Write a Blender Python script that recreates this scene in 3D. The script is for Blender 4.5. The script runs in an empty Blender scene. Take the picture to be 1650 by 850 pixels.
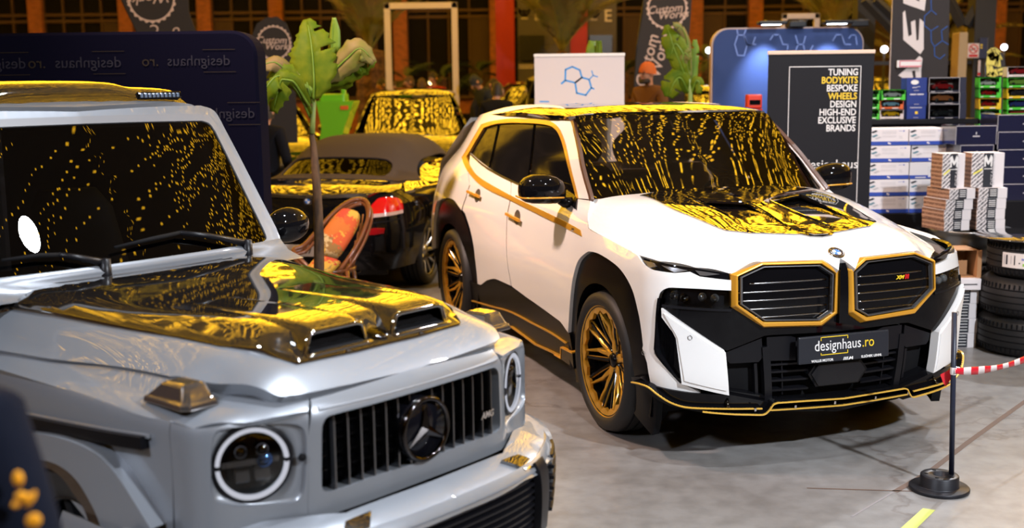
import bpy, bmesh, math, random
import numpy as np
from mathutils import Vector, Matrix
from mathutils.geometry import delaunay_2d_cdt
random.seed(7)
rng = np.random.default_rng(7)
C = bpy.context.scene.collection

# ------------------------------------------------------------------ camera
FPX, PITCH, ROLL, CAMH = 1866.95, .1553, -.0121, 1.9908
cam_d = bpy.data.cameras.new('camera')
cam_o = bpy.data.objects.new('camera', cam_d); C.objects.link(cam_o)
cam_d.sensor_fit = 'HORIZONTAL'; cam_d.sensor_width = 36.0
cam_d.lens = 36.0*FPX/1650
cam_d.clip_start = .05; cam_d.clip_end = 200
cp, sp, cr, sr = math.cos(PITCH), math.sin(PITCH), math.cos(ROLL), math.sin(ROLL)
FWD = np.array([0, cp, -sp]); UP0 = np.array([0, sp, cp]); RT0 = np.array([1., 0, 0])
RT = cr*RT0+sr*UP0; UP = -sr*RT0+cr*UP0
cam_o.matrix_world = Matrix(((RT[0], UP[0], -FWD[0], 0), (RT[1], UP[1], -FWD[1], 0), (RT[2], UP[2], -FWD[2], CAMH), (0, 0, 0, 1)))
cam_d.dof.use_dof = True; cam_d.dof.focus_distance = 5.95; cam_d.dof.aperture_fstop = 1.9
bpy.context.scene.camera = cam_o

# ------------------------------------------------------------------ view, world
sc = bpy.context.scene
sc.view_settings.view_transform = 'Standard'; sc.view_settings.look = 'None'
sc.view_settings.exposure = 0.0; sc.view_settings.gamma = 1.0; sc.view_settings.use_curve_mapping = False
sc.cycles.use_denoising = True
sc.cycles.max_bounces = 6; sc.cycles.diffuse_bounces = 2; sc.cycles.glossy_bounces = 3; sc.cycles.transmission_bounces = 4
sc.cycles.transparent_max_bounces = 8
sc.cycles.sample_clamp_indirect = 4.0
sc.cycles.caustics_reflective = False; sc.cycles.caustics_refractive = False
W = bpy.data.worlds.new('hall_night'); sc.world = W; W.use_nodes = True
W.node_tree.nodes['Background'].inputs[0].default_value = (.05, .06, .10, 1)
W.node_tree.nodes['Background'].inputs[1].default_value = .35

# ------------------------------------------------------------------ hall lamps and added fills
def lamp(name, loc, target, size, power, color, kind='AREA', spread=math.pi):
    d = bpy.data.lights.new(name, kind); d.energy = power; d.color = color
    if kind == 'AREA':
        d.shape = 'DISK'; d.size = size; d.spread = spread
    else:
        d.shadow_soft_size = size
    o = bpy.data.objects.new(name, d); C.objects.link(o); o.location = loc
    o.rotation_euler = (Vector(target)-Vector(loc)).to_track_quat('-Z', 'Y').to_euler()
    return o
COOL = (.86, .92, 1.0); WARM = (1.0, .62, .30)
lamp('flood_or_fill_light', (4.4, .4, 5.0), (1.9, 6.0, .7), .30, 760, COOL)
lamp('flood_or_fill_light', (6.4, 11.8, 6.0), (2.2, 6.0, .0), .28, 430, COOL)
lamp('flood_or_fill_light', (.86, 4.4, 6.1), (-.55, 3.9, 1.0), .30, 62, COOL, spread=1.3)
lamp('flood_or_fill_light', (-3.6, .3, 4.6), (-1.0, 3.3, .8), .6, 30, (.80, .87, 1.0), spread=1.0)  # added cool fill for the grey car's side, not a hall fixture
lamp('flood_or_fill_light', (-3.2, 6.6, 5.8), (.6, 8.8, .9), .5, 115, (1.0, .72, .62), spread=1.25)  # added pinkish fill to lift the white car's side, not a hall fixture
lamp('flood_or_fill_light', (3.4, 7.0, 6.0), (3.6, 10.4, 1.0), .4, 130, (.95, .93, 1.0))
lamp('flood_or_fill_light', (-6.0, 22.0, 7.0), (-5.0, 36.0, 2.5), 1.2, 300, (1.0, .48, .20))
lamp('flood_or_fill_light', (7.0, 22.0, 7.0), (6.0, 36.0, 2.5), 1.2, 300, (1.0, .48, .20))
# ------------------------------------------------------------------ pixels -> places
def ray(px, py):
    d = FWD+RT*((px-825)/FPX)-UP*((py-425)/FPX)
    return np.array([0, 0, CAMH]), d/np.linalg.norm(d)
def at(px, py, Y):
    o, d = ray(px, py); return o+d*(Y/d[1])
def ground(px, py, z=0.):
    o, d = ray(px, py); return o+d*((z-o[2])/d[2])
def hgt(Y, py, px=825):
    return float(at(px, py, Y)[2])
class Frame:
    """a thing's own frame: x forward, y left, z up"""
    def __init__(s, x, y, th, z=0.):
        s.o = np.array([x, y, z]); s.th = th
        s.M = np.array([[math.sin(th), -math.cos(th), 0], [math.cos(th), math.sin(th), 0], [0, 0, 1.]])
    def ray(s, px, py):
        o, d = ray(px, py); return s.M@(o-s.o), s.M@d
    def on(s, px, py, ax, val):
        o, d = s.ray(px, py); return o+d*((val-o[ax])/d[ax])
    def world(s, p): return s.M.T@np.asarray(p)+s.o
    def place(s, ob):
        ob.location = s.o; ob.rotation_euler = (0, 0, s.th-math.pi/2)

def pchip(xk, yk, x):
    xk = np.asarray(xk, float); yk = np.asarray(yk, float); x = np.clip(x, xk[0], xk[-1])
    h = np.diff(xk); dl = np.diff(yk)/h
    m = np.zeros(len(xk)); m[0] = dl[0]; m[-1] = dl[-1]
    for i in range(1, len(xk)-1):
        if dl[i-1]*dl[i] > 0:
            w1, w2 = 2*h[i]+h[i-1], h[i]+2*h[i-1]
            m[i] = (w1+w2)/(w1/dl[i-1]+w2/dl[i])
    i = np.clip(np.searchsorted(xk, x)-1, 0, len(xk)-2)
    t = (x-xk[i])/h[i]
    return ((2*t**3-3*t**2+1)*yk[i]+(t**3-2*t**2+t)*h[i]*m[i]+(-2*t**3+3*t**2)*yk[i+1]+(t**3-t**2)*h[i]*m[i+1])
class Table:
    """a smooth function of two variables from a coarse table (rows: a, columns: b)"""
    def __init__(s, a, b, T, n=161, sm=3):
        T = np.asarray(T, float); a = np.asarray(a, float); b = np.asarray(b, float)
        s.A = np.linspace(a[0], a[-1], n); s.B = np.linspace(b[0], b[-1], n)
        m = np.stack([pchip(b, r, s.B) for r in T]); m = np.stack([pchip(a, m[:, j], s.A) for j in range(n)], 1)
        for _ in range(sm):
            q = np.pad(m, 1, mode='reflect', reflect_type='odd')
            m = (q[:-2, 1:-1]+2*m+q[2:, 1:-1])/4
            q = np.pad(m, 1, mode='reflect', reflect_type='odd')
            m = (q[1:-1, :-2]+2*m+q[1:-1, 2:])/4
        s.m = m
    def __call__(s, a, b):
        a = np.clip((np.asarray(a, float)-s.A[0])/(s.A[1]-s.A[0]), 0, len(s.A)-1.001)
        b = np.clip((np.asarray(b, float)-s.B[0])/(s.B[1]-s.B[0]), 0, len(s.B)-1.001)
        i = a.astype(int); j = b.astype(int); u = a-i; v = b-j; m = s.m
        return m[i, j]*(1-u)*(1-v)+m[i+1, j]*u*(1-v)+m[i, j+1]*(1-u)*v+m[i+1, j+1]*u*v
class Surf:
    def normal(s, a, b, e=.012):
        a = np.asarray(a, float); b = np.asarray(b, float)
        da = s.P0(a+e, b)-s.P0(a-e, b); db = s.P0(a, b+e)-s.P0(a, b-e)
        n = np.cross(da, db)*s.sign; return n/np.maximum(np.linalg.norm(n, axis=-1, keepdims=True), 1e-9)
    def P(s, a, b, off=0.):
        p = s.P0(a, b)
        return p+off*s.normal(a, b) if np.any(off) else p
    def hit(s, fr, px, py, off=0.):
        o, d = fr.ray(px, py); t = np.linspace(s.t0, s.t1, 800)
        g = s.g(o+d*t[:, None])-off
        k = np.nonzero((g[:-1] > 0) & (g[1:] <= 0))[0]
        if len(k):
            k = k[0]; lo, hi = t[k], t[k+1]
            for _ in range(26):
                m = (lo+hi)/2
                if s.g((o+d*m)[None])[0]-off > 0: lo = m
                else: hi = m
            p = o+d*lo
        else:
            p = o+d*t[np.argmin(np.where(s.ok(o+d*t[:, None]), np.abs(g), 9))]
        return s.param(p)
    def ok(s, p): return np.ones(len(p), bool)
class Wrap(Surf):
    """the skin all round a car body: a plan outline s (metres from the nose, + on the car's right) leaning in by d(s, z)"""
    sign = -1.
    def __init__(s, plan, ss, zz, D, t0=2., t1=14.):
        plan = np.asarray(plan, float); s.t0, s.t1 = t0, t1
        k = np.concatenate([[0], np.cumsum(np.linalg.norm(np.diff(plan, axis=0), axis=1))])
        u = np.linspace(0, k[-1], 420); x = pchip(k, plan[:, 0], u); y = pchip(k, plan[:, 1], u)
        for _ in range(8):
            x[1:-1] = (x[:-2]+2*x[1:-1]+x[2:])/4; y[1:-1] = (y[:-2]+2*y[1:-1]+y[2:])/4
        s.s = np.concatenate([[0], np.cumsum(np.hypot(np.diff(x), np.diff(y)))]); s.x = x; s.y = y
        tx = np.gradient(x, s.s); ty = np.gradient(y, s.s); l = np.hypot(tx, ty); s.nx = ty/l; s.ny = -tx/l
        for _ in range(12):
            for q in (s.nx, s.ny): q[1:-1] = (q[:-2]+2*q[1:-1]+q[2:])/4
        s.nx[0] = 1; s.ny[0] = 0
        s.D = Table(ss, zz, D)
    def P0(s, a, z):
        a = np.asarray(a, float); z = np.asarray(z, float); q = np.abs(a); sg = np.where(a >= 0, -1., 1.)
        d = s.D(q, z); X = np.interp(q, s.s, s.x)-d*np.interp(q, s.s, s.nx); Y = np.interp(q, s.s, s.y)-d*np.interp(q, s.s, s.ny)
        return np.stack([X, sg*Y, z], -1)
    def near(s, p):
        i = np.argmin((p[:, :1]-s.x[None])**2+(np.abs(p[:, 1:2])-s.y[None])**2, axis=1)
        sd = (p[:, 0]-s.x[i])*s.nx[i]+(np.abs(p[:, 1])-s.y[i])*s.ny[i]
        tx = -s.ny[i]; ty = s.nx[i]
        return s.s[i]+((p[:, 0]-s.x[i])*tx+(np.abs(p[:, 1])-s.y[i])*ty), sd
    def g(s, p):
        q, sd = s.near(p); return sd+s.D(np.abs(q), p[:, 2])
    def ok(s, p): return p[:, 1] < .05
    def param(s, p):
        q, _ = s.near(p[None]); return float(q[0])*(1 if p[1] <= 0 else -1), float(p[2])
class HZ(Surf):
    """a height field z(x, |y|)"""
    sign = 1.
    def __init__(s, xs, ys, Z, t0=2., t1=14.):
        s.T = Table(xs, ys, Z); s.t0, s.t1 = t0, t1; s.b = (xs[0]-.1, xs[-1]+.1, ys[-1]+.1)
    def P0(s, x, y):
        x = np.asarray(x, float); y = np.asarray(y, float); return np.stack([x, y, s.T(x, np.abs(y))], -1)
    def ok(s, p): return (p[:, 0] > s.b[0]) & (p[:, 0] < s.b[1]) & (np.abs(p[:, 1]) < s.b[2])
    def g(s, p): return np.where(s.ok(p), p[:, 2]-s.T(p[:, 0], np.abs(p[:, 1])), 1.)
    def param(s, p): return float(p[0]), float(p[1])
class HX(Surf):
    """a field x(|y|, z), facing forward"""
    sign = 1.
    def __init__(s, ys, zs, X, t0=2., t1=14.):
        s.T = Table(ys, zs, X); s.t0, s.t1 = t0, t1; s.b = (ys[-1]+.15, zs[0]-.1, zs[-1]+.1)
    def P0(s, y, z):
        y = np.asarray(y, float); z = np.asarray(z, float); return np.stack([s.T(np.abs(y), z), y, z], -1)
    def ok(s, p): return (np.abs(p[:, 1]) < s.b[0]) & (p[:, 2] > s.b[1]) & (p[:, 2] < s.b[2])
    def g(s, p): return np.where(s.ok(p), p[:, 0]-s.T(np.abs(p[:, 1]), p[:, 2]), 1.)
    def param(s, p): return float(p[1]), float(p[2])

def curve2(pts, closed=True, step=.02):
    """points (a, b) are corners, (a, b, 1) lie on a smooth run; returned as a dense polyline"""
    n = len(pts); out = []
    P_ = [np.array(p[:2], float) for p in pts]; S_ = [len(p) > 2 for p in pts]
    for i in range(n if closed else n-1):
        p1, p2 = P_[i], P_[(i+1) % n]
        s1, s2 = S_[i] and (closed or i > 0), S_[(i+1) % n] and (closed or i+1 < n-1)
        k = max(1, int(np.linalg.norm(p2-p1)/step))
        m1 = (p2-P_[i-1])/2 if s1 else (p2-p1); m2 = (P_[(i+2) % n]-p1)/2 if s2 else (p2-p1)
        L = np.linalg.norm(p2-p1)
        for m in (m1, m2):
            lm = np.linalg.norm(m)
            if lm > 1.6*L: m *= 1.6*L/lm
        if s1 or s2: k = max(k, 4)
        for j in range(k):
            t = j/k
            out.append((2*t**3-3*t**2+1)*p1+(t**3-2*t**2+t)*m1+(-2*t**3+3*t**2)*p2+(t**3-t**2)*m2)
    if not closed: out.append(P_[-1])
    return np.array(out)
def px(fr, surf, pts, off=0.):
    return [surf.hit(fr, *p[:2], off)+tuple(p[2:]) for p in pts]
def inside(poly, q):
    x, y = q[:, 0][:, None], q[:, 1][:, None]; a = poly; b = np.roll(poly, -1, 0)
    with np.errstate(divide='ignore', invalid='ignore'):
        c = ((a[:, 1] > y) != (b[:, 1] > y)) & (x < (b[:, 0]-a[:, 0])*(y-a[:, 1])/(b[:, 1]-a[:, 1])+a[:, 0])
    return c.sum(1) % 2 == 1

# ------------------------------------------------------------------ things, parts
def tag(o, label=None, cat=None, group=None, kind=None):
    for k, v in (('label', label), ('category', cat), ('group', group), ('kind', kind)):
        if v: o[k] = v
    return o
def empty(name, label, cat, loc=(0, 0, 0), rz=0., group=None):
    o = bpy.data.objects.new(name, None); C.objects.link(o); o.location = loc; o.rotation_euler = (0, 0, rz); o.empty_display_size = .1
    return tag(o, label, cat, group)
def link(name, me, mat, parent=None):
    o = bpy.data.objects.new(name, me); C.objects.link(o)
    if isinstance(mat, (list, tuple)):
        for m in mat: me.materials.append(m)
    elif mat: me.materials.append(mat)
    if parent: o.parent = parent
    return o
def copy_tree(o, parent=None):
    c = o.copy(); C.objects.link(c); c.parent = parent
    for ch in list(o.children): copy_tree(ch, c)
    return c
class MB:
    """collects shapes into ONE mesh"""
    def __init__(s): s.v = []; s.f = []; s.sm = []; s.mi = []
    def add(s, v, f, smooth=False, mi=0):
        k = len(s.v); s.v += [tuple(map(float, q)) for q in v]; s.f += [tuple(i+k for i in q) for q in f]
        s.sm += [smooth]*len(f); s.mi += [mi]*len(f); return s
    def box(s, lo, hi, M=None, mi=0, bev=0.):
        (a, b, c), (d, e, f) = lo, hi
        if bev > 0:
            bm = bmesh.new(); bmesh.ops.create_cube(bm, size=1)
            for v in bm.verts: v.co = Vector(((a+d)/2+v.co.x*(d-a), (b+e)/2+v.co.y*(e-b), (c+f)/2+v.co.z*(f-c)))
            bmesh.ops.bevel(bm, geom=bm.edges[:], offset=bev, segments=2, affect='EDGES', profile=.6)
            v = [tuple(q.co) for q in bm.verts]; bm.verts.index_update(); fs = [[q.index for q in w.verts] for w in bm.faces]; bm.free()
        else:
            v = [(a, b, c), (d, b, c), (d, e, c), (a, e, c), (a, b, f), (d, b, f), (d, e, f), (a, e, f)]
            fs = [(0, 3, 2, 1), (4, 5, 6, 7), (0, 1, 5, 4), (1, 2, 6, 5), (2, 3, 7, 6), (3, 0, 4, 7)]
        if M is not None: v = [tuple(M@Vector(q)) for q in v]
        return s.add(v, fs, False, mi)
    def tube(s, path, r, n=8, closed=False, cap=True, mi=0, smooth=True):
        p = np.asarray(path, float); m = len(p); rr = np.broadcast_to(np.asarray(r, float), (m,))
        t = np.gradient(p, axis=0) if not closed else np.roll(p, -1, 0)-np.roll(p, 1, 0)
        t /= np.maximum(np.linalg.norm(t, axis=1, keepdims=True), 1e-9)
        u = np.cross(t[0], (0, 0, 1) if abs(t[0][2]) < .9 else (1, 0, 0)); u /= np.linalg.norm(u)
        V = []
        for i in range(m):
            u = u-t[i]*(u@t[i]); u /= max(np.linalg.norm(u), 1e-9); w = np.cross(t[i], u)
            for k in range(n):
                a = 2*math.pi*k/n; V.append(p[i]+rr[i]*(math.cos(a)*u+math.sin(a)*w))
        F = []
        for i in range(m if closed else m-1):
            j = (i+1) % m
            for k in range(n): F.append((i*n+k, i*n+(k+1) % n, j*n+(k+1) % n, j*n+k))
        if cap and not closed: F += [tuple(range(n))[::-1], tuple((m-1)*n+k for k in range(n))]
        return s.add(V, F, smooth, mi)
    def lathe(s, prof, n=48, M=None, mi=0, smooth=True, closed=False, arc=None):
        """profile (r, h) turned about z"""
        V = []; F = []; m = len(prof); a1 = 2*math.pi if arc is None else arc
        for k in range(n if arc is None else n+1):
            a = a1*k/n
            for r, h in prof: V.append((r*math.cos(a), r*math.sin(a), h))
        for k in range(n):
            q = (k+1) % n if arc is None else k+1
            for i in range(m if closed else m-1):
                j = (i+1) % m; F.append((k*m+i, q*m+i, q*m+j, k*m+j))
        if M is not None: V = [tuple(M@Vector(v)) for v in V]
        return s.add(V, F, smooth, mi)
    def ball(s, c, r, n=10, m=7, sc_=(1, 1, 1), M=None, mi=0):
        V = [];F = []
        for i in range(m+1):
            for k in range(n):
                a = math.pi*i/m; b = 2*math.pi*k/n
                V.append((c[0]+r*sc_[0]*math.sin(a)*math.cos(b), c[1]+r*sc_[1]*math.sin(a)*math.sin(b), c[2]+r*sc_[2]*math.cos(a)))
        for i in range(m):
            for k in range(n): F.append((i*n+k, (i+1)*n+k, (i+1)*n+(k+1) % n, i*n+(k+1) % n))
        if M is not None: V = [tuple(M@Vector(v)) for v in V]
        return s.add(V, F, True, mi)
    def prism(s, poly, z0, z1, M=None, mi=0):
        """polygon (x, y) pulled from z0 to z1"""
        n = len(poly); V = [(x, y, z0) for x, y in poly]+[(x, y, z1) for x, y in poly]
        F = [tuple(range(n))[::-1], tuple(range(n, 2*n))]+[(i, (i+1) % n, n+(i+1) % n, n+i) for i in range(n)]
        if M is not None: V = [tuple(M@Vector(v)) for v in V]
        return s.add(V, F, False, mi)
    def build(s, name, mat, parent=None, bevel=0., subsurf=0):
        me = bpy.data.meshes.new(name); me.from_pydata(s.v, [], s.f)
        me.polygons.foreach_set('use_smooth', s.sm)
        if any(s.mi): me.polygons.foreach_set('material_index', s.mi)
        bm = bmesh.new(); bm.from_mesh(me); bmesh.ops.recalc_face_normals(bm, faces=bm.faces[:]); bm.to_mesh(me); bm.free()
        o = link(name, me, mat, parent)
        if bevel:
            b = o.modifiers.new('bevel', 'BEVEL'); b.width = bevel; b.segments = 2; b.limit_method = 'ANGLE'; b.angle_limit = .6
        if subsurf:
            b = o.modifiers.new('sub', 'SUBSURF'); b.levels = b.render_levels = subsurf
        return o
def bake(o, M_): o.data.transform(M_); return o
def rect_M(p, ux, uy, uz):
    return Matrix(((ux[0], uy[0], uz[0], p[0]), (ux[1], uy[1], uz[1], p[1]), (ux[2], uy[2], uz[2], p[2]), (0, 0, 0, 1)))

def drape(name, surf, outer, mat, parent, holes=(), off=0., skirt=.02, res=.05, mirror=False):
    split_sides = mirror
    """a panel: an outline given in the surface's own coordinates, filled, laid on the surface, with its edge turned in"""
    loops = [curve2(outer, True, res*.5)]+[curve2(h, True, res*.5) for h in holes]
    lo, hi = loops[0].min(0), loops[0].max(0)
    gx, gy = np.meshgrid(np.arange(lo[0]+res*.5, hi[0], res), np.arange(lo[1]+res*.43, hi[1], res*.87)); gx[1::2] += res*.5
    q = np.stack([gx.ravel(), gy.ravel()], -1)
    if len(q):
        keep = inside(loops[0], q)
        for h in loops[1:]: keep &= ~inside(h, q)
        b = np.concatenate(loops)
        keep &= (np.abs(q[:, None, :]-b[None]).max(2).min(1) > res*.3) if len(q)*len(b) < 4e7 else True
        q = q[keep]
    pts = []; edges = []
    for l in loops:
        k = len(pts); n = len(l); pts += [tuple(v) for v in l]; edges += [(k+i, k+(i+1) % n) for i in range(n)]
    pts += [tuple(v) for v in q]
    r = delaunay_2d_cdt([Vector(p) for p in pts], edges, [], 0, 1e-7)
    V2 = np.array([tuple(v) for v in r[0]]); T = [tuple(f) for f in r[2]]
    cen = np.array([V2[list(f)].mean(0) for f in T]); ins = inside(loops[0], cen)
    for h in loops[1:]: ins &= ~inside(h, cen)
    T = [f for f, k in zip(T, ins) if k]
    def make(v2, nm):
        P_ = surf.P0(v2[:, 0], v2[:, 1]); N_ = surf.normal(v2[:, 0], v2[:, 1])
        P_ = P_+N_*(off(v2)[:, None] if callable(off) else off)
        if not len(T): return None
        f0 = T[len(T)//2]; nf = np.cross(P_[f0[1]]-P_[f0[0]], P_[f0[2]]-P_[f0[0]])
        flip = nf@N_[f0[0]] < 0
        return P_, N_, [tuple(reversed(f)) if flip else f for f in T]
    sets = [make(V2, name)]
    if mirror:
        v2 = V2.copy(); v2[:, surf.mir] *= -1; sets.append(make(v2, name))
    objs = []
    groups = [[s_] for s_ in sets] if split_sides else [sets]
    for gset in groups:
        V = []; F = []; LN = []
        for P_, N_, F_ in gset:
            k = len(V); V += P_.tolist(); F += [tuple(i+k for i in f) for f in F_]; LN += [N_[i] for f in F_ for i in f]
            if skirt:
                cnt = {}
                for f in F_:
                    for i in range(3):
                        a, b = f[i], f[(i+1) % 3]; cnt[(a, b)] = 1
                be = [(a, b) for (a, b) in cnt if (b, a) not in cnt]
                m = {}
                for a, b in be:
                    for i in (a, b):
                        if i not in m: m[i] = len(V); V.append((P_[i]-N_[i]*skirt).tolist())
                for a, b in be:
                    F.append((k+b, k+a, m[a], m[b]))
                    fn = np.cross(P_[a]-P_[b], N_[a]); fn = -fn/max(np.linalg.norm(fn), 1e-9)
                    LN += [fn]*4
        me = bpy.data.meshes.new(name); me.from_pydata(V, [], F); me.polygons.foreach_set('use_smooth', [True]*len(F))
        if not callable(off): me.normals_split_custom_set([tuple(map(float, n_)) for n_ in LN])
        objs.append(link(name, me, mat, parent))
    return objs if split_sides else objs[0]
Wrap.mir = 0; HZ.mir = 1; HX.mir = 0
def rail(surf, pts, prof, closed=False, off=0., step=.015, mb=None, mirror=False, mi=0, smooth=False):
    """a strip of constant section run along a line on a surface; section points (across, out)"""
    mb = mb or MB(); c = curve2(pts, closed, step)
    for m in ((1, -1) if mirror else (1,)):
        q = c.copy(); q[:, surf.mir] *= m
        P_ = surf.P0(q[:, 0], q[:, 1]); N_ = surf.normal(q[:, 0], q[:, 1])
        t = (np.roll(P_, -1, 0)-np.roll(P_, 1, 0)) if closed else np.gradient(P_, axis=0)
        # mitre corners
        e = np.linalg.norm(t, axis=1, keepdims=True); t = t/np.maximum(e, 1e-9)
        sd = np.cross(N_, t); sd /= np.maximum(np.linalg.norm(sd, axis=1, keepdims=True), 1e-9)
        k = len(prof); n = len(P_); V = []
        for i in range(n):
            for a, b in prof: V.append(P_[i]+sd[i]*a*m+N_[i]*(b+off))
        F = []
        for i in range(n if closed else n-1):
            j = (i+1) % n
            for r in range(k): F.append((i*k+r, i*k+(r+1) % k, j*k+(r+1) % k, j*k+r))
        if not closed: F += [tuple(range(k)), tuple((n-1)*k+r for r in range(k))[::-1]]
        mb.add(V, F, smooth, mi)
    return mb
def rails(name, surf, pts, prof, m, parent, **k):
    a = rail(surf, pts, prof, **k).build(name, m, parent)
    return a, rail(surf, [(-p[0], *p[1:]) if surf.mir == 0 else (p[0], -p[1], *p[2:]) for p in pts], [(-u, v) for u, v in prof][::-1], **k).build(name, m, parent)
def sym(pts):
    return list(pts)+[(-p[0], *p[1:]) for p in list(pts)[::-1]]
def symy(pts):
    return list(pts)+[(p[0], -p[1], *p[2:]) for p in list(pts)[::-1]]
def flip_y(v): return [(p[0], -p[1], p[2]) for p in v]
def loft(name, rings, mat, parent, closed=True, cap=True, smooth=True):
    n = len(rings[0]); V = [tuple(map(float, p)) for r in rings for p in r]; F = []
    for i in range(len(rings)-1):
        for k in range(n if closed else n-1):
            F.append((i*n+k, i*n+(k+1) % n, (i+1)*n+(k+1) % n, (i+1)*n+k))
    if cap: F += [tuple(range(n))[::-1], tuple((len(rings)-1)*n+k for k in range(n))]
    mb = MB(); mb.add(V, F, smooth); return mb.build(name, mat, parent)
def text_mesh(body, size, depth=.001, align='CENTER', bold=0., shear=0., sx=1.):
    cu = bpy.data.curves.new('lettering', 'FONT'); cu.body = body; cu.size = size; cu.align_x = align; cu.align_y = 'CENTER'
    cu.extrude = depth; cu.offset = bold; cu.shear = shear; cu.resolution_u = 3
    o = bpy.data.objects.new('lettering', cu); C.objects.link(o)
    me = bpy.data.meshes.new_from_object(o.evaluated_get(bpy.context.evaluated_depsgraph_get()))
    bpy.data.objects.remove(o); bpy.data.curves.remove(cu)
    if sx != 1.: me.transform(Matrix.Diagonal((sx, 1, 1, 1)))
    return me
def text(name, body, size, M, mat, parent, **k):
    me = text_mesh(body, size, **k); me.transform(M); me.materials.clear(); return link(name, me, mat, parent)

# ------------------------------------------------------------------ materials
MATS = {}
def mat(name, col, rough=.5, metal=0., spec=.5, coat=0., emit=None, es=0., noise=None, bump=None, coat_rough=.03, trans=0., ior=1.45, sheen=0., aniso=0.):
    if name in MATS: return MATS[name]
    m = bpy.data.materials.new(name); m.use_nodes = True; nt = m.node_tree; b = nt.nodes['Principled BSDF']
    b.inputs['Base Color'].default_value = (*col, 1); b.inputs['Roughness'].default_value = rough; b.inputs['Metallic'].default_value = metal
    b.inputs['Specular IOR Level'].default_value = spec; b.inputs['Coat Weight'].default_value = coat; b.inputs['Coat Roughness'].default_value = coat_rough
    b.inputs['Transmission Weight'].default_value = trans; b.inputs['IOR'].default_value = ior; b.inputs['Sheen Weight'].default_value = sheen
    if emit: b.inputs['Emission Color'].default_value = (*emit, 1); b.inputs['Emission Strength'].default_value = es
    tc = nt.nodes.new('ShaderNodeTexCoord')
    if noise:   # (scale, colour b, lo, hi [, stretch])
        n = nt.nodes.new('ShaderNodeTexNoise'); n.inputs['Scale'].default_value = noise[0]; n.inputs['Detail'].default_value = 5
        r = nt.nodes.new('ShaderNodeValToRGB'); r.color_ramp.elements[0].position = noise[2]; r.color_ramp.elements[1].position = noise[3]
        r.color_ramp.elements[0].color = (*col, 1); r.color_ramp.elements[1].color = (*noise[1], 1)
        if len(noise) > 4:
            mp = nt.nodes.new('ShaderNodeMapping'); mp.inputs['Scale'].default_value = noise[4]
            nt.links.new(tc.outputs['Object'], mp.inputs[0]); nt.links.new(mp.outputs[0], n.inputs['Vector'])
        else: nt.links.new(tc.outputs['Object'], n.inputs['Vector'])
        nt.links.new(n.outputs[0], r.inputs[0]); nt.links.new(r.outputs[0], b.inputs['Base Color'])
    if bump:    # (scale, strength, distance)
        n = nt.nodes.new('ShaderNodeTexNoise'); n.inputs['Scale'].default_value = bump[0]; n.inputs['Detail'].default_value = 3
        u = nt.nodes.new('ShaderNodeBump'); u.inputs['Strength'].default_value = bump[1]; u.inputs['Distance'].default_value = bump[2]
        nt.links.new(tc.outputs['Object'], n.inputs['Vector']); nt.links.new(n.outputs[0], u.inputs['Height']); nt.links.new(u.outputs[0], b.inputs['Normal'])
    MATS[name] = m; return m
def glass(name, tint, ior=1.5, rough=0.):
    """thin pane: tinted see-through plus mirror reflection"""
    if name in MATS: return MATS[name]
    m = bpy.data.materials.new(name); m.use_nodes = True; nt = m.node_tree; nt.nodes.clear()
    o = nt.nodes.new('ShaderNodeOutputMaterial'); mx = nt.nodes.new('ShaderNodeMixShader'); f = nt.nodes.new('ShaderNodeFresnel'); f.inputs[0].default_value = ior
    t = nt.nodes.new('ShaderNodeBsdfTransparent'); t.inputs[0].default_value = (*tint, 1); g = nt.nodes.new('ShaderNodeBsdfGlossy'); g.inputs['Roughness'].default_value = rough
    nt.links.new(f.outputs[0], mx.inputs[0]); nt.links.new(t.outputs[0], mx.inputs[1]); nt.links.new(g.outputs[0], mx.inputs[2]); nt.links.new(mx.outputs[0], o.inputs[0])
    MATS[name] = m; return m
def emis(name, col, s, sampling='AUTO'):
    if name in MATS: return MATS[name]
    m = bpy.data.materials.new(name); m.use_nodes = True; nt = m.node_tree; nt.nodes.clear()
    o = nt.nodes.new('ShaderNodeOutputMaterial'); e = nt.nodes.new('ShaderNodeEmission'); e.inputs[0].default_value = (*col, 1); e.inputs[1].default_value = s
    nt.links.new(e.outputs[0], o.inputs[0]); m.cycles.emission_sampling = sampling; MATS[name] = m; return m
M_white = mat('white_pearl_paint', (.80, .79, .78), .32, coat=1., spec=.5)
M_black = mat('black_gloss_paint', (.004, .004, .005), .05, spec=.28)
M_mirrorblack = mat('black_lacquer', (.005, .005, .006), .03, spec=1., coat=1., coat_rough=.01, ior=2.5)
M_archblack = mat('black_arch_plastic', (.004, .004, .005), .25, spec=.12)
M_satin = mat('black_satin_plastic', (.006, .006, .008), .36, spec=.3)
M_matte = mat('black_matt_lining', (.004, .004, .005), .8, spec=.2)
M_gold = mat('gold_satin_paint', (.72, .34, .03), .34, metal=.3, coat=.5, coat_rough=.1)
M_brass = mat('brass_rim_paint', (.62, .33, .035), .3, metal=.6, coat=.3)
M_rubber = mat('tyre_rubber', (.012, .012, .013), .55, bump=(60, .15, .002))
M_chrome = mat('chrome', (.75, .75, .77), .06, metal=1.)
M_dchrome = mat('dark_chrome', (.12, .115, .115), .08, metal=1.)
M_grey = mat('grey_satin_metal', (.22, .22, .23), .3, metal=.8)
M_steel = mat('bare_steel', (.42, .42, .42), .28, metal=1.)
M_screen = glass('windscreen_glass', (.72, .62, .54), 2.9)
M_sideglass = glass('dark_side_glass', (.06, .055, .05), 1.22)
M_privacy = mat('privacy_glass', (.004, .004, .0045), .06, ior=1.1)
M_lens = glass('clear_lens', (.82, .85, .88), 1.5)
M_whiteprint = mat('white_print', (.75, .74, .73), .5)
M_goldprint = mat('yellow_print', (.80, .55, .02), .5)
M_red = mat('red_lacquer', (.55, .01, .012), .2, coat=.5)
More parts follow.
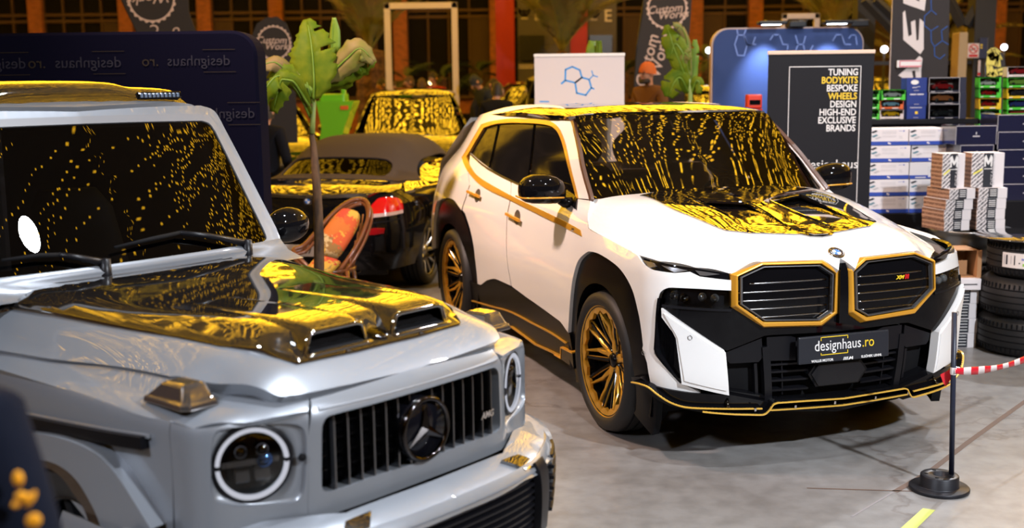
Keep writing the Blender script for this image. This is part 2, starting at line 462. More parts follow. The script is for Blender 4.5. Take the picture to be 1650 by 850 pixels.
# ------------------------------------------------------------------ the hall
def structure(o): o['kind'] = 'structure'; return o
def floor_mat():
    m = bpy.data.materials.new('polished_concrete'); m.use_nodes = True; nt = m.node_tree; b = nt.nodes['Principled BSDF']; N = nt.nodes.new; L = nt.links.new
    tc = N('ShaderNodeTexCoord'); n1 = N('ShaderNodeTexNoise'); n1.inputs['Scale'].default_value = .7; n1.inputs['Detail'].default_value = 8; n1.inputs['Roughness'].default_value = .65
    n2 = N('ShaderNodeTexNoise'); n2.inputs['Scale'].default_value = 9; n2.inputs['Detail'].default_value = 6
    r = N('ShaderNodeValToRGB'); r.color_ramp.elements[0].position = .3; r.color_ramp.elements[0].color = (.17, .155, .145, 1); r.color_ramp.elements[1].position = .68; r.color_ramp.elements[1].color = (.30, .295, .29, 1)
    r2 = N('ShaderNodeValToRGB'); r2.color_ramp.elements[0].position = .35; r2.color_ramp.elements[0].color = (.80, .79, .78, 1); r2.color_ramp.elements[1].position = .6; r2.color_ramp.elements[1].color = (1, 1, 1, 1)
    mx = N('ShaderNodeMixRGB'); mx.blend_type = 'MULTIPLY'; mx.inputs[0].default_value = 1
    v = N('ShaderNodeTexVoronoi'); v.feature = 'DISTANCE_TO_EDGE'; v.inputs['Scale'].default_value = .55
    nz = N('ShaderNodeMixRGB'); nz.inputs[0].default_value = .25; L(tc.outputs['Object'], nz.inputs[1]); L(n2.outputs['Color'], nz.inputs[2]); L(nz.outputs[0], v.inputs['Vector'])
    cr_ = N('ShaderNodeValToRGB'); cr_.color_ramp.elements[0].position = .0; cr_.color_ramp.elements[0].color = (.72, .68, .66, 1); cr_.color_ramp.elements[1].position = .012; cr_.color_ramp.elements[1].color = (1, 1, 1, 1)
    m2 = N('ShaderNodeMixRGB'); m2.blend_type = 'MULTIPLY'; m2.inputs[0].default_value = 1
    L(tc.outputs['Object'], n1.inputs['Vector']); L(tc.outputs['Object'], n2.inputs['Vector']); L(n1.outputs[0], r.inputs[0]); L(n2.outputs[0], r2.inputs[0]); L(r.outputs[0], mx.inputs[1]); L(r2.outputs[0], mx.inputs[2])
    L(v.outputs[0], cr_.inputs[0]); L(mx.outputs[0], m2.inputs[1]); L(cr_.outputs[0], m2.inputs[2]); L(m2.outputs[0], b.inputs['Base Color'])
    b.inputs['Roughness'].default_value = .34; b.inputs['Specular IOR Level'].default_value = .45
    return m
mb = MB(); mb.box((-24, -12, -.2), (24, 46, 0)); structure(mb.build('floor', floor_mat()))
mb = MB(); mb.box((-23.5, 14.2, 0), (23.5, 45, .35)); structure(mb.build('trim_1', mat('stage_grey', (.05, .045, .042), .6)))   # low stage at the back of the hall
M_dark = mat('dark_roof_steel', (.02, .019, .02), .7)
mb = MB(); mb.box((-24, -12, 8.4), (24, 46, 8.6)); structure(mb.build('ceiling', mat('roof_boards', (.035, .028, .022), .8)))
M_brick = bpy.data.materials.new('old_brick'); M_brick.use_nodes = True
nt = M_brick.node_tree; bk = nt.nodes.new('ShaderNodeTexBrick'); tc = nt.nodes.new('ShaderNodeTexCoord'); mp = nt.nodes.new('ShaderNodeMapping'); mp.inputs['Rotation'].default_value = (math.pi/2, 0, 0)
bk.inputs['Color1'].default_value = (.30, .085, .03, 1); bk.inputs['Color2'].default_value = (.20, .055, .022, 1); bk.inputs['Mortar'].default_value = (.20, .12, .08, 1); bk.inputs['Scale'].default_value = 3.4; bk.inputs['Mortar Size'].default_value = .012
nt.links.new(tc.outputs['Object'], mp.inputs[0]); nt.links.new(mp.outputs[0], bk.inputs['Vector']); nt.links.new(bk.outputs['Color'], nt.nodes['Principled BSDF'].inputs['Base Color']); nt.nodes['Principled BSDF'].inputs['Roughness'].default_value = .85
YB = 38.
piers = [at(x, 20, YB)[0] for x in (-75, 60, 205, 331, 446, 645, 800, 960, 1120, 1216, 1340, 1480, 1606, 1740)]
mb = MB()
for i, x in enumerate(piers): mb.box((x-.22, YB-.25, 0), (x+.22, YB+.25, 8.4))
mb.box((-24, YB+.2, 0), (24, YB+.6, 1.5)); mb.box((-24, YB+.2, 5.6), (24, YB+.6, 8.4))
structure(mb.build('wall_back', M_brick))
M_pane = mat('night_pane', (.006, .005, .005), .6, spec=.05); M_frame = mat('rusty_window_frame', (.055, .024, .012), .7); M_cur = mat('dark_wood_panel', (.035, .014, .008), .7)
for i in range(len(piers)-1):
    a, b = piers[i]+.22, piers[i+1]-.22; mb = MB(); n = max(2, int(round((b-a)/.62)))
    mb.box((a, YB+.06, 1.5), (b, YB+.1, 5.6), mi=0)
    for k in range(n+1): x = a+(b-a)*k/n; mb.box((x-.03, YB-.04, 1.5), (x+.03, YB+.06, 5.6), mi=1)
    for z in (1.5, 4.05, 4.25, 5.5): mb.box((a, YB-.05, z), (b, YB+.06, z+.09), mi=1)
    k0 = (i*7) % n; mb.box((a+(b-a)*k0/n+.04, YB+.0, 1.5), (a+(b-a)*(k0+1)/n-.04, YB+.05, 4.05), mi=2)
    structure(mb.build('window_%d' % (i+1), [M_pane, M_frame, M_cur]))
for nm, x in (('wall_left', -24.2), ('wall_right', 24.)):
    mb = MB(); mb.box((x, -12, 0), (x+.2, 46, 8.4)); structure(mb.build(nm, mat('side_wall', (.11, .06, .04), .85)))
mb = MB(); mb.box((-24, -12.2, 0), (24, -12, 8.4)); structure(mb.build('wall_front', mat('side_wall', (.1, .06, .04), .85)))
# steel roof posts and braces on the right
def bar(mb, p, q, w): mb.tube([p, q], w, 4, smooth=False)
mb = MB(); P_ = at(1577, 75, 15.); mb.box((P_[0]-.10, 14.9, .35), (P_[0]+.16, 15.15, 8.4)); bar(mb, at(1556, 42, 15), at(1620, -60, 15), .07); bar(mb, at(1550, 40, 15), at(1500, -60, 15), .07); bar(mb, at(1392, 0, 15), at(1450, 60, 15), .06); bar(mb, at(1410, 0, 15), at(1470, 55, 15), .06)
mb.box((at(1385, 100, 15)[0], 14.95, hgt(15, 104, 1480)), (P_[0], 15.1, hgt(15, 98, 1480))); structure(mb.build('trim_2', M_dark))
mb = MB(); x = at(1392, 50, 16.)[0]; mb.box((x-.12, 15.9, .35), (x+.12, 16.15, 8.4)); structure(mb.build('trim_3', M_dark))
# fairy lights
E_fairy = emis('fairy_light_glow', (1.0, .51, .018), 7.4)
def fairy():
    V = []; F = []
    o = np.array([(1, 0, 0), (-1, 0, 0), (0, 1, 0), (0, -1, 0), (0, 0, 1.4), (0, 0, -1.4)])
    f = [(0, 2, 4), (2, 1, 4), (1, 3, 4), (3, 0, 4), (2, 0, 5), (1, 2, 5), (3, 1, 5), (0, 3, 5)]
    for y0, y1, dx, d0, d1, r in ((-10, 6.7, .24, .08, .15, .015), (6.7, 13, .17, .04, .075, .0165), (13, 31, .15, .05, .075, .028), (31, 36, .3, .08, .12, .028)):
        for x in np.arange(-19, 19.1, dx):
            ph = rng.uniform(0, 6); y = y0+rng.uniform(0, .1)
            while y < y1:
                z = 6.3+.22*math.cos((y+ph)*1.1)+rng.normal(0, .04); k = len(V); V += (o*r*rng.uniform(.75, 1.25)+np.array([x+rng.normal(0, .025), y, z])).tolist(); F += [tuple(q+k for q in t) for t in f]
                y += rng.uniform(d0, d1)
    me = bpy.data.meshes.new('fairy_lights'); me.from_pydata(V, [], F)
    return tag(link('fairy_lights', me, E_fairy), 'strings of tiny golden fairy lights hung under the whole hall roof', 'fairy lights', kind='stuff')
fairy()
# ------------------------------------------------------------------ white SUV
XM = Frame(1.4239, 6.7832, .3267)
XS = Wrap([(.908, 0), (.905, .15), (.888, .4), (.873, .5), (.85, .64), (.785, .8), (.69, .93), (.55, .99), (.3, 1.005), (0, 1.005), (-.5, .985),
           (-1.5, .972), (-2.5, .985), (-3.1, 1.005), (-3.6, .985), (-3.95, .92), (-4.12, .8), (-4.19, .5), (-4.2, 0)],
          [0, .6, .95, 1.3, 2.0, 3.2, 4.2, 4.9, 5.4, 5.9],
          [.2, .35, .5, .8, 1.0, 1.1, 1.2, 1.28, 1.4, 1.5, 1.6, 1.7, 1.76, 1.80, 1.84],
          [[.03, .01, 0, 0, .01, .03, .06, .1, .2, .3, .4, .5, .55, .6, .7],
           [.03, .01, 0, 0, .01, .03, .06, .1, .2, .3, .4, .5, .55, .6, .7],
           [.04, .02, 0, 0, .02, .05, .09, .14, .2, .3, .4, .5, .55, .6, .7],
           [.04, .02, 0, 0, .02, .06, .11, .17, .2, .25, .3, .35, .4, .5, .6],
           [.07, .05, .02, 0, .025, .05, .09, .155, .18, .2, .23, .26, .285, .32, .42],
           [.08, .05, .03, 0, .015, .028, .05, .09, .14, .175, .21, .245, .28, .32, .42],
           [.07, .05, .03, 0, .005, .02, .045, .08, .135, .175, .215, .255, .29, .34, .44],
           [.06, .05, .03, 0, .005, .02, .045, .08, .15, .20, .25, .31, .36, .42, .52],
           [.06, .03, .0, 0, .02, .04, .08, .12, .22, .30, .38, .46, .52, .58, .68],
           [.06, .03, .0, 0, .03, .06, .10, .16, .28, .38, .48, .58, .65, .72, .82]], t0=4.2, t1=12.5)
XH = HZ([-.6, -.25, .1, .4, .6, .72, .82, .9, .96], [0, .3, .48, .62, .75, .84, .92, 1.0],
        [[1.325, 1.325, 1.32, 1.312, 1.295, 1.262, 1.20, 1.10], [1.315, 1.315, 1.31, 1.30, 1.27, 1.225, 1.16, 1.08], [1.275, 1.275, 1.268, 1.25, 1.205, 1.16, 1.10, 1.03],
         [1.225, 1.225, 1.215, 1.185, 1.13, 1.085, 1.04, .98], [1.188, 1.188, 1.178, 1.135, 1.075, 1.03, .98, .92], [1.155, 1.155, 1.143, 1.09, 1.02, .98, .93, .87],
         [1.10, 1.118, 1.108, 1.01, .93, .88, .82, .76], [1.055, 1.068, 1.05, .90, .80, .75, .7, .65], [1.0, 1.0, .97, .8, .7, .65, .6, .55]], t0=4.5, t1=9)
XWS = HX([0, .3, .55, .72, .85], [1.22, 1.283, 1.4, 1.55, 1.7, 1.78, 1.84],
         [[-.27, -.36, -.51, -.69, -.875, -.98, -1.06], [-.29, -.38, -.53, -.71, -.89, -.995, -1.08], [-.35, -.43, -.575, -.75, -.925, -1.02, -1.1], [-.42, -.50, -.64, -.805, -.965, -1.055, -1.14], [-.5, -.565, -.70, -.86, -1.02, -1.11, -1.2]], t0=5, t1=10.5)
XR = HZ([-3.7, -3.3, -2.6, -1.9, -1.3, -1.05, -.95], [0, .3, .5, .62, .7, .78],
        [[1.69, 1.685, 1.675, 1.66, 1.64, 1.60], [1.745, 1.74, 1.73, 1.715, 1.695, 1.65], [1.81, 1.805, 1.795, 1.78, 1.76, 1.72], [1.838, 1.834, 1.825, 1.812, 1.795, 1.75], [1.835, 1.83, 1.82, 1.808, 1.79, 1.74], [1.81, 1.805, 1.795, 1.785, 1.77, 1.72], [1.78, 1.775, 1.77, 1.76, 1.745, 1.70]], t0=5, t1=13)
xm = empty('suv_car', 'white SUV with gold trim, gold spoked wheels and an open black-and-gold double grille', 'car'); XM.place(xm)
def xs(*p): return px(XM, XS, p)
def xh(*p): return px(XM, XH, p)
# --- side of the body
glass_top = [(749.8, 252.5), (777, 203.5), (791.8, 198.5, 1), (822.4, 194.5, 1), (858, 195.2, 1), (882.4, 198, 1), (896, 205, 1), (905, 220, 1), (914, 252, 1), (930, 319)]
glass_bot = [(887, 308.5, 1), (842.7, 297.6, 1), (786.7, 269.6, 1), (757.4, 246)]
drape('body_side', XS, xs((950.9, 321), (942, 290), (932, 245), (924, 207, 1), (919.5, 190, 1), (913, 178, 1), (905, 172.2, 1), (894, 170, 1), (855, 168.5, 1), (820, 172, 1), (790, 180, 1), (766.4, 188.6, 1),
    (751, 208.5, 1), (735.8, 236.5, 1), (718, 264.5, 1), (711.6, 277.3, 1), (705.3, 295, 1), (700, 315, 1), (696.4, 341, 1), (694.8, 366, 1), (696, 401), (698, 400),
    (699.5, 350, 1), (702.7, 327, 1), (709, 322, 1), (718, 318.8, 1), (730.7, 321.8, 1), (743.4, 338.3), (750, 318), (756, 298), (753.6, 274.7))
    + xs(*glass_top)[:] , M_white, xm, skirt=.03, mirror=True)
arch_f = [(915.4, 536), (916.5, 513.4, 1), (919, 477.8, 1), (924.2, 442.2, 1), (931.8, 419.3, 1), (944.5, 406.8, 1), (952, 405, 1), (964.9, 408.6, 1), (982.7, 419.3, 1), (998, 432, 1), (1010.7, 449.8, 1), (1020.9, 472.7, 1), (1028.5, 503.3, 1), (1033, 530, 1), (1036, 556)]
seam_fd = [(928.5, 320), (927, 338, 1), (919, 354, 1), (912.7, 368, 1), (908.4, 404, 1), (907.6, 447, 1), (910.5, 490, 1), (915.4, 536)]
drape('front_fender', XS, xs(*seam_fd[:-1])[::1] + xs(*arch_f) + xs((1035, 561), (1042.5, 584), (1049.2, 619.6), (1071.8, 627.3, 1), (1097, 631, 1), (1133, 634.5), (1098, 617),
    (1054, 569.4), (1055.5, 545), (1058, 500, 1), (1061, 478.5, 1), (1065, 469.5, 1), (1073, 464.5, 1), (1082, 463, 1), (1127, 465, 1), (1172, 467.5), (1190, 468), (1190, 451),
    (1176.7, 451), (1128, 445.2), (1112, 437.5), (1087, 439.5), (1050, 434), (1037, 425), (1027, 411), (1018.3, 405.5), (970, 380, 1), (952, 370.5, 1), (948, 366, 1), (947.2, 350, 1), (950.9, 323)), M_white, xm, skirt=.03, mirror=True)
seam_dd = [(823.6, 290.5), (823.2, 315.4, 1), (820.5, 330, 1), (817, 350.5, 1), (816, 396, 1), (818.5, 429, 1), (824.5, 461.5)]
drape('front_door', XS, xs(*seam_dd) + xs((846, 477.5), (868.2, 493), (901.3, 517.3), (906.3, 523.6), (914, 535)) + xs(*seam_fd[1:-1][::-1]) + xs((927.5, 321)) + xs(*glass_bot[:2]), M_white, xm, off=-.003, skirt=.03, mirror=True)
drape('rear_door', XS, xs((769, 457.2), (774, 458.7), (784, 451), (792, 449.3, 1), (799.4, 449.8, 1), (822.4, 460)) + xs(*[(p[0]-1.3, p[1])+tuple(p[2:]) for p in seam_dd[::-1]][1:]) + xs(*glass_bot[2:]) + xs((754.4, 274), (757, 298), (751, 318), (744.5, 338.3), (748.5, 343), (756.7, 368.4, 1), (762.5, 396.4, 1), (766.4, 429.4, 1)), M_white, xm, off=-.003, skirt=.03, mirror=True)
# --- dark glass of the side windows
M_brass2 = mat('brass_trim_paint', (.52, .27, .03), .36, metal=.3, coat=.4)
def win(nm, *p): drape(nm, XS, xs(*p), M_privacy, xm, off=-.012, skirt=.01, mirror=True)
win('side_window', (863, 194), (882.4, 197, 1), (896, 204, 1), (905.5, 219, 1), (915, 252, 1), (931, 322), (887, 310.5), (849, 301))
win('side_window', (806, 194), (822.4, 193.5, 1), (858.5, 194), (845, 300), (788, 272))
win('side_window', (749, 250), (777, 203), (791.8, 197.5), (801, 195.5), (784, 270.5), (757, 247))
# --- gold line round the windows
gold_in = [(749.8, 252.5)]
drape('gold_window_trim', XS, xs((744.7, 253.5), (776, 200.5), (791.8, 195.6, 1), (822.4, 191.4, 1), (858, 192.2, 1), (883.4, 194.6, 1), (897.8, 202.4, 1), (907, 218, 1), (916.2, 251.8, 1), (932.3, 320),
    (928.6, 319), (921, 287, 1), (912.2, 252, 1), (903.3, 221, 1), (894.2, 207.2, 1), (881, 201.3, 1), (858, 198.8, 1), (822.4, 198, 1), (799, 200, 1), (780, 206), (752.5, 252), (759.5, 269.6, 1), (774, 286.2, 1), (822.4, 314.2, 1), (868.2, 336, 1), (914, 358.2, 1),
    (935.6, 370.2), (938, 380.5), (911.4, 366.8, 1), (866, 344, 1), (819.8, 321, 1), (790, 307, 1), (768.9, 293, 1), (753.6, 275, 1)), M_brass2, xm, off=.006, skirt=.02, mirror=True)
drape('window_rubber', XS, xs((757, 246), (786.7, 270, 1), (842.7, 298, 1), (887, 309, 1), (929, 320), (929, 322.4), (887, 312, 1), (842.7, 301, 1), (786.2, 273, 1), (757, 248.5)), M_satin, xm, off=.004, skirt=.02, mirror=True)
t_ = text_mesh('XM', .028, .0015, shear=.2); 
def badge_M(surf, a, b, off, ang=0.):
    p = surf.P(a, b, off); n = surf.normal(a, b); u = surf.P0(a+.01, b)-surf.P0(a-.01, b) if surf is not XH else np.array([0, 1., 0])
    u = u/np.linalg.norm(u); v = np.cross(n, u); c_, s_ = math.cos(ang), math.sin(ang)
    return rect_M(p, c_*u+s_*v, -s_*u+c_*v, n)
a, b = XS.hit(XM, 924.5, 370); M_ = badge_M(XS, a, b, .009); M_ = M_@Matrix.Rotation(math.pi, 4, 'Z') if M_[2][1] < 0 else M_
me = t_; me.transform(M_ if M_[0][0] > 0 else M_); link('fender_badge', me, M_chrome, xm)
# --- black sill with gold edge lines
drape('sill', XS, xs((756, 452), (769, 458.5), (774, 460), (784, 452.3), (792, 450.6, 1), (799.4, 451, 1), (822.4, 462.5), (868.2, 494.5), (901.3, 518.8), (906.3, 525), (917, 539), (924, 590), (906, 575), (863, 554.5), (825, 527), (807, 525.5), (790, 512), (760, 486)), M_archblack, xm, off=-.004, skirt=.05, mirror=True)
S_ = [(-.004, -.01), (.004, -.01), (.004, .004), (-.004, .004)]
bar_ = lambda w, o=.01: [(-w, -.02), (w, -.02), (w, o), (-w, o)]
rails('sill_gold_line', XS, xs((800, 524), (825, 526), (863, 554), (905, 573)), bar_(.005, .010), M_brass2, xm)
rails('sill_gold_line', XS, xs((761, 484), (790, 492.5, 1), (822, 501.5, 1), (856, 519, 1), (888.5, 536, 1), (913, 552.5)), bar_(.004, .008), M_brass2, xm)
drape('sill_wing', XS, xs((906, 559), (925, 568), (927, 592), (906, 577)), M_black, xm, off=.012, skirt=.03, mirror=True)
rails('sill_wing_edge', XS, xs((896, 570), (906.5, 576), (906.5, 558.5), (925, 567.5)), bar_(.004, .016), M_gold, xm)
# --- black arch rings and wells
def arch(cx, cz, r_in, zlim, nm):
    s0 = np.interp(-cx, -XS.x, XS.s)
    ring = []
    for a in np.linspace(-.18*math.pi, 1.18*math.pi, 30): ring.append((s0+r_in*math.cos(a), max(cz+r_in*math.sin(a), zlim)))
    out = [(s0+(r_in+.2)*math.cos(a), cz+(r_in+.2)*math.sin(a)) for a in np.linspace(1.14*math.pi, -.14*math.pi, 30)]
    drape(nm, XS, ring+out, M_archblack, xm, off=-.022, skirt=.05, mirror=True)
arch(0, .407, .452, .2, 'wheel_arch'); arch(-3.105, .407, .452, .2, 'wheel_arch')
for cx in (0, -3.105):
    for sgn in (1, -1):
        mb = MB(); A_ = np.linspace(-.1*math.pi, 1.1*math.pi, 30)
        ri = [[(cx+r*math.cos(a), sgn*y, .407+r*math.sin(a)) for a in A_] for r, y in ((.60, .935), (.56, .93), (.54, .52), (.02, .52))]
        V = [p for r in ri for p in r]; n = 30
        mb.add(V, [(i*n+k, i*n+k+1, (i+1)*n+k+1, (i+1)*n+k) for i in range(3) for k in range(n-1)], True).build('wheel_well', M_matte, xm)
# --- inner black body so that no gap shows through
mb = MB(); mb.box((-2.55, -.86, .24), (-.56, .86, 1.16)); mb.box((.3, -.55, .3), (.72, .55, .98)); mb.box((-.56, -.5, .3), (.5, .5, 1.05)); mb.box((-4.0, -.5, .3), (-2.5, .5, 1.15)); mb.box((-3.98, -.86, .5), (-3.68, .86, 1.1))
mb.build('underbody', M_matte, xm)

# --- bonnet
hood_half = xh((1227, 421.4), (1275, 419.3, 1), (1325.8, 418.2), (1340, 427), (1351.4, 435))
hood_half = [(-.47, 0), (-.46, -.3, 1), (-.44, -.55, 1)]+[(-.50, -.76)]+xh((951.5, 321.5), (947.8, 343, 1), (948.5, 364, 1), (953, 370, 1), (970, 379.4, 1), (1018.3, 404.6), (1027, 410.4), (1063, 420.6), (1120, 430.5), (1175.5, 440), (1180, 440))+hood_half+[(.878, 0)]
def hsym(h): return h[:-1]+[h[-1]]+[(p[0], -p[1], *p[2:]) for p in h[1:-1][::-1]]
pan = [(-.46, 0), (-.455, -.3, 1)]+xh((1031, 315.5), (1041, 317.5), (1086.4, 338.4, 1), (1124.5, 353.6, 1), (1162.7, 369.6), (1170, 372.2), (1209.8, 376.5), (1264.5, 377.8), (1291.2, 378.3), (1305.3, 381.6))
xe = pan[-1][0]; pan = pan+[(xe+.012, 0)]
vent = xh((1122, 324), (1199, 327.5), (1238, 346, 1), (1274, 371.5), (1230, 369), (1200, 362, 1), (1160, 343, 1))
vm = [(p[0], -p[1], *p[2:]) for p in vent]
op = [(p[0], p[1], *p[2:]) for p in [(-.40, -.05)]+pan[3:8]+[(pan[-1][0]-.05, -.05)]]
hm_ = .05; hole_ = hsym([(-.40, 0), (-.40, -.3)]+[(p[0]*.985+.0, p[1]*.93) for p in pan[2:-1]]+[(pan[-1][0]-.03, 0)])
op = [(-.38, -.12), (-.30, -.50)]+[(p[0]-.02, p[1]+.03) for p in pan[5:9]]+[(.42, -.12)]
drape('bonnet', XH, hsym(hood_half), M_white, xm, holes=[hole_], skirt=.03, res=.04)
drape('bonnet_panel', XH, hsym(pan), M_mirrorblack, xm, holes=[vent, vm], off=.006, skirt=.012, res=.04)
vx0 = min(p[0] for p in vent); vx1 = max(p[0] for p in vent)
for q in (vent, vm):
    drape('bonnet_vent', XH, q, M_mirrorblack, xm, off=lambda v: .004-.032*np.clip((vx1-.05-v[:, 0])/(vx1-vx0-.05), 0, 1)**1.3, skirt=0, res=.03)
ridge = [(-.42, 0), (-.42, -.1)]+xh((1193.3, 319.3), (1226, 328, 1), (1251.8, 339.6, 1), (1279.8, 360, 1), (1303, 379.5), (1312, 381))
ridge = ridge+[(ridge[-1][0]+.003, 0)]
drape('bonnet_ridge', XH, hsym(ridge), M_mirrorblack, xm, off=.014, skirt=.012, res=.04)
rails('bonnet_blade', XH, xh((1119, 322.5), (1160, 324.3, 1), (1199.6, 326.5, 1), (1237, 344.5, 1), (1273.5, 371)), [(-.008, -.01), (.008, -.01), (.005, .014), (-.005, .014)], M_mirrorblack, xm)
rails('bonnet_blade', XH, xh((1119, 323.5), (1135, 331, 1), (1165, 344, 1), (1188, 357, 1), (1205, 374)), [(-.008, -.01), (.008, -.01), (.005, .012), (-.005, .012)], M_mirrorblack, xm)
def roundel(parent, M_, r):
    e = MB().lathe([(0, .004), (.55*r, .005), (.6*r, .005), (.6*r, 0)], 40).build('badge', M_whiteprint, parent); e.data.transform(M_)
    q = MB()
    for a0 in (0, math.pi): q.add([(0, 0, .0058)]+[(.56*r*math.cos(a0+a), .56*r*math.sin(a0+a), .0058) for a in np.linspace(0, math.pi/2, 9)], [(0, i, i+1) for i in range(1, 9)])
    q = q.build('badge_quarter', mat('badge_blue', (.01, .16, .62), .3), e); q.data.transform(M_)
    q = MB().lathe([(.6*r, 0), (.6*r, .006), (.95*r, .006), (r, .003), (r, 0)], 40).build('badge_ring', mat('badge_dark', (.03, .02, .02), .2), e); q.data.transform(M_)
    q = MB().lathe([(.57*r, .005), (.585*r, .0075), (.61*r, .006)], 40); q.lathe([(.93*r, .005), (.97*r, .0075), (1.02*r, .002)], 40)
    q = q.build('badge_rim', M_chrome, e); q.data.transform(M_)
    for ch, a in (('B', .75), ('M', 0.), ('W', -.75)):
        me = text_mesh(ch, .36*r, .0004); me.transform(M_@Matrix.Translation((-.78*r*math.sin(a), .78*r*math.cos(a), .0066))@Matrix.Rotation(a, 4, 'Z')); link('badge_letter', me, M_chrome, e)
    return e
a, b = XH.hit(XM, 1346, 408); n_ = XH.normal(a, 0.); u_ = np.array([0, 1., 0]); roundel(xm, rect_M(XH.P(a, 0., .003), u_, np.cross(n_, u_), n_), .043)
# --- windscreen, roof
ws = [(0, 1.24), (-.45, 1.24, 1), (-.80, 1.262), (-.81, 1.283), (-.708, 1.755), (-.69, 1.768), (-.5, 1.785, 1), (-.25, 1.797, 1), (0, 1.80)]
drape('windscreen', XWS, ws[:-1]+[ws[-1]]+[(-p[0], *p[1:]) for p in ws[1:-1][::-1]], M_screen, xm, off=-.004, skirt=.006, res=.05)
band = [(0, 1.80), (-.25, 1.797, 1), (-.5, 1.785, 1), (-.69, 1.768), (-.708, 1.755), (-.81, 1.283), (-.80, 1.262), (-.775, 1.26), (-.78, 1.29), (-.688, 1.735), (-.67, 1.75), (-.5, 1.768, 1), (-.25, 1.781, 1), (0, 1.784)]
drape('windscreen_band', XWS, band, M_satin, xm, off=-.010, skirt=.004, res=.05)
drape('windscreen_band', XWS, [(-p[0], *p[1:]) for p in band[::-1]], M_satin, xm, off=-.010, skirt=.004, res=.05)
rf = [(-.985, 0), (-.995, -.25, 1), (-1.02, -.5, 1), (-1.06, -.70), (-1.12, -.728), (-1.6, -.745, 1), (-2.3, -.73, 1), (-3.0, -.69, 1), (-3.5, -.62), (-3.6, 0)]
drape('roof', XR, hsym(rf), M_mirrorblack, xm, off=.002, skirt=.03, res=.06)
rails('a_pillar_trim', XS, xs((951.5, 322), (942.6, 290), (933, 245), (925, 207, 1), (921, 192)), [(-.012, -.02), (.010, -.02), (.010, .004), (-.012, .004)], mat('bronze_trim', (.09, .045, .03), .3), xm)
# --- tail
tail = MB(); ys = np.linspace(-.82, .82, 13); prof_ = [(-3.5, 1.70), (-3.72, 1.5), (-3.9, 1.3), (-4.03, 1.1), (-4.1, .9), (-4.1, .5), (-4.0, .3)]
tail.add([(x-.06+.06*(1-(y/.9)**2), y*(.80 if z > 1.6 else .9 if z > 1.4 else 1), z) for x, z in prof_ for y in ys], [(i*13+k, i*13+k+1, (i+1)*13+k+1, (i+1)*13+k) for i in range(6) for k in range(12)], True)
tail.build('tailgate', M_white, xm)
# --- double grille
k_out = [(1177.6, 441.2), (1227, 421.4), (1325.8, 418.2), (1351.4, 435), (1349.7, 504.7), (1324, 525.5), (1230.6, 527.6), (1177.6, 494.1)]
k_mid = [(1186, 444.5), (1228.3, 425), (1325, 421.5), (1350, 437), (1348, 504.2), (1323.5, 523.6), (1230.6, 526), (1186, 492.6)]
k_in = [(1189.5, 446), (1229, 428.6), (1324, 426.2), (1346.8, 440.5), (1344.6, 502.6), (1322.6, 517.6), (1231, 518.8), (1189.5, 491)]
def scaled(pts, f): c = np.mean([p[:2] for p in pts], 0); return [tuple(c+(np.array(p[:2])-c)*f) for p in pts]
K0, K1, K2 = [px(XM, XS, k_out, 0.), px(XM, XS, k_mid, .026), px(XM, XS, k_in, .026)]
K3 = px(XM, XS, k_in, .0)
def ring3(k, off): k = np.array([q[:2] for q in k]); return XS.P0(k[:, 0], k[:, 1])+XS.normal(k[:, 0], k[:, 1])*off
for sg in (1, -1):
    R_ = [ring3(K0, -.03), ring3(K0, .0), ring3(K1, .026), ring3(K2, .028), ring3(K2, -.05)]
    R_ = [r*np.array([1, sg, 1]) for r in R_]
    mb = MB(); n = 8; mb.add([p for r in R_ for p in r], [(i*n+k, i*n+(k+1) % n, (i+1)*n+(k+1) % n, (i+1)*n+k) for i in range(4) for k in range(n)])
    g = mb.build('grille', M_gold, xm, bevel=.004); g['label'] = 'gold eight-sided grille surround'
    i0, i1, i2, i3 = [np.array(ring3(scaled(K2, f), o))*np.array([1, sg, 1]) for f, o in ((.965, .02), (.95, .028), (.925, .028), (.915, .01))]
    MB().add(list(i0)+list(i1)+list(i2)+list(i3), [(i*n+k, i*n+(k+1) % n, (i+1)*n+(k+1) % n, (i+1)*n+k) for i in range(3) for k in range(n)]).build('grille_ring', M_grey, g)
    kb = [(p[0]*sg, p[1]) for p in scaled(K2, 1.02)]
    drape('grille_backing', XS, kb, M_satin, g, off=-.045, skirt=0)
    mb = MB(); sA = [q[0] for q in K2]; s0, s1 = min(sA), max(sA)
    for zz, e0, e1 in ((.968, .10, .07), (.924, .04, .06), (.880, .04, .06), (.836, .05, .07), (.792, .12, .09), (.762, .16, .12)):
        rail(XS, [((s0+e1-.03)*sg, zz), ((s1-e0+.03)*sg, zz-.002)] if sg > 0 else [((s1-e0+.03)*sg, zz-.002), ((s0+e1-.03)*sg, zz)], [(-.0055, -.03), (-.006, -.006), (-.004, .001), (0, .003), (.004, .001), (.006, -.006), (.0055, -.03)], off=.0, step=.03, mb=mb, smooth=True)
    mb.build('grille_slats', mat('bright_slat', (.28, .28, .29), .2, metal=1.), g)
    mb = MB()
    for f in (.3, .62): rail(XS, [((s0+(s1-s0)*f)*sg, .75), ((s0+(s1-s0)*f)*sg, .99)], [(-.006, -.045), (.006, -.045), (.006, -.03), (-.006, -.03)], mb=mb)
    mb.build('grille_struts', M_satin, g)
    if sg < 0:
        a0, b0 = XS.hit(XM, 1453, 446)
        M_ = rect_M(XS.P(a0, b0, .006), np.array([-.05, 1, 0])/1.001, np.array([0, 0, 1.]), np.array([1, .05, 0])/1.001)
        me = text_mesh('XM', .027, .002, shear=.3, bold=.001, sx=1.2); me.transform(M_@Matrix.Translation((-.018, 0, 0))); link('grille_badge', me, M_goldprint, g)
        me = text_mesh('M', .028, .002, shear=.15, bold=.003); me.transform(M_@Matrix.Translation((.027, .001, .0))); link('grille_badge', me, M_red, g)
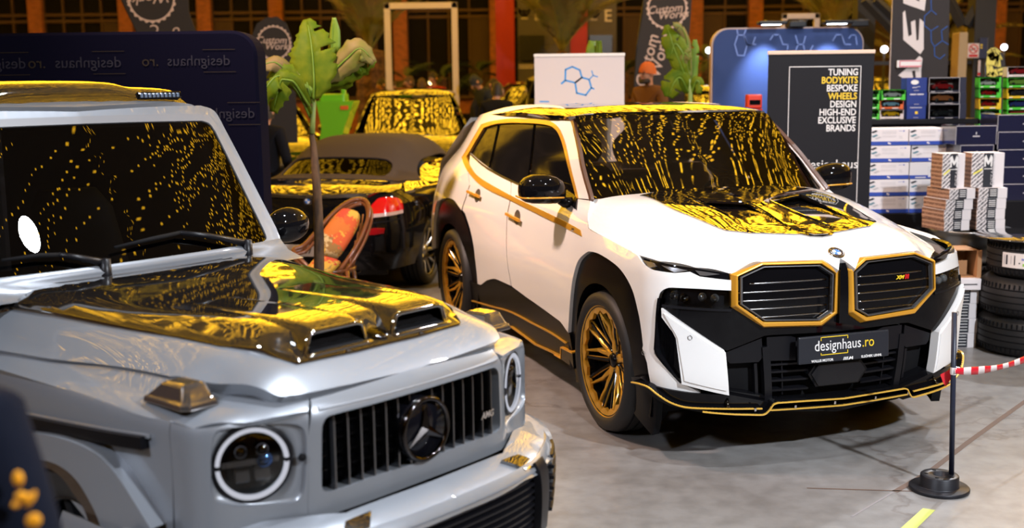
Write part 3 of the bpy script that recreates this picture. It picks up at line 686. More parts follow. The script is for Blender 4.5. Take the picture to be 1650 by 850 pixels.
# --- black nose panel, lamps, white blades
zc = XS.hit(XM, 1358, 533)[1]
nose = [(0, 1.03), (.45, 1.04)]+xs((1179, 442), (1179, 500), (1092, 495.7), (1067, 492.5), (1064.5, 494), (1168, 563.5), (1172, 565), (1232, 541), (1244, 539.5), (1285, 537.5))+[(0, zc)]
drape('nose_panel', XS, nose[:-1]+[nose[-1]]+[(-p[0], *p[1:]) for p in nose[1:-1][::-1]], M_black, xm, off=-.004, skirt=.04)
hl = xs((1061.5, 478), (1065.5, 470, 1), (1073, 465.3, 1), (1082, 463.8, 1), (1127, 466), (1179, 468.5), (1179, 500.5), (1092, 496), (1067, 492.8), (1060.5, 489))
drape('headlight', XS, hl, M_satin, xm, off=-.05, skirt=0, mirror=True)
for o in [q for q in xm.children if q.name.startswith('headlight')]:
    sg = -1 if o.data.vertices[0].co.y < 0 else 1
    hs = [(p[0]*-sg, *p[1:]) for p in hl]
    drape('headlight_lens', XS, hs, M_lens, o, off=-.002, skirt=.0)
    for pxx in ((1132, 479.5), (1153, 481.5)):
        a, b = XS.hit(XM, *pxx); p = XS.P(a*-sg, b, -.035); MB().ball(p, .024, 14, 9).build('projector', mat('projector_glass', (.35, .36, .36), .05, metal=.7), o)
    for pxx in ((1083, 476), (1100, 480)):
        a, b = XS.hit(XM, *pxx); p = XS.P(a*-sg, b, -.03); MB().lathe([(.006, 0), (.02, .015), (.022, .016), (.022, 0)], 20, rect_M(p, *[np.array(q) for q in ((0, 1., 0), (0, 0, 1.), (1., 0, 0))])).build('lamp_cup', M_dchrome, o)
rails('headlight_edge', XS, xs((1178, 499.5), (1092, 495), (1067, 492)), [(-.008, -.03), (.008, -.03), (.006, .006), (-.006, .006)], M_satin, xm)
cs = xs((1061, 478), (1058, 500, 1), (1055.5, 545, 1), (1054.3, 562), (1056.5, 570), (1099, 618), (1089, 545), (1066, 510), (1065.5, 494), (1062, 489))
drape('corner_inlet', XS, cs, M_black, xm, off=-.03, skirt=.02, mirror=True)
rails('corner_inlet_edge', XS, xs((1062, 480), (1059.5, 500, 1), (1057, 545, 1), (1055.8, 562), (1060, 572.5), (1097.5, 615.5)), [(-.008, -.04), (.008, -.04), (.006, .006), (-.006, .006)], M_black, xm)
blade = px(XM, XS, [(1065.5, 496.5), (1166, 563), (1169.5, 568), (1175, 636.2), (1098.5, 618), (1089, 545), (1083, 534), (1066, 510.5)], .02)
drape('corner_blade', XS, blade, M_white, xm, off=.02, skirt=.05, mirror=True)
blade2 = px(XM, XS, [(1069, 504.5), (1162, 567), (1166, 571), (1171, 629), (1103, 613), (1091.5, 544), (1086, 533.5)], .026)
drape('corner_blade_face', XS, blade2, M_white, xm, off=.026, skirt=.008, mirror=True)
for q in ((1112, 541.8), (1037.5, 568)):
    a, b = XS.hit(XM, *q); 
    for sg in (1, -1):
        p = XS.P(a*sg, b, .028 if q[0] > 1060 else .004); n_ = XS.normal(a*sg, b); u_ = np.cross((0, 0, 1.), n_); u_ /= np.linalg.norm(u_)
        MB().lathe([(.0095, 0), (.0095, .001), (.012, .001), (.012, 0)], 20, rect_M(p, u_, np.cross(n_, u_), n_)).build('parking_sensor', M_grey, xm)
drl = xs((1027, 411), (1063, 421), (1120, 431), (1175.6, 440.5), (1179, 451.3), (1128, 445.2), (1112, 437.5), (1087, 439.5), (1050, 434), (1037, 425))
drape('daytime_light', XS, drl, M_black, xm, off=-.018, skirt=.02, mirror=True)
for o in [q for q in xm.children if q.name.startswith('daytime_light')]:
    sg = 1 if o.data.vertices[0].co.y < 0 else -1
    for pl in (((1066, 426), (1090, 430.5), (1108, 434.5), (1096, 437), (1086, 437.5)), ((1120, 434.5), (1140, 437.5), (1160, 441), (1137, 443.5), (1128, 443)), ((1036, 417), (1052, 421.5), (1058, 428), (1047, 430))):
        drape('light_guide', XS, [(a*sg, b) for a, b in px(XM, XS, pl, -.01)], M_grey, o, off=-.010, skirt=.008)
# --- lower intake
low = xs((1176, 566), (1232, 541.5), (1286, 537))+[(0, zc+.005), (0, .29)]+xs((1246, 647), (1176, 637))
lowf = sym(xs((1172, 637), (1167, 563), (1232, 540), (1286, 536)))
drape('lower_intake', XS, [(p[0], p[1]) for p in [(-.001, .29)]+xs((1246, 650), (1176, 640), (1169, 563), (1232, 540), (1286, 536))+[(-.001, zc)]], M_matte, xm, off=-.085, skirt=0, mirror=True)
for sg in (1, -1):
    q = lambda *p, off=0.: [(a*sg, b) for a, b in px(XM, XS, p, off)]
    drape('intake_duct', XS, q((1171, 570), (1231, 546.5), (1233, 577), (1226, 585), (1179.5, 587.5), (1173, 581)), M_satin, xm, off=-.03, skirt=.05)
    drape('intake_bracket', XS, q((1238.7, 544.6), (1276, 542), (1286, 545), (1286, 581.5), (1240, 583)), M_satin, xm, off=-.025, skirt=.05)
    mb = MB()
    rail(XS, q((1237, 560), (1241, 646)), [(-.02, -.08), (.02, -.08), (.02, -.02), (-.02, -.02)], mb=mb)
    rail(XS, q((1222, 588), (1224, 640)), [(-.008, -.08), (.008, -.08), (.008, -.04), (-.008, -.04)], mb=mb)
    for yy in (590.5, 602.5, 617, 633): rail(XS, q((1243, yy), (1308, yy-4.5)), [(-.005, -.08), (.005, -.08), (.005, -.035), (-.005, -.035)], mb=mb)
    rail(XS, q((1266, 585), (1267, 640)), [(-.003, -.08), (.003, -.08), (.003, -.045), (-.003, -.045)], mb=mb)
    mb.build('intake_bars', M_satin, xm)
    drape('intake_floor', XS, q((1176, 631), (1240, 640), (1239, 644.5), (1176, 636.5)), M_black, xm, off=-.02, skirt=.06)
hx = xs((1316, 587), (1304, 604), (1316, 624))
drape('radar_panel', XS, [(a, b) for a, b in hx]+[(-hx[2][0], hx[2][1]), (-hx[1][0], hx[1][1]), (-hx[0][0], hx[0][1])], M_black, xm, off=-.012, skirt=.04)
hx2 = [(a*.9, .9*b+.1*hx[1][1]) for a, b in hx]
drape('radar_cover', XS, hx2+[(-hx2[2][0], hx2[2][1]), (-hx2[1][0], hx2[1][1]), (-hx2[0][0], hx2[0][1])], mat('radar_dark', (.010, .010, .012), .12, spec=.4), xm, off=-.004, skirt=.006)
drape('nose_bar', XS, [(-.027, .735), (.027, .735), (.024, 1.0), (.012, 1.045), (-.012, 1.045), (-.024, 1.0)], M_black, xm, off=.02, skirt=.05)
# --- number plate
zt, zb = XS.hit(XM, 1357, 534.8)[1], XS.hit(XM, 1358, 577.5)[1]; hw = .275; zm = (zt+zb)/2
Mp = rect_M((.943, 0, zm), np.array([0, 1., 0]), np.array([-.05, 0, 1.]), np.array([1., 0, .05])); hh = (zt-zb)/2
pl = MB().box((-hw, -hh, -.02), (hw, hh, 0), bev=.008).build('number_plate', mat('plate_black', (.016, .018, .024), .35), xm); pl.data.transform(Mp); pl['label'] = 'black display plate with white and yellow lettering'
T0 = Mp@Matrix.Translation((0, .016, .0008))
w1 = text_mesh('designhaus', .078, .0008); xs1 = [v.co.x for v in w1.vertices]; w2 = text_mesh('.ro', .078, .0008); xs2 = [v.co.x for v in w2.vertices]
tot = (max(xs1)-min(xs1))+(max(xs2)-min(xs2))+.012; kx = .36/tot; x0 = -.18
w1.transform(T0@Matrix.Translation((x0-min(xs1)*kx, 0, 0))@Matrix.Diagonal((kx, 1, 1, 1))); link('plate_lettering', w1, M_whiteprint, pl)
w2.transform(T0@Matrix.Translation((.18-max(xs2)*kx, 0, 0))@Matrix.Diagonal((kx, 1, 1, 1))); link('plate_lettering', w2, M_goldprint, pl)
mb = MB()
for a in ((-.145, .044, .02, .048), (-.145, -.048, .02, -.044), (-.145, .028, -.141, .048), (.016, .03, .02, .048), (-.145, -.048, -.141, -.036), (.016, -.048, .02, -.03)): mb.box((a[0], a[1], 0), (a[2], a[3], .0012))
q = mb.build('plate_bracket', M_goldprint, pl); q.data.transform(T0)
for tx, xx, sz in (('WALLIS MOTOR', -.135, .018), ('ELS\u00d6NEK LENNI.', .165, .017)): text('plate_lettering', tx, sz, Mp@Matrix.Translation((xx, -hh+.012, .0008)), M_whiteprint, pl, bold=.0004)
mb = MB()
for k in range(3): mb.prism([(.01*k, -.008), (.01*k+.006, -.008), (.01*k+.012, .008), (.01*k+.006, .008)], 0, .001)
mb.prism([(.03, -.008), (.042, .008), (.047, .008), (.049, 0), (.056, .008), (.060, .008), (.060, -.008), (.053, -.008), (.053, .0), (.047, -.006), (.044, -.003), (.039, -.008)], 0, .001)
q = mb.build('plate_mark', M_whiteprint, pl); q.data.transform(Mp@Matrix.Translation((-.01, -hh+.012, .0008)))
# --- splitter with gold edge lines
lipP = [(0, .325)]+xs((1243, 647), (1176, 634.5), (1110, 631), (1049, 618), (1034, 606), (1020, 606), (1022, 614), (1044, 630), (1080, 652), (1140, 664), (1230, 668), (1246, 660))+[(0, .255)]
drape('front_splitter', XS, lipP[:-1]+[lipP[-1]]+[(-p[0], *p[1:]) for p in lipP[1:-1][::-1]], M_black, xm, off=.012, skirt=.12)
def xo(off, *p): return px(XM, XS, p, off)
PLT = [(-.003, -.06), (.003, -.06), (.003, .0), (-.003, .0)]; EDG = [(-.003, -.004), (.003, -.004), (.003, .007), (-.003, .007)]
M_line = mat('gold_edge_paint', (.80, .47, .07), .35, metal=.2, coat=.4)
def lip(pts, o):
    rails('splitter_plate', XS, pts, PLT, M_black, xm, off=o); rails('splitter_gold_edge', XS, pts, EDG, M_line, xm, off=o)
lip(xo(.045, (1018, 613), (1030, 615.7, 1), (1044.6, 621, 1), (1059, 632, 1), (1078.5, 645, 1), (1098, 652.3, 1), (1117.4, 654.9, 1), (1166, 656.4, 1), (1228, 656)), .045)
lip([(-.001, XS.hit(XM, 1351, 640, .05)[1])]+xo(.055, (1300, 643.5), (1253.3, 646.7), (1246, 649.5, 1), (1239.7, 658, 1), (1233, 664, 1), (1226, 665.5), (1195, 665), (1154, 662.8), (1133, 660.7)), .055)
cl = xo(.05, (1239.7, 658.9), (1292, 655.8)); z0_ = cl[-1][1]
lip(cl+[(-.001, XS.hit(XM, 1351, 651.5, .05)[1])], .045)
for s_ in (-.42, -.2, .05, .28, .5):
    p = XS.P(s_, z0_+.012, .05); MB().box(p-np.array([.006, .006, .006]), p+np.array([.006, .006, .012]), bev=.002).build('splitter_bolt', M_chrome, xm)
for sg in (1, -1):
    a, b = XS.hit(XM, 1171, 640); p1 = XS.P(a*sg, b, .005); a, b = XS.hit(XM, 1174, 655, .05); p2 = XS.P(a*sg, b, .05); MB().tube([p1, p2], .007, 10).build('splitter_stay', M_dchrome, xm)

# --- mirrors
def section(cy, cx, cz, hx, hz, n=20, e=2.6):
    return [(cx+hx*np.sign(math.cos(a))*abs(math.cos(a))**(2/e), cy, cz+hz*np.sign(math.sin(a))*abs(math.sin(a))**(2/e)) for a in np.linspace(0, 2*math.pi, n, endpoint=False)]
mc = XM.on(878, 305, 1, -1.03)
for sg in (1, -1):
    prof_ = [(-.90, .03, .035, -.02, .0), (-.925, .062, .07, -.012, 0), (-.97, .085, .087, -.004, .0), (-1.04, .10, .094, .004, 0), (-1.11, .098, .09, .004, -.01), (-1.155, .08, .075, .0, -.02), (-1.18, .05, .05, -.004, -.03), (-1.188, .015, .018, -.006, -.032)]
    m_ = loft('door_mirror', [flip_y(section(y, mc[0]+dx, mc[2]+dz, hx_, hz_)) if sg < 0 else section(y, mc[0]+dx, mc[2]+dz, hx_, hz_) for y, hx_, hz_, dz, dx in prof_], M_black, xm)
    mb = MB(); y_ = np.linspace(-.93, -1.183, 16)
    rows = []
    for y in y_:
        hx_ = np.interp(-y, [-p[0] for p in prof_], [p[1] for p in prof_]); dz = np.interp(-y, [-p[0] for p in prof_], [p[3] for p in prof_]); dx = np.interp(-y, [-p[0] for p in prof_], [p[4] for p in prof_])
        rows.append((mc[0]+dx+hx_*.985+.003, y*sg, mc[2]-.045+.4*dz))
    rows += [(rows[-1][0]-.05, -1.19*sg, rows[-1][2]+.002), (rows[-1][0]-.11, -1.185*sg, rows[-1][2]+.004)]
    mb.tube(rows, .0055, 8); mb.build('mirror_gold_stripe', M_gold, m_)
    mb = MB(); mb.tube([(mc[0]-.02, -.95*sg, mc[2]-.05), (mc[0]+.0, -.90*sg, mc[2]-.085), (mc[0]+.03, -.86*sg, mc[2]-.09)], [.03, .035, .04], 10); mb.build('mirror_arm', M_black, m_)
    tri = xs((905, 292), (914, 296), (931, 320), (929.5, 338), (917, 329), (899, 318))
    drape('mirror_base', XS, [(a*sg, b) for a, b in tri], M_black, m_, off=.012, skirt=.03)
# --- door handles
for (x0, y0, x1, y1, cx, cy) in ((756.5, 309, 776, 317.5, 769, 314.5), (819.5, 344.5, 841, 356, 833, 349.5)):
    for sg in (1, -1):
        a, b = XS.hit(XM, cx, cy)
        cup = [(a*sg+.075*math.cos(t)*.75, b+.05*math.sin(t), 1) for t in np.linspace(0, 2*math.pi, 16, endpoint=False)]
        h_ = drape('door_handle', XS, cup, M_grey, xm, off=.001, skirt=0); h_['label'] = 'door handle cup with gold grip'
        p, q = XS.hit(XM, x0, y0), XS.hit(XM, x1, y1)
        mb = rail(XS, [(p[0]*sg, p[1]), ((p[0]+q[0])/2*sg, (p[1]+q[1])/2, 1), (q[0]*sg, q[1])], [(-.011, .012), (-.009, .028), (.009, .028), (.011, .012)]); mb.build('handle_grip', M_gold, h_)
# --- wheels
def wheel(name, parent, x, y, R, r, w, sgn, style):
    M0 = Matrix.Translation((x, y, R))@Matrix.Rotation(-math.pi/2*sgn, 4, 'X')   # local z points outward
    T = lambda mb, nm, m, p: (lambda o: (o.data.transform(M0), o)[1])(mb.build(nm, m, p))
    h = w/2
    ty = T(MB().lathe([(r-.006, -h*.8), (r+.015, -h*.95), (R-.05, -h), (R-.012, -h*.86), (R-.002, -h*.6), (R, 0), (R-.002, h*.6), (R-.012, h*.86), (R-.05, h), (r+.015, h*.95), (r-.004, h*.80)], 72), name, M_rubber, parent)
    g = MB()
    for q in (-.55, -.2, .2, .55): g.lathe([(R+.0015, q*h-.005), (R+.0015, q*h+.005), (R-.006, q*h+.004), (R-.006, q*h-.004)], 64, closed=True)
    T(g, 'tyre_groove', M_matte, ty)
    T(MB().lathe([(r+.004, h*.80), (r+.002, h*.84), (r-.008, h*.83), (r-.02, h*.6), (r-.03, -.2*h), (r-.03, -h*.8)], 64), 'rim_barrel', M_black, ty)
    T(MB().lathe([(.03, -.02), (.19, -.02), (.19, -.045), (.03, -.045)], 48), 'brake_disc', M_grey, ty)
    cal = MB().lathe([(.12, -.06), (.12, .01), (.215, .01), (.215, -.06)], 14, Matrix.Rotation(2.2 if sgn > 0 else .2, 4, 'Z'), arc=.9); T(cal, 'brake_caliper', M_satin, ty)
    face = h*.72
    return ty, T, face, M0
def spoke(mb, a, r0, r1, w0, w1, z0, z1, t=.03, da=0.):
    """a bar from radius r0 to r1, its face dished from z0 to z1"""
    c0, s0, c1, s1 = math.cos(a), math.sin(a), math.cos(a+da), math.sin(a+da)
    p0 = np.array([r0*c0, r0*s0]); p1 = np.array([r1*c1, r1*s1]); d = p1-p0; d /= np.linalg.norm(d); n = np.array([-d[1], d[0]])
    V = []
    for p, w, z in ((p0, w0, z0), ((p0+p1)/2, (w0+w1)/2, (z0+z1)/2+.004), (p1, w1, z1)):
        V += [(*(p-n*w/2), z-.006), (*(p-n*w*.3), z), (*(p+n*w*.3), z), (*(p+n*w/2), z-.006), (*(p+n*w/2), z-t), (*(p-n*w/2), z-t)]
    F = [(i*6+k, i*6+(k+1) % 6, (i+1)*6+(k+1) % 6, (i+1)*6+k) for i in range(2) for k in range(6)]+[tuple(range(6))[::-1], tuple(range(12, 18))]
    mb.add(V, F)
def xm_wheel(x, sgn, rot):
    R, r, w = .407, .318, .31; y = sgn*(.985-w/2+.003)
    ty, T, face, M0 = wheel('wheel', xm, x, y, R, r, w, sgn, 0); ty['label'] = 'black tyre with gold multi spoke rim'
    mb = MB(); n = 40; V = []; F = []
    for k in range(n):
        a = 2*math.pi*k/n+rot; ri = .292 if k % 2 else .272
        V += [(r*math.cos(a), r*math.sin(a), face+.018), (ri*math.cos(a), ri*math.sin(a), face+.010), (ri*math.cos(a), ri*math.sin(a), face-.01)]
    for k in range(n):
        j = (k+1) % n; F += [(3*k, 3*k+1, 3*j+1, 3*j), (3*k+1, 3*k+2, 3*j+2, 3*j+1)]
    mb.add(V, F); mb.lathe([(r-.001, face+.018), (r+.004, face+.024), (r+.007, face+.016)], 64); rim = T(mb, 'rim_ring', M_brass, ty)
    gold = MB(); blk = MB(); edge = MB(); dz = face-.055
    for i in range(5):
        a = 2*math.pi*i/5+rot
        spoke(gold, a, .03, .115, .050, .046, dz, dz+.004, .04)
        for sd in (-1, 1):
            spoke(gold, a+sd*.12, .105, .20, .030, .022, dz+.003, dz+.022, .035, sd*.06); spoke(gold, a+sd*.18, .195, .29, .022, .010, dz+.021, face+.006, .03, sd*.09)
            b = a+math.pi/5
            spoke(edge, b+sd*.13, .075, .286, .026, .021, dz-.008, face-.006, .014, sd*.085); spoke(blk, b+sd*.13, .07, .283, .0205, .0155, dz-.002, face+.0, .03, sd*.085)
    T(gold, 'rim_spokes', M_brass, ty); T(edge, 'spoke_edging', M_brass, ty); T(blk, 'dark_spokes', M_black, ty)
    T(MB().lathe([(0, dz-.02), (.07, dz-.02), (.085, dz-.05)], 28), 'wheel_hub', M_black, ty)
    cap = T(MB().lathe([(0, dz+.022), (.034, dz+.02), (.042, dz+.01), (.045, dz-.02)], 32), 'centre_cap', M_black, ty)
    nuts = MB()
    for i in range(5):
        a = 2*math.pi*(i+.5)/5+rot; nuts.lathe([(0, dz+.004), (.008, dz+.003), (.009, dz-.02)], 8, Matrix.Translation((.06*math.cos(a), .06*math.sin(a), 0)))
    T(nuts, 'wheel_nuts', M_dchrome, ty)
    return ty
xm_wheel(0, -1, .35); xm_wheel(-3.105, -1, .2); xm_wheel(0, 1, .5); xm_wheel(-3.105, 1, .1)
# --- cabin
M_cloth = mat('brown_leather', (.30, .17, .10), .5, bump=(90, .1, .002)); M_dash = mat('dash_black', (.03, .025, .022), .6)
mb = MB(); mb.box((-.98, -.72, 1.02), (-.52, .72, 1.20), bev=.05); mb.box((-1.25, -.14, .9), (-.9, .14, 1.05), bev=.03); mb.build('dashboard', M_dash, xm)
for y in (-.38, .38):
    s_ = loft('seat', [[(xx+.06*math.cos(t)*1.0, y+w_*math.cos(t), zz+.05*math.sin(t)*0) if 0 else (xx+.075*math.sin(t), y+w_*math.cos(t), zz) for t in np.linspace(0, 2*math.pi, 18, endpoint=False)] for xx, zz, w_ in ((-1.45, .75, .2), (-1.48, .95, .24), (-1.55, 1.15, .25), (-1.62, 1.32, .22), (-1.65, 1.40, .15))], M_cloth, xm)
    loft('headrest', [[(xx+.05*math.sin(t), y+w_*math.cos(t), zz) for t in np.linspace(0, 2*math.pi, 16, endpoint=False)] for xx, zz, w_ in ((-1.66, 1.43, .09), (-1.67, 1.48, .13), (-1.68, 1.56, .13), (-1.68, 1.62, .09))], M_cloth, s_)
st = MB().lathe([(.165+.014*math.cos(t), .014*math.sin(t)) for t in np.linspace(0, 2*math.pi, 10, endpoint=False)], 36, closed=True); st.box((-.16, -.02, -.01), (.16, .02, .01)); st.lathe([(0, .02), (.05, .015), (.055, -.02)], 20)
st = st.build('steering_wheel', M_dash, xm); st.data.transform(Matrix.Translation((-1.08, .38, 1.19))@Matrix.Rotation(-1.15, 4, 'Y'))
mb = MB(); mb.box((-1.12, -.11, 1.60), (-1.09, .11, 1.66), bev=.012); mb.build('rear_view_mirror', M_dash, xm)
mb = MB(); mb.box((-3.4, -.75, 1.0), (-2.3, .75, 1.30), bev=.06); mb.build('rear_seat', M_cloth, xm)
# ------------------------------------------------------------------ silver boxy off-roader
G = Frame(-.825, 4.052, .866)
GW = Wrap([(.70, 0), (.692, .25), (.682, .38), (.665, .44), (.625, .5), (.597, .56), (.582, .62), (.555, .69), (.50, .735), (.4, .75), (.1, .775), (-.3, .785), (-.8, .79), (-1.2, .79), (-3.0, .77), (-3.3, .66), (-3.36, 0)],
          [0, .42, .75, 1.0, 1.5, 3.4, 5.], [.45, .7, .8, 1.0, 1.04, 1.07, 1.1, 1.14, 1.25, 1.31, 1.6, 1.83, 1.92],
          [[.02, 0, 0, 0, .008, .03, .06, .1, .2, .3, .5, .7, .8], [.02, 0, 0, 0, .008, .03, .06, .1, .2, .3, .5, .7, .8], [.02, 0, 0, 0, .008, .03, .06, .1, .2, .3, .5, .7, .8],
           [.0, 0, 0, 0, .006, .025, .05, .09, .16, .2, .3, .4, .45], [.0, 0, 0, 0, .004, .02, .045, .08, .14, .17, .2, .22, .25], [0, 0, 0, 0, 0, .005, .01, .02, .06, .1, .17, .21, .26], [0, 0, 0, 0, 0, .005, .01, .02, .06, .1, .17, .21, .26]], t0=1.5, t1=7.5)
gy = [0, .25, .4, .5, .58, .64, .70, .78, .86]
GH = HZ([-1.2, -.8, -.2, .3, .42, .53, .60, .64, .70], gy,
        [[1.25, 1.25, 1.25, 1.245, 1.235, 1.215, 1.18, 1.12, 1.07], [1.24, 1.24, 1.24, 1.235, 1.222, 1.195, 1.15, 1.10, 1.05], [1.215, 1.215, 1.215, 1.21, 1.185, 1.145, 1.10, 1.06, 1.0], [1.20, 1.20, 1.203, 1.192, 1.155, 1.12, 1.08, 1.0, .95],
         [1.188, 1.188, 1.185, 1.165, 1.12, 1.085, 1.04, 1.0, .9], [1.155, 1.155, 1.152, 1.135, 1.10, 1.06, 1.0, .9, .9], [1.115, 1.115, 1.112, 1.095, 1.06, 1.02, .95, .9, .9], [1.088, 1.088, 1.085, 1.06, 1.02, .98, .9, .9, .9], [1.03, 1.03, 1.02, 1.0, .95, .9, .9, .9, .9]], t0=1.5, t1=7)
GF = HZ([-1.2, -.9, -.3, .2, .42, .55, .62, .67, .72], [0, .42, .5, .58, .66, .72, .76, .82, .88],
        [[1.12, 1.12, 1.12, 1.12, 1.12, 1.115, 1.105, 1.085, 1.03], [1.11, 1.11, 1.11, 1.11, 1.11, 1.105, 1.095, 1.07, 1.02], [1.1, 1.1, 1.1, 1.1, 1.095, 1.085, 1.07, 1.035, .95], [1.1, 1.1, 1.1, 1.1, 1.088, 1.068, 1.045, .99, .9], [1.09, 1.09, 1.088, 1.08, 1.068, 1.048, 1.02, .97, .9],
         [1.085, 1.085, 1.075, 1.063, 1.05, 1.02, .98, .9, .85], [1.075, 1.07, 1.055, 1.03, .99, .94, .9, .85, .8], [1.052, 1.047, 1.02, .98, .9, .85, .8, .8, .8], [1.02, 1.0, .97, .9, .8, .8, .8, .8, .8]], t0=1.5, t1=7)
GS = HX([0, .3, .5, .62, .72], [1.2, 1.307, 1.5, 1.7, 1.831, 1.92], [[-.76, -.845, -.995, -1.15, -1.252, -1.32], [-.77, -.855, -1.005, -1.16, -1.262, -1.33], [-.79, -.873, -1.023, -1.178, -1.28, -1.348], [-.81, -.892, -1.042, -1.197, -1.30, -1.37], [-.84, -.92, -1.07, -1.225, -1.33, -1.40]], t0=2, t1=8)
GB = Wrap([(.87, 0), (.865, .2), (.85, .34), (.82, .46), (.75, .60), (.65, .73), (.5, .82), (.3, .86), (-.2, .87)], [0, .4, .8, 1.2, 2.0], [.3, .45, .6, .66, .70, .74, .78],
          [[.06, .01, 0, .005, .03, .09, .2], [.06, .01, 0, .005, .03, .09, .2], [.06, .01, 0, .005, .03, .09, .2], [.06, .01, 0, .005, .02, .06, .2], [.06, .01, 0, .005, .02, .06, .2]], t0=1.5, t1=6.5)
GT = HZ([.3, .5, .62, .68, .74, .8, .84, .88], [0, .3, .5, .65, .8, .9], [[.76, .76, .75, .745, .735, .70], [.755, .755, .745, .735, .71, .66], [.75, .75, .735, .715, .66, .6], [.74, .74, .725, .69, .6, .6], [.73, .725, .705, .63, .6, .5], [.708, .70, .66, .6, .5, .5], [.685, .675, .6, .5, .5, .5], [.62, .6, .5, .5, .4, .4]], t0=1.5, t1=6.5)
_T = GF.T; _m = _T.m
for _i, _x in enumerate(_T.A):
    if _x < .42:
        k_ = min(1, (.42-_x)/.12)
        for _j, _y in enumerate(_T.B):
            w_ = min(1, max(0, (.76-_y)/.10)); tgt = float(GH.T(_x, min(_y, .70)))-.010; _m[_i, _j] += (max(tgt, _m[_i, _j])-_m[_i, _j])*w_*k_
M_silver = mat('silver_grey_paint', (.20, .215, .24), .36, metal=.4, coat=.8, coat_rough=.02)
M_bchrome = mat('blackened_chrome', (.06, .055, .055), .1, metal=1.)
M_carbon = mat('black_carbon_weave', (.010, .009, .009), .05, coat=1., coat_rough=.02, spec=1., ior=2.3)
g = empty('off_road_car', 'silver grey boxy off-road car with upright slatted grille, round headlights and carbon bonnet', 'car'); G.place(g)
def gp(surf, *p, off=0.): return px(G, surf, p, off)
def msym(surf, nm, pts, m, **k):
    return drape(nm, surf, pts, m, g, mirror=True, **k)
# --- grille frame
fr_out = gp(GW, (500, 641), (560, 627.5), (640, 608), (720, 587), (778, 569), (789, 565))
frame_half = [(-.0, 1.085)]+gp(GW, (500.5, 643), (497.5, 700, 1), (497, 760, 1), (496.5, 839), (530, 829))+[(0, GW.hit(G, 677, 776)[1])]
hole = gp(GW, (518.5, 700), (520, 684, 1), (527, 672, 1), (541, 666.5, 1), (600, 651), (677, 629))
zt_ = hole[-1][1]; hole = hole[:-1]+[(0, zt_)]
hb = gp(GW, (677, 743), (600, 768), (549, 786.5), (531, 791.5, 1), (521, 789, 1), (518.5, 778, 1)); hb = [(0, hb[0][1])]+hb[1:]
hole_h = hole+hb
full = lambda h: h+[(-p[0], *p[1:]) for p in h[::-1] if abs(p[0]) > 1e-6]
def close2(h):  # first and last points lie on the centre line
    return h+[(-p[0], *p[1:]) for p in h[1:-1][::-1]]
oh = hole_h[6:]+hole_h[:6] if False else hole_h
hf = [hb[0]]+hb[1:]+hole[:-1]+[hole[-1]]
frm = drape('grille_frame', GW, close2(frame_half), M_silver, g, holes=[close2(hf)], skirt=.05, res=.035)
drape('grille_frame_top', GF, [(q[0], q[1]) for q in [(.55, 0), (.55, -.48)]+gp(GF, (500, 634), (500.5, 645))+[(.672, -.4, 1), (.685, -.2, 1), (.69, 0)]]+[(.685, .2, 1), (.672, .4, 1)]+[(p[0], -p[1]) for p in gp(GF, (500.5, 645), (500, 634))]+[(.55, .48)], M_silver, g, skirt=.02, res=.035)
drape('grille_backing', GW, [(p[0]*1.03, p[1]) for p in close2(hf)], M_matte, g, off=-.09, skirt=0)
z0, z1 = hb[0][1], zt_
rails_ = MB()
for y in np.linspace(-.355, .355, 15):
    if abs(y) < .03: continue
    mb = MB(); rail(GW, [(y, z0-.01), (y, z1+.01)], [(-.006, -.07), (.006, -.07), (.006, -.02), (.003, -.004), (-.003, -.004), (-.006, -.02)], mb=mb, smooth=False); mb.build('grille_slat', M_satin if 0 else mat('slat_smoked_chrome', (.17, .17, .18), .2, metal=1.), frm)
for zz in np.linspace(z0, z1, 6)[1:-1]:
    rail(GW, [(-.37, zz), (.37, zz)], [(-.003, -.08), (.003, -.08), (.003, -.055), (-.003, -.055)], step=.05).build('grille_crossbar', mat('slat_smoked_chrome', (.17, .17, .18), .2, metal=1.), frm)
a, b = GW.hit(G, 677, 692); zc_ = b; Ms = rect_M((.712, 0, zc_+.002), np.array([0, 1., 0]), np.array([0, 0, 1.]), np.array([1., 0, 0]))
st = MB().lathe([(0, -.01), (.100, -.01), (.104, -.02), (.104, -.07)], 48).build('star_disc', mat('star_black', (.004, .004, .006), .12, spec=.3), frm); st.data.transform(Ms)
q = MB().lathe([(.099+.0085*math.cos(t), .009*math.sin(t)) for t in np.linspace(0, 2*math.pi, 12, endpoint=False)], 56, closed=True).build('star_ring', M_bchrome, st); q.data.transform(Ms)
mb = MB()
for k in range(3):
    a = math.pi/2+2*math.pi*k/3; d = np.array([math.cos(a), math.sin(a)]); n_ = np.array([-d[1], d[0]]); p1 = d*.094
    b1, b2 = -d*.004+n_*.015, -d*.004-n_*.015
    mb.add([(0, 0, .012), (*p1, .004), (*(n_*.017+d*.009), .0), (*(-n_*.017+d*.009), .0)], [(0, 2, 1), (0, 1, 3)])
q = mb.build('three_pointed_star', M_bchrome, st); q.data.transform(Ms)
for (pxx, tx) in (((783, 670), 'AMG'),):
    a, b = GW.hit(G, 783, 667); me = text_mesh(tx, .032, .003, shear=.25, bold=.001); me.transform(rect_M(GW.P(a, b, .004), np.array([-.1, 1, 0]), np.array([0, 0, 1.]), np.array([1., .1, 0]))); link('grille_badge', me, M_chrome, frm)
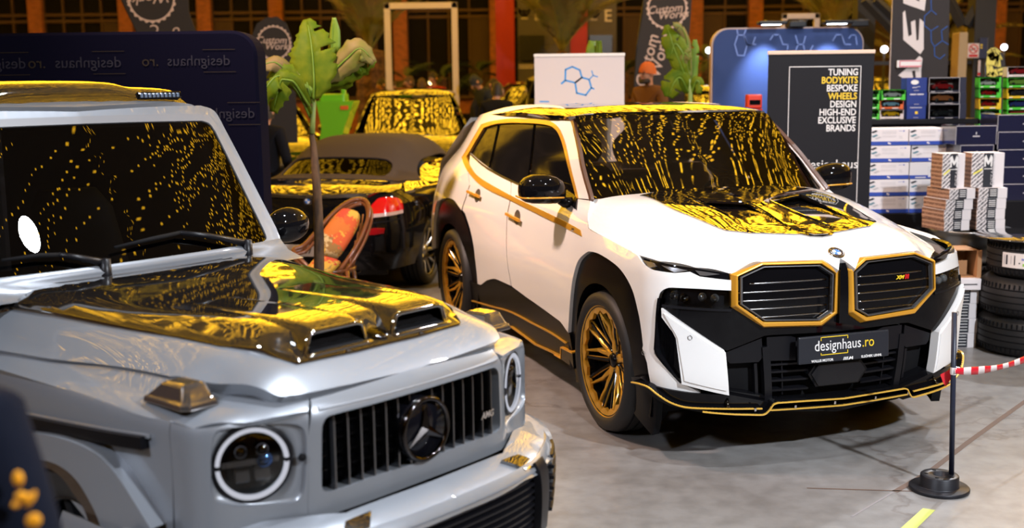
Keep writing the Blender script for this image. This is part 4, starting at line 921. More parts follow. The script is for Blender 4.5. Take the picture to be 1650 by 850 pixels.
# --- headlamp panels
hp_in = gp(GW, (345, 700, 1), (362, 690.5, 1), (410, 685.5, 1), (460.7, 682, 1), (484, 686, 1), (493, 700, 1), (494, 740, 1), (491, 785, 1), (484, 802, 1), (470, 809.5, 1), (400, 815.5, 1), (360, 812, 1), (343, 803, 1), (340, 770, 1), (340, 730, 1))
hp = gp(GW, (311, 690), (380, 681, 1), (440, 671.5, 1), (496.3, 662), (497.3, 700, 1), (496.7, 760, 1), (496, 839), (440, 846), (380, 851), (282, 856), (278, 760, 1), (275.5, 680))
msym(GW, 'headlight_panel', hp, M_silver, holes=[hp_in], skirt=.03, res=.03)
# lamps
p0 = np.array(G.on(397, 745, 0, .585)); LAMP = []
zL = .908; yL = .584
for sg in (1, -1):
    cy_, sy_ = math.cos(.44), math.sin(.44)*sg; nL = np.array([cy_, sy_, 0]); uL = np.array([-sy_, cy_, 0])
    Ml = rect_M((.585, sg*yL, zL), uL, np.array([0, 0, 1.]), nL)
    bz = [(-p[0]*sg, *p[1:]) for p in hp_in]
    # bowl round the lamp: from the panel opening down to the lamp ring
    c_ = curve2(bz, True, .02); P1 = GW.P0(c_[:, 0], c_[:, 1]); N1 = GW.normal(c_[:, 0], c_[:, 1])
    cen = np.array([.585, sg*yL, zL])-nL*.012; ring = []
    for p in P1:
        d = p-cen; d -= nL*(d@nL); d /= np.linalg.norm(d); ring.append(cen+d*.117)
    ring = np.array(ring); n = len(P1)
    mid = P1*.5+ring*.5-nL*.004
    MB().add(list(P1)+list(P1*.9+ring*.1-N1*.012)+list(mid)+list(ring)+list(ring-nL*.05), [(i*n+k, i*n+(k+1) % n, (i+1)*n+(k+1) % n, (i+1)*n+k) for i in range(4) for k in range(n)], True).build('headlight_bezel', M_silver, g)
    o = MB().lathe([(0, -.075), (.06, -.07), (.095, -.03), (.104, .0)], 48).build('headlight', M_satin, g); o.data.transform(Ml)
    T = lambda mb, nm, m: (lambda q: (q.data.transform(Ml), q)[1])(mb.build(nm, m, o))
    T(MB().lathe([(.118, -.05), (.119, -.012), (.116, -.002), (.108, -.002), (.106, -.012)], 56), 'lamp_seal', M_satin)
    for a0 in (.06, math.pi+.06):
        mb = MB(); mb.lathe([(.106, -.012), (.1075, -.002), (.102, .003), (.0955, .0), (.094, -.012)], 40, Matrix.Rotation(a0, 4, 'Z'), arc=math.pi-.12); T(mb, 'light_ring', emis('daylight_ring', (.86, .88, 1.0), .62))
    T(MB().lathe([(0, .012), (.05, .0095), (.08, .004), (.094, -.003)], 48), 'headlight_lens', M_lens)
    mb = MB(); mb.box((-.085, -.012, -.05), (.085, .006, -.03)); mb.box((-.05, -.06, -.055), (-.005, -.018, -.02), bev=.006); mb.box((.008, -.06, -.055), (.055, -.018, -.02), bev=.006)
    mb.ball((-.03, .035, -.03), .026, 14, 9); mb.ball((.033, .035, -.03), .026, 14, 9); T(mb, 'reflector', M_dchrome)
    T(MB().lathe([(0, .0), (.02, -.002), (.024, -.012)], 24, Matrix.Translation((-.04 if sg > 0 else .04, .0, -.012))), 'lamp_emblem', mat('lamp_blue', (.05, .12, .3), .1, metal=.8))
for sg in (1, -1):
    a, b = GW.hit(G, 487, 736); p = GW.P(a*sg, b, .002); n_ = GW.normal(a*sg, b); u_ = np.cross((0, 0, 1.), n_); u_ /= np.linalg.norm(u_)
    MB().lathe([(0, .003), (.011, .003), (.013, 0)], 20, rect_M(p, u_, np.cross(n_, u_), n_)).build('parking_sensor', M_matte, g)
# --- fender tops and sides
ft = gp(GF, (275, 679), (226, 669, 1), (128, 634, 1), (0, 595), (-60, 580), (-60, 558), (0, 568), (136, 587.5, 1), (273, 609.5), (338, 620, 1), (440, 637.5, 1), (497, 636), (499, 640), (497, 662), (440, 671.5, 1), (380, 681, 1), (311, 690))
drape('fender_top', GF, ft, M_silver, g, skirt=.02, res=.04)
ftl = [(p[0], -p[1]*.97, *p[2:]) for p in ft if p[0] > .2]
drape('fender_top', GF, ftl[:3] + [(.1, .70), (.1, .60)] + ftl[3:] if False else [(.1, .70), (.1, .58)]+[(p[0], -p[1], *p[2:]) for p in gp(GF, (273, 609.5), (338, 620, 1), (440, 637.5, 1), (497, 636), (499, 640), (497, 662), (440, 671.5, 1), (380, 681, 1), (311, 690), (275, 679))], M_silver, g, skirt=.02, res=.04)
side = gp(GW, (275, 678), (226, 667, 1), (128, 632, 1), (0, 592), (-60, 575))+[(1.9, 1.10), (2.1, .5), (1.55, .5)]+gp(GW, (60, 790), (110, 800), (150, 850))+gp(GW, (279.5, 855), (277.5, 760, 1))
drape('front_fender', GW, [(-p[0], *p[1:]) for p in gp(GW, (275, 678), (250, 672))+[(1.1, 1.0), (1.2, .95), (1.0, .5)]+gp(GW, (279.5, 855), (277.5, 760, 1))], M_silver, g, skirt=.02, res=.05)
drape('front_fender', GW, side, M_silver, g, skirt=.02, res=.04)
arc_up = [(-60, 690), (0, 694.5, 1), (40, 696, 1), (82, 702, 1), (120, 713, 1), (147, 726, 1), (167, 741, 1), (185.4, 762.5, 1), (200, 783, 1), (212.7, 803, 1), (228, 828, 1), (243, 852)]
arc_in = [(163.6, 852), (152, 822, 1), (136, 792.5, 1), (122, 772, 1), (106, 757, 1), (87, 746, 1), (65.5, 740, 1), (30, 735, 1), (-60, 732)]
fl = gp(GW, *arc_up, *arc_in, off=.055)
s_mid = .66
drape('wheel_flare', GW, fl, M_silver, g, off=.055, skirt=.062, res=.03)
li = gp(GW, *[(p[0]+.5, p[1]-.5) for p in arc_in], (-60, 742), (30, 745), (65.5, 750.5, 1), (84, 757, 1), (102, 772, 1), (117, 793, 1), (135, 820, 1), (146, 852), off=.05)
drape('flare_lip', GW, li, mat('bronze_lip', (.03, .016, .010), .10, metal=.3, coat=1.), g, off=.05, skirt=.03, res=.03)
tr = gp(GW, (-60, 650), (0, 665.5), (240, 710.5)); 
rail(GW, tr, [(-.021, -.03), (.021, -.03), (.019, .03), (-.019, .03)]).build('side_moulding', M_archblack, g)
rail(GW, gp(GW, (-60, 642), (0, 657), (243, 702)), [(-.012, -.03), (.012, -.03), (.004, .012), (-.004, .012)]).build('moulding_edge', M_silver, g)
for sg in (1, -1):
    mb = MB(); A_ = np.linspace(-.3*math.pi, 1.3*math.pi, 30)
    ri = [[(-.08+r*math.cos(a), sg*y, .42+r*math.sin(a)) for a in A_] for r, y in ((.53, .735), (.52, .72), (.50, .42), (.02, .42))]
    mb.add([p for r in ri for p in r], [(i*30+k, i*30+k+1, (i+1)*30+k+1, (i+1)*30+k) for i in range(3) for k in range(29)], True).build('wheel_well', M_matte, g)
# --- bonnet
gap_l = [(0, 564), (136, 583.5, 1), (273, 605.5), (338, 616.5, 1), (440, 634, 1), (470, 636, 1), (500, 631.5, 1), (565, 618.5), (631, 603.5), (677, 591)]
hl_ = gp(GH, *gap_l[:-2]); xf = GH.hit(G, 665, 596)[0]
hood = [(-.76, 0), (-.765, -.4, 1), (-.85, -.80), (-.95, -.80)]+hl_+[(xf-.004, -.1, 1), (xf, 0)]
hleft = [(xf-.004, .1, 1)]+[(p[0], -p[1], 1) for p in hl_[::-1] if p[0] > .3]+[(.2, .615, 1), (-.2, .635, 1), (-.78, .665), (-.765, .4, 1)]
cb = gp(GH, (0, 495.5), (100, 511, 1), (191, 528), (354.5, 558), (447, 577), (478, 587), (485, 586), (571, 568), (640, 550.5)); xc = cb[-1][0]
carb = [(-.74, 0), (-.745, -.35, 1), (-.765, -.62), (-.79, -.64)]+cb[:-1]+[(xc, 0)]
cin = [(-.70, 0), (-.71, -.5)]+[(p[0]-.02, p[1]+.04) for p in cb[1:6]]+[(xc-.05, -.3), (xc-.05, 0)]
drape('bonnet', GH, hood+hleft, M_silver, g, skirt=.045, res=.04)
def ss_(t): t = np.clip(t, 0, 1); return t*t*(3-2*t)
def carb_off(v):
    x, y = v[:, 0], np.abs(v[:, 1]); e_ = ss_((.47+.16*ss_((.45-x)/1.2)-y)/.14)
    return .010+e_*(.030*ss_((.25-x)/.95)+.040*ss_((x+.45)/.75)*(1-ss_((x-.41)/.06)))
drape('carbon_bonnet_panel', GH, hsym(carb), M_carbon, g, off=carb_off, skirt=.02, res=.04)
# raised scoops with openings in front
for sg in (1, -1):
    v = gp(GH, (483, 548), (574, 530.5), (583, 541), (572, 553), (492, 571), (484, 565), off=.03)
    ys_ = (-.315, -.055); rows = []
    for x, h, w in ((-.62, .0, .02), (-.35, .018, .0), (0., .036, 0), (.28, .052, 0), (.43, .066, 0), (.485, .070, .0), (.505, .064, .0)):
        r = []
        for t in np.linspace(0, 1, 13):
            y = ys_[0]-w*.5+(ys_[1]-ys_[0]+w)*t; e = min(t, 1-t); k_ = min(1, e/.12)
            z = float(GH.T(x, abs(y)))+.006+max(h, 0)*(1-(1-k_)**2); r.append((x, y*-sg if sg > 0 else y, z))
        rows.append(r)
    mb = MB(); V = [p for r in rows for p in r]; mb.add(V, [(i*13+k, i*13+k+1, (i+1)*13+k+1, (i+1)*13+k) for i in range(6) for k in range(12)], True)
    sb = mb.build('bonnet_scoop', M_carbon, g)
    top = rows[-1]; bot = [(p[0]+.02, p[1], float(GH.T(p[0]+.02, abs(p[1])))+.012) for p in top]
    ins_t = [(p[0], p[1]*1.0, p[2]-.008) for p in top[1:-1]]; ins_b = [(p[0]-.0, p[1], p[2]+.006) for p in bot[1:-1]]
    back_t = [(p[0]-.14, p[1], p[2]-.012) for p in ins_t]; back_b = [(p[0]-.14, p[1], p[2]+.03) for p in ins_b]
    n = 11; MB().add(ins_t+back_t, [(k, k+1, n+k+1, n+k) for k in range(n-1)]).add(ins_b+back_b, [(k, k+1, n+k+1, n+k) for k in range(n-1)]).add(back_t+back_b, [(k, k+1, n+k+1, n+k) for k in range(n-1)]).build('scoop_opening', M_matte, sb)
    fr_ = [top[0]]+top[1:-1]+[top[-1], bot[-1]]+bot[1:-1][::-1]+[bot[0]]
    mb = MB(); mb.tube(fr_, .009, 8, closed=True); mb.build('scoop_lip', M_carbon, sb)
p = np.array([.50, 0, float(GH.T(.50, 0))+.016]); n_ = GH.normal(.5, 0.); u_ = np.array([0, 1., 0]); Mq = rect_M(p, u_, np.cross(n_, u_), n_)
bd = MB().lathe([(0, .006), (.03, .007), (.036, .004), (.037, -.012)], 32).build('bonnet_badge', M_dchrome, g); bd.data.transform(Mq)
# --- windscreen, pillars, roof
wsp = px(G, GS, [(0, 450), (174.5, 427, 1), (327, 405.5, 1), (395, 393.5, 1), (424, 388.5, 1), (433, 383, 1), (432, 372, 1), (417, 334), (344, 206, 1), (338, 197.5, 1), (327, 195.3, 1), (200, 201, 1), (0, 210)])
b0 = GS.hit(G, 0, 450); t0 = GS.hit(G, 0, 210)
wsp = [p for p in wsp]; half = [(0, GS.hit(G, 0, 450)[1]+.0)]+[]
yb = wsp[5][0]; yt = wsp[9][0]
zb_, zt2 = wsp[2][1], wsp[10][1]
r_ = [(0, zb_-.012), (.3, zb_-.008, 1), (yb-.05, zb_), (yb-.02, zb_+.012, 1), (yb-.012, zb_+.05), (yt, zt2-.05), (yt-.012, zt2-.015, 1), (yt-.05, zt2), (.3, zt2+.006, 1), (0, zt2+.008)]
glassp = r_+[(-p[0]*1.30, *p[1:]) for p in r_[1:-1][::-1]]
drape('windscreen', GS, glassp, glass('dark_windscreen', (.03, .035, .045), 1.8), g, skirt=.004, res=.05)
ro = [(p[0]*1.0+(.03 if p[0] > .1 else 0), p[1]+(-.03 if p[1] < 1.5 else .03), *p[2:]) for p in r_]
ro[4] = (r_[4][0]+.03, r_[4][1]); ro[5] = (r_[5][0]+.03, r_[5][1])
outp = ro+[(-p[0]*1.30, *p[1:]) for p in ro[1:-1][::-1]]
drape('windscreen_seal', GS, outp, M_grey if 0 else mat('grey_rubber', (.17, .17, .18), .35), g, holes=[glassp], off=.006, skirt=.03, res=.04)
ex = [(ro[3][0]+.05, 1.215), (ro[4][0]+.062, ro[4][1]), (ro[5][0]+.05, ro[5][1]), (ro[6][0]+.055, ro[6][1]+.03, 1), (ro[7][0]+.02, ro[7][1]+.042), (0, ro[9][1]+.042)]
po = ex+[(-p[0]*1.26, *p[1:]) for p in ex[:-1][::-1]]
drape('windscreen_frame', GS, po, M_silver, g, holes=[[(p[0]*.985, p[1]+.0, *p[2:]) for p in outp]], off=-.002, skirt=.08, res=.05)
# cowl between glass and bonnet
mb = MB(); ys = np.linspace(-.90, .72, 25); V = []
for y in ys:
    xg = float(GS.T(abs(y), 1.30))+.012; V += [(xg, y, 1.31), (xg+.03, y, 1.285), (-.82-.03*abs(y), y, 1.262), (-.74, y, 1.235)]
mb.add(V, [(i*4+k, i*4+k+1, (i+1)*4+k+1, (i+1)*4+k) for i in range(24) for k in range(3)], True).build('cowl', M_silver, g)
drape('cowl_vent', GH, [(-.735, -.6), (-.69, -.57), (-.675, -.2, 1), (-.67, .2, 1), (-.69, .57), (-.735, .6), (-.72, .2, 1), (-.72, -.2, 1)], M_matte, g, off=.014, skirt=.01)
GR = HZ([-3.4, -3.0, -2.0, -1.5, -1.33, -1.27], [0, .4, .58, .64, .70], [[1.90, 1.89, 1.87, 1.85, 1.78], [1.935, 1.93, 1.915, 1.895, 1.83], [1.95, 1.945, 1.93, 1.91, 1.84], [1.945, 1.94, 1.925, 1.905, 1.84], [1.93, 1.925, 1.91, 1.89, 1.83], [1.90, 1.895, 1.88, 1.86, 1.80]], t0=2, t1=9)
drape('roof_panel', GR, hsym([(-1.29, 0), (-1.32, -.4, 1), (-1.36, -.64), (-1.40, -.67), (-3.3, -.67), (-3.35, 0)]), M_silver, g, skirt=.04, res=.07)
# roof pod with light bars
rows = []
for x, h, w in ((-1.36, .0, .585), (-1.365, .035, .585), (-1.38, .062, .58), (-1.44, .075, .575), (-1.7, .082, .56), (-2.0, .06, .52), (-2.2, .0, .5)):
    r = []
    for t in np.linspace(-1, 1, 31):
        y = w*t; k_ = min(1, (1-abs(t))/.07); sc_ = .62+.38*max(0, 1-(abs(t)/.62)**4) if abs(t) < .62 else .66
        sc_ = 1.0-.30/(1+math.exp(-(abs(t)-.5)*26)); r.append((x, y, float(GR.T(x, abs(y)))-.003+h*sc_*(1-(1-k_)**3)))
    rows.append(r)
mb = MB(); mb.add([p for r in rows for p in r], [(i*31+k, i*31+k+1, (i+1)*31+k+1, (i+1)*31+k) for i in range(6) for k in range(30)], True)
pod = mb.build('roof_pod', M_carbon, g); pod['label'] = 'black roof pod with a light bar at each end'
for sg in (1, -1):
    zb = float(GR.T(-1.36, .45)); lb = MB().box((-1.375, sg*.33 if sg > 0 else -.55, zb+.010), (-1.352, .55 if sg > 0 else -.33, zb+.042), bev=.008).build('light_bar', M_black, pod)
    for k in range(10):
        y = sg*(.345+.0205*k); MB().box((-1.356, y-.0075, zb+.016), (-1.3495, y+.0075, zb+.036), bev=.003).build('light_cell', mat('led_cell', (.10, .13, .18), .15, coat=1.), lb)
# --- wipers
for (hx_, hy_, pts) in ((0, 0, ((0, 426), (60, 418), (92, 417), (120, 421), (165, 430))), (0, 0, ((180, 405), (240, 391), (285, 381), (330, 386), (392, 398)))):
    P_ = [GS.P(*GS.hit(G, *q), .03) for q in pts]
    w_ = MB(); w_.tube([P_[2], P_[3], P_[4]], [.010, .012, .016], 8); w_.build('wiper_arm', M_satin, g)
    q_ = bpy.data.objects['wiper_arm'] if False else g.children[-1]
    MB().tube(P_[:3], [.006, .009, .008], 8).build('wiper_blade', M_matte, q_)
    e_ = P_[4]; MB().lathe([(0, .02), (.022, .015), (.024, -.05)], 16, Matrix.Translation(e_)).build('wiper_pivot', M_satin, q_)
for q in ((352, 425), (395, 416)):
    a, b = GH.hit(G, *q); p = GH.P(a, b, .02); MB().box(p-np.array([.035, .05, .015]), p+np.array([.035, .05, .012]), bev=.008).build('bonnet_catch', M_satin, g)
# --- turn lamps on the fenders
for sg in (1, -1):
    x, y = .365, .659*sg; zb = float(GF.T(x, .659))-.006
    rr = lambda l, w, dx, z: [(x+dx+l*1.25*a, y+w*1.2*b, z) for a, b in ((-1, -1), (.8, -1), (1, -.7), (1, .7), (.8, 1), (-1, 1))]
    o = loft('turn_lamp', [rr(.085, .058, 0, zb), rr(.082, .055, 0, zb+.018), rr(.074, .046, 0, zb+.022), rr(.045, .034, .012, zb+.062), rr(.036, .026, .012, zb+.068)], mat('smoked_chrome', (.30, .27, .25), .07, metal=.9, coat=1.), g, smooth=False)
    b_ = o.modifiers.new('bevel', 'BEVEL'); b_.width = .004; b_.segments = 2
# --- front bumper
gapb = [(530, 833), (600, 806), (677, 778), (740, 754), (797, 733)]
crease = [(560, 862), (600, 847), (677, 822), (760, 796), (838, 773)]
top_r = [G.on(*q, 2, .72) for q in ((833, 682), (865, 683), (882, 692), (887, 702))]
bt = [(.738, 0), (.725, -.36), (.66, -.47), (.60, -.56), (.56, -.66), (.40, -.80), (.30, -.84), (.33, -.865), (.5, -.825, 1), (.65, -.735, 1), (.75, -.605, 1), (.815, -.465, 1), (.845, -.34, 1), (.858, -.2, 1), (.862, 0)]
MB().box((.40, -.52, .58), (.76, .52, .655)).build('dark_gap_plate', M_matte, g)  # black plate added inside so the gap above the bumper reads as shade
drape('bumper_top', GT, hsym(bt), M_silver, g, skirt=.03, res=.04)
face = [(0, .70), (.55, .70), (.9, .695), (1.5, .70), (1.5, .42), (.7, .42), (.62, .65, 1), (.5, .668), (0, .668)]
for sg in (1, -1): drape('bumper_face', GB, [(p[0]*sg, *p[1:]) for p in face[:]], M_silver, g, skirt=.03, res=.04)
drape('bumper_intake', GB, [(-.5, .67), (.5, .67), (.5, .42), (-.5, .42)], M_matte, g, off=-.05, skirt=0)
for k, zz in enumerate(np.linspace(.645, .44, 9)):
    rail(GB, [(-.48, zz), (.48, zz)], [(-.005, -.05), (.005, -.05), (.004, -.015), (-.004, -.015)], step=.05).build('intake_slat', M_satin, g)
for sg in (1, -1):
    q = [(a*-sg, b) for a, b in gp(GB, (846, 764), (871, 756), (865, 832), (852, 856))] if 0 else [(sg*.425, .69), (sg*.50, .69), (sg*.51, .44), (sg*.44, .42)]
    drape('carbon_end_cap', GB, q, M_satin, g, off=.012, skirt=.03)
    q = [(a, abs(b)*sg) for a, b in gp(GT, (806, 745.5), (833, 735.5), (869, 752), (845, 760))]
    drape('carbon_end_top', GT, q, M_carbon, g, off=.012, skirt=.02)
    for k in range(6):
        rail(GB, [(sg*.63, .655-.04*k), (sg*.78, .665-.04*k)], [(-.008, -.02), (.008, -.02), (.006, .008), (-.006, .008)]).build('corner_louvre', M_satin, g)
# --- rest of the body, far side mirror
sd = [(1.98, 1.07), (2.02, .5), (2.6, .42), (3.6, .42), (4.05, .6), (4.1, 1.1), (4.05, 1.28), (2.45, 1.30), (2.3, 1.20)]
for sg in (1,):
    drape('door_side', GW, [(p[0]*sg, p[1]) for p in sd], M_silver, g, off=-.01, skirt=.03, res=.1)
    drape('side_glass', GW, [(p[0]*sg, p[1]) for p in [(2.5, 1.30), (2.95, 1.82), (4.2, 1.82), (4.2, 1.30)]], M_sideglass, g, off=-.02, skirt=.0, res=.1)
    drape('upper_frame', GW, [(p[0]*sg, p[1]) for p in [(2.42, 1.27), (2.95, 1.88), (4.35, 1.88), (4.35, 1.27)]], M_silver, g, holes=[[(p[0]*sg, p[1]) for p in [(2.56, 1.32), (3.0, 1.80), (4.2, 1.80), (4.2, 1.32)]]], skirt=.03, res=.1)
mb = MB(); mb.box((-3.4, -.66, .5), (-3.3, .66, 1.86), bev=.04); mb.build('tail_door', M_silver, g)
mb = MB(); mb.box((-3.25, -.7, .35), (-.75, .7, .95)); mb.box((-.75, -.4, .4), (.52, .4, 1.02)); mb.build('underbody', M_matte, g)
mb = MB(); mb.box((-1.25, -.6, 1.0), (-.85, .6, 1.24), bev=.04); mb.build('dashboard', M_dash, g)
for y in (-.36, .36):
    s_ = loft('seat', [[(xx+.07*math.sin(t), y+w_*math.cos(t), zz) for t in np.linspace(0, 2*math.pi, 16, endpoint=False)] for xx, zz, w_ in ((-1.9, .8, .2), (-1.95, 1.1, .24), (-2.05, 1.4, .22), (-2.08, 1.5, .15))], M_dash, g)
mm = G.on(455, 363, 1, .90)
for sg in (1, -1):
    MB().ball((mm[0], sg*.93, mm[2]), 1, 20, 12, (.075, .12, .085)).build('door_mirror', M_black, g)
    MB().tube([(mm[0], sg*.85, mm[2]-.04), (mm[0]+.03, sg*.72, mm[2]-.09)], .03, 10).build('mirror_arm', M_black, g.children[-1])
for x in (-.08, -2.75):
    for sg in (1, -1):
        y = sg*(.86-.19)
        ty, T, fc, M0 = wheel('wheel', g, x, y, .42, .29, .28, sg, 0)
        sp_ = MB()
        for k in range(10): spoke(sp_, 2*math.pi*k/10, .05, .28, .05, .03, fc-.03, fc+.0, .03)
        sp_.lathe([(0, fc-.02), (.06, fc-.025), (.07, fc-.06)], 24); T(sp_, 'rim_spokes', M_matte, ty)
# ------------------------------------------------------------------ black convertible, its tail towards the camera (own frame: x runs out of the tail)
B = Frame(-1.70, 11.72, -.25)
BW = Wrap([(.95, 0), (.945, .35), (.91, .62), (.84, .79), (.68, .885), (.4, .93), (0, .945), (-.6, .93), (-1.5, .91), (-2.6, .90), (-3.2, .84), (-3.55, .65), (-3.65, 0)],
          [0, .6, 1.0, 1.6, 3.0, 5.5], [.18, .32, .45, .62, .78, .90, .98, 1.05, 1.12], [[.12, .04, 0, .0, .04, .075, .10, .14, .2], [.12, .04, 0, .0, .04, .075, .11, .16, .25], [.10, .04, 0, .0, .03, .06, .10, .16, .28], [.06, .04, .01, 0, .015, .05, .11, .2, .3], [.06, .05, .02, 0, .01, .04, .09, .16, .26], [.06, .05, .02, 0, .01, .04, .09, .16, .26]], t0=8, t1=16)
BT = HZ([-3.6, -2.9, -2.2, -1.9, -1.2, -.6, -.3, .05, .3, .45, .75, .88, .95], [0, .3, .48, .58, .66, .76, .86],
        [[.80, .79, .78, .77, .75, .70, .6], [.98, .98, .97, .96, .95, .92, .85], [1.06, 1.06, 1.05, 1.04, 1.03, 1.01, .95], [1.22, 1.215, 1.18, 1.12, 1.06, 1.02, .96], [1.45, 1.44, 1.395, 1.31, 1.18, 1.03, .96], [1.46, 1.45, 1.405, 1.32, 1.19, 1.04, .96], [1.40, 1.39, 1.35, 1.27, 1.15, 1.04, .96], [1.25, 1.245, 1.215, 1.16, 1.09, 1.04, .97],
         [1.12, 1.115, 1.10, 1.08, 1.055, 1.035, .98], [1.07, 1.07, 1.065, 1.055, 1.045, 1.025, .97], [1.045, 1.045, 1.035, 1.025, 1.01, .97, .9], [1.0, 1.0, .99, .97, .94, .9, .8], [.94, .94, .92, .9, .85, .8, .7]], t0=8, t1=16)
cv = empty('convertible_car', 'glossy black convertible with a closed brown-black cloth roof seen from behind', 'car'); B.place(cv)
bw = lambda *p, off=0.: px(B, BW, p, off)
bt = lambda *p, off=0.: px(B, BT, p, off)
M_softtop = mat('brown_cloth_top', (.050, .034, .026), .9, bump=(160, .25, .002)); M_lampred = mat('tail_lamp_red', (.60, .004, .008), .08, coat=1., emit=(.8, .01, .01), es=.10)
side_ = [(-.0, .30), (-.0, 1.0), (-.55, .985), (-.95, 1.0), (-1.3, 1.03), (-2.2, 1.02), (-3.3, 1.01), (-4.4, .95), (-4.6, .3)]
for sg in (1, -1):
    cz = .33; s0 = float(np.interp(0, -BW.x, BW.s)); s1 = float(np.interp(2.75, -BW.x, BW.s)); holes = []
    for s_ in (s0, s1): holes.append([(sg*(s_+.36*math.cos(a)), max(.285, cz+.36*math.sin(a))) for a in np.linspace(-.12*math.pi, 1.12*math.pi, 24)])
    q = [(0, .28), (sg*.4, .26), (sg*1.0, .27)]+[(sg*(s0-.42), .27), (sg*(s0+.42), .27), (sg*(s1-.42), .25), (sg*(s1+.42), .25), (sg*4.8, .28), (sg*4.8, .88), (sg*4.3, .96), (sg*3.4, 1.02), (sg*2.4, 1.03), (sg*1.5, 1.02), (sg*1.05, .99), (sg*.8, .97), (sg*.5, .97), (0, .97)]
    drape('body_side', BW, q, M_black, cv, holes=holes, skirt=.03, res=.07)
drape('boot_lid', BT, hsym([(.36, 0), (.36, -.55), (.30, -.74), (.5, -.80), (.70, -.76), (.84, -.60, 1), (.90, -.35, 1), (.915, 0)]), M_mirrorblack, cv, off=.004, skirt=.05, res=.05)
rail(BW, [(-.62, .965), (-.3, .975, 1), (0, .978, 1), (.3, .975, 1), (.62, .965)], [(-.012, -.02), (.012, -.02), (.008, .03), (-.008, .03)], step=.04).build('boot_lip', M_mirrorblack, cv)
drape('quarter_panel', BT, [(.36, .60), (.30, .75), (.5, .84), (.3, .87), (-.6, .87), (-2.0, .86), (-2.0, .79), (-.6, .79), (-.1, .72), (.2, .70)], M_mirrorblack, cv, off=.003, skirt=.03, res=.05); drape('quarter_panel', BT, [(.36, -.60), (.30, -.75), (.5, -.84), (.3, -.87), (-.6, -.87), (-2.0, -.86), (-2.0, -.79), (-.6, -.79), (-.1, -.72), (.2, -.70)], M_mirrorblack, cv, off=.003, skirt=.03, res=.05)
top_h = [(-2.0, 0), (-2.0, -.56), (-1.7, -.62), (-.60, -.645), (-.40, -.66, 1), (-.26, -.70, 1), (-.15, -.775), (.05, -.76), (.30, -.70), (.40, -.5, 1), (.42, -.25, 1), (.42, 0)]
rw_h = [(.02, 0), (.02, -.30, 1), (.0, -.50, 1), (.07, -.555, 1), (.22, -.56, 1), (.30, -.50, 1), (.31, -.25, 1), (.31, 0)]
def mirr(h): return [(p[0], -p[1], *p[2:]) for p in h]
drape('cloth_roof', BT, hsym(top_h), M_softtop, cv, holes=[hsym(rw_h)], off=.01, skirt=.03, res=.05)
drape('rear_window', BT, hsym(rw_h), glass('dark_rear_window', (.05, .05, .05), 1.3), cv, off=-.004, skirt=0, res=.06)
for sg in (1, -1): drape('side_window', BT, [(-2.0, sg*.60), (-1.7, sg*.65), (-.60, sg*.675), (-.42, sg*.69, 1), (-.31, sg*.735, 1), (-.25, sg*.79), (-2.1, sg*.79)], mat('gold_mirroring_side_glass', (.01, .009, .008), .02, spec=1., coat=1., ior=2.2), cv, off=-.01, skirt=.0, res=.06)
rail(BT, [(-2.0, .605), (-1.7, .652), (-.78, .676)], [(-.012, -.01), (.012, -.01), (.01, .014), (-.01, .014)], step=.05).build('roof_rail', M_mirrorblack, cv)
tl_ = bw((594.7, 336), (603, 326, 1), (612, 319, 1), (628, 317.5, 1), (644, 321, 1), (648.5, 332, 1), (648.5, 343), (625, 348, 1), (598.5, 351))
for sg in (1, -1):
    o = drape('tail_lamp', BW, [(p[0]*sg, *p[1:]) for p in tl_], M_lampred, cv, off=.008, skirt=.03, res=.03); 
    zs_ = [p[1] for p in tl_]; ss_ = [p[0]*sg for p in tl_]
    lo_ = bw((599, 345), (624, 342.5, 1), (648, 337.5), (648.5, 343), (625, 348, 1), (598.5, 351)); drape('lamp_strip', BW, [(p[0]*sg, *p[1:]) for p in lo_], mat('lamp_pale', (.55, .40, .38), .15, coat=1.), o, off=.011, skirt=.005, res=.03)
    drape('rear_reflector', BW, [(p[0]*sg, *p[1:]) for p in bw((588, 369.5), (604, 367), (620, 367), (618.5, 375.5), (603, 378), (587, 378.5))], mat('reflector_red', (.30, .004, .008), .15, coat=1.), cv, off=.004, skirt=.01, res=.03)
    drape('bumper_groove', BW, [(p[0]*sg, *p[1:]) for p in bw((560, 362), (600, 358, 1), (650, 349), (650, 351), (600, 360.5, 1), (560, 364.5))], M_matte, cv, off=.003, skirt=.0, res=.04)
    for dx in (0, .085):
        p = BW.P0(-(.40+dx)*sg*-1, .27); MB().lathe([(.030, -.12), (.036, .0), (.034, .012), (.028, .012), (.027, -.10)], 24, rect_M((p[0]-.02, p[1], .27), (0, 1, 0), (0, 0, 1), (1, 0, 0))).build('exhaust_tip', M_dchrome, cv)
drape('diffuser', BW, [(-.85, .20), (.85, .20), (.8, .30), (.3, .34), (-.3, .34), (-.8, .30)], M_satin, cv, off=-.02, skirt=.05, res=.06)
a, b = BW.hit(B, 481.4, 323.4); roundel(cv, rect_M(BW.P(0., b, .004), np.array([0, 1., 0]), np.array([0, 0, 1.]), np.array([1., 0, 0])), .045)
zp = BW.hit(B, 481, 403)[1]; pl = MB().box((-.26, -.055, 0), (.26, .055, .012), bev=.004); o = pl.build('number_plate', mat('plate_white', (.5, .48, .48), .4), cv); Mpp = rect_M((BW.P(0., zp, .0)[0]+.004, 0, zp), np.array([0, 1., 0]), np.array([0, 0, 1.]), np.array([1., 0, 0])); o.data.transform(Mpp); text('plate_lettering', '507', .085, Mpp@Matrix.Translation((-.0, 0, .0125)), M_dkp if 0 else mat('plate_ink', (.03, .03, .035), .5), o, bold=.002)
MB().box((-3.2, -.78, .25), (.75, .78, .92)).build('underbody', M_matte, cv)
MB().box((-1.9, -.6, .9), (-1.5, .6, 1.05)).build('dashboard', M_dash, cv)
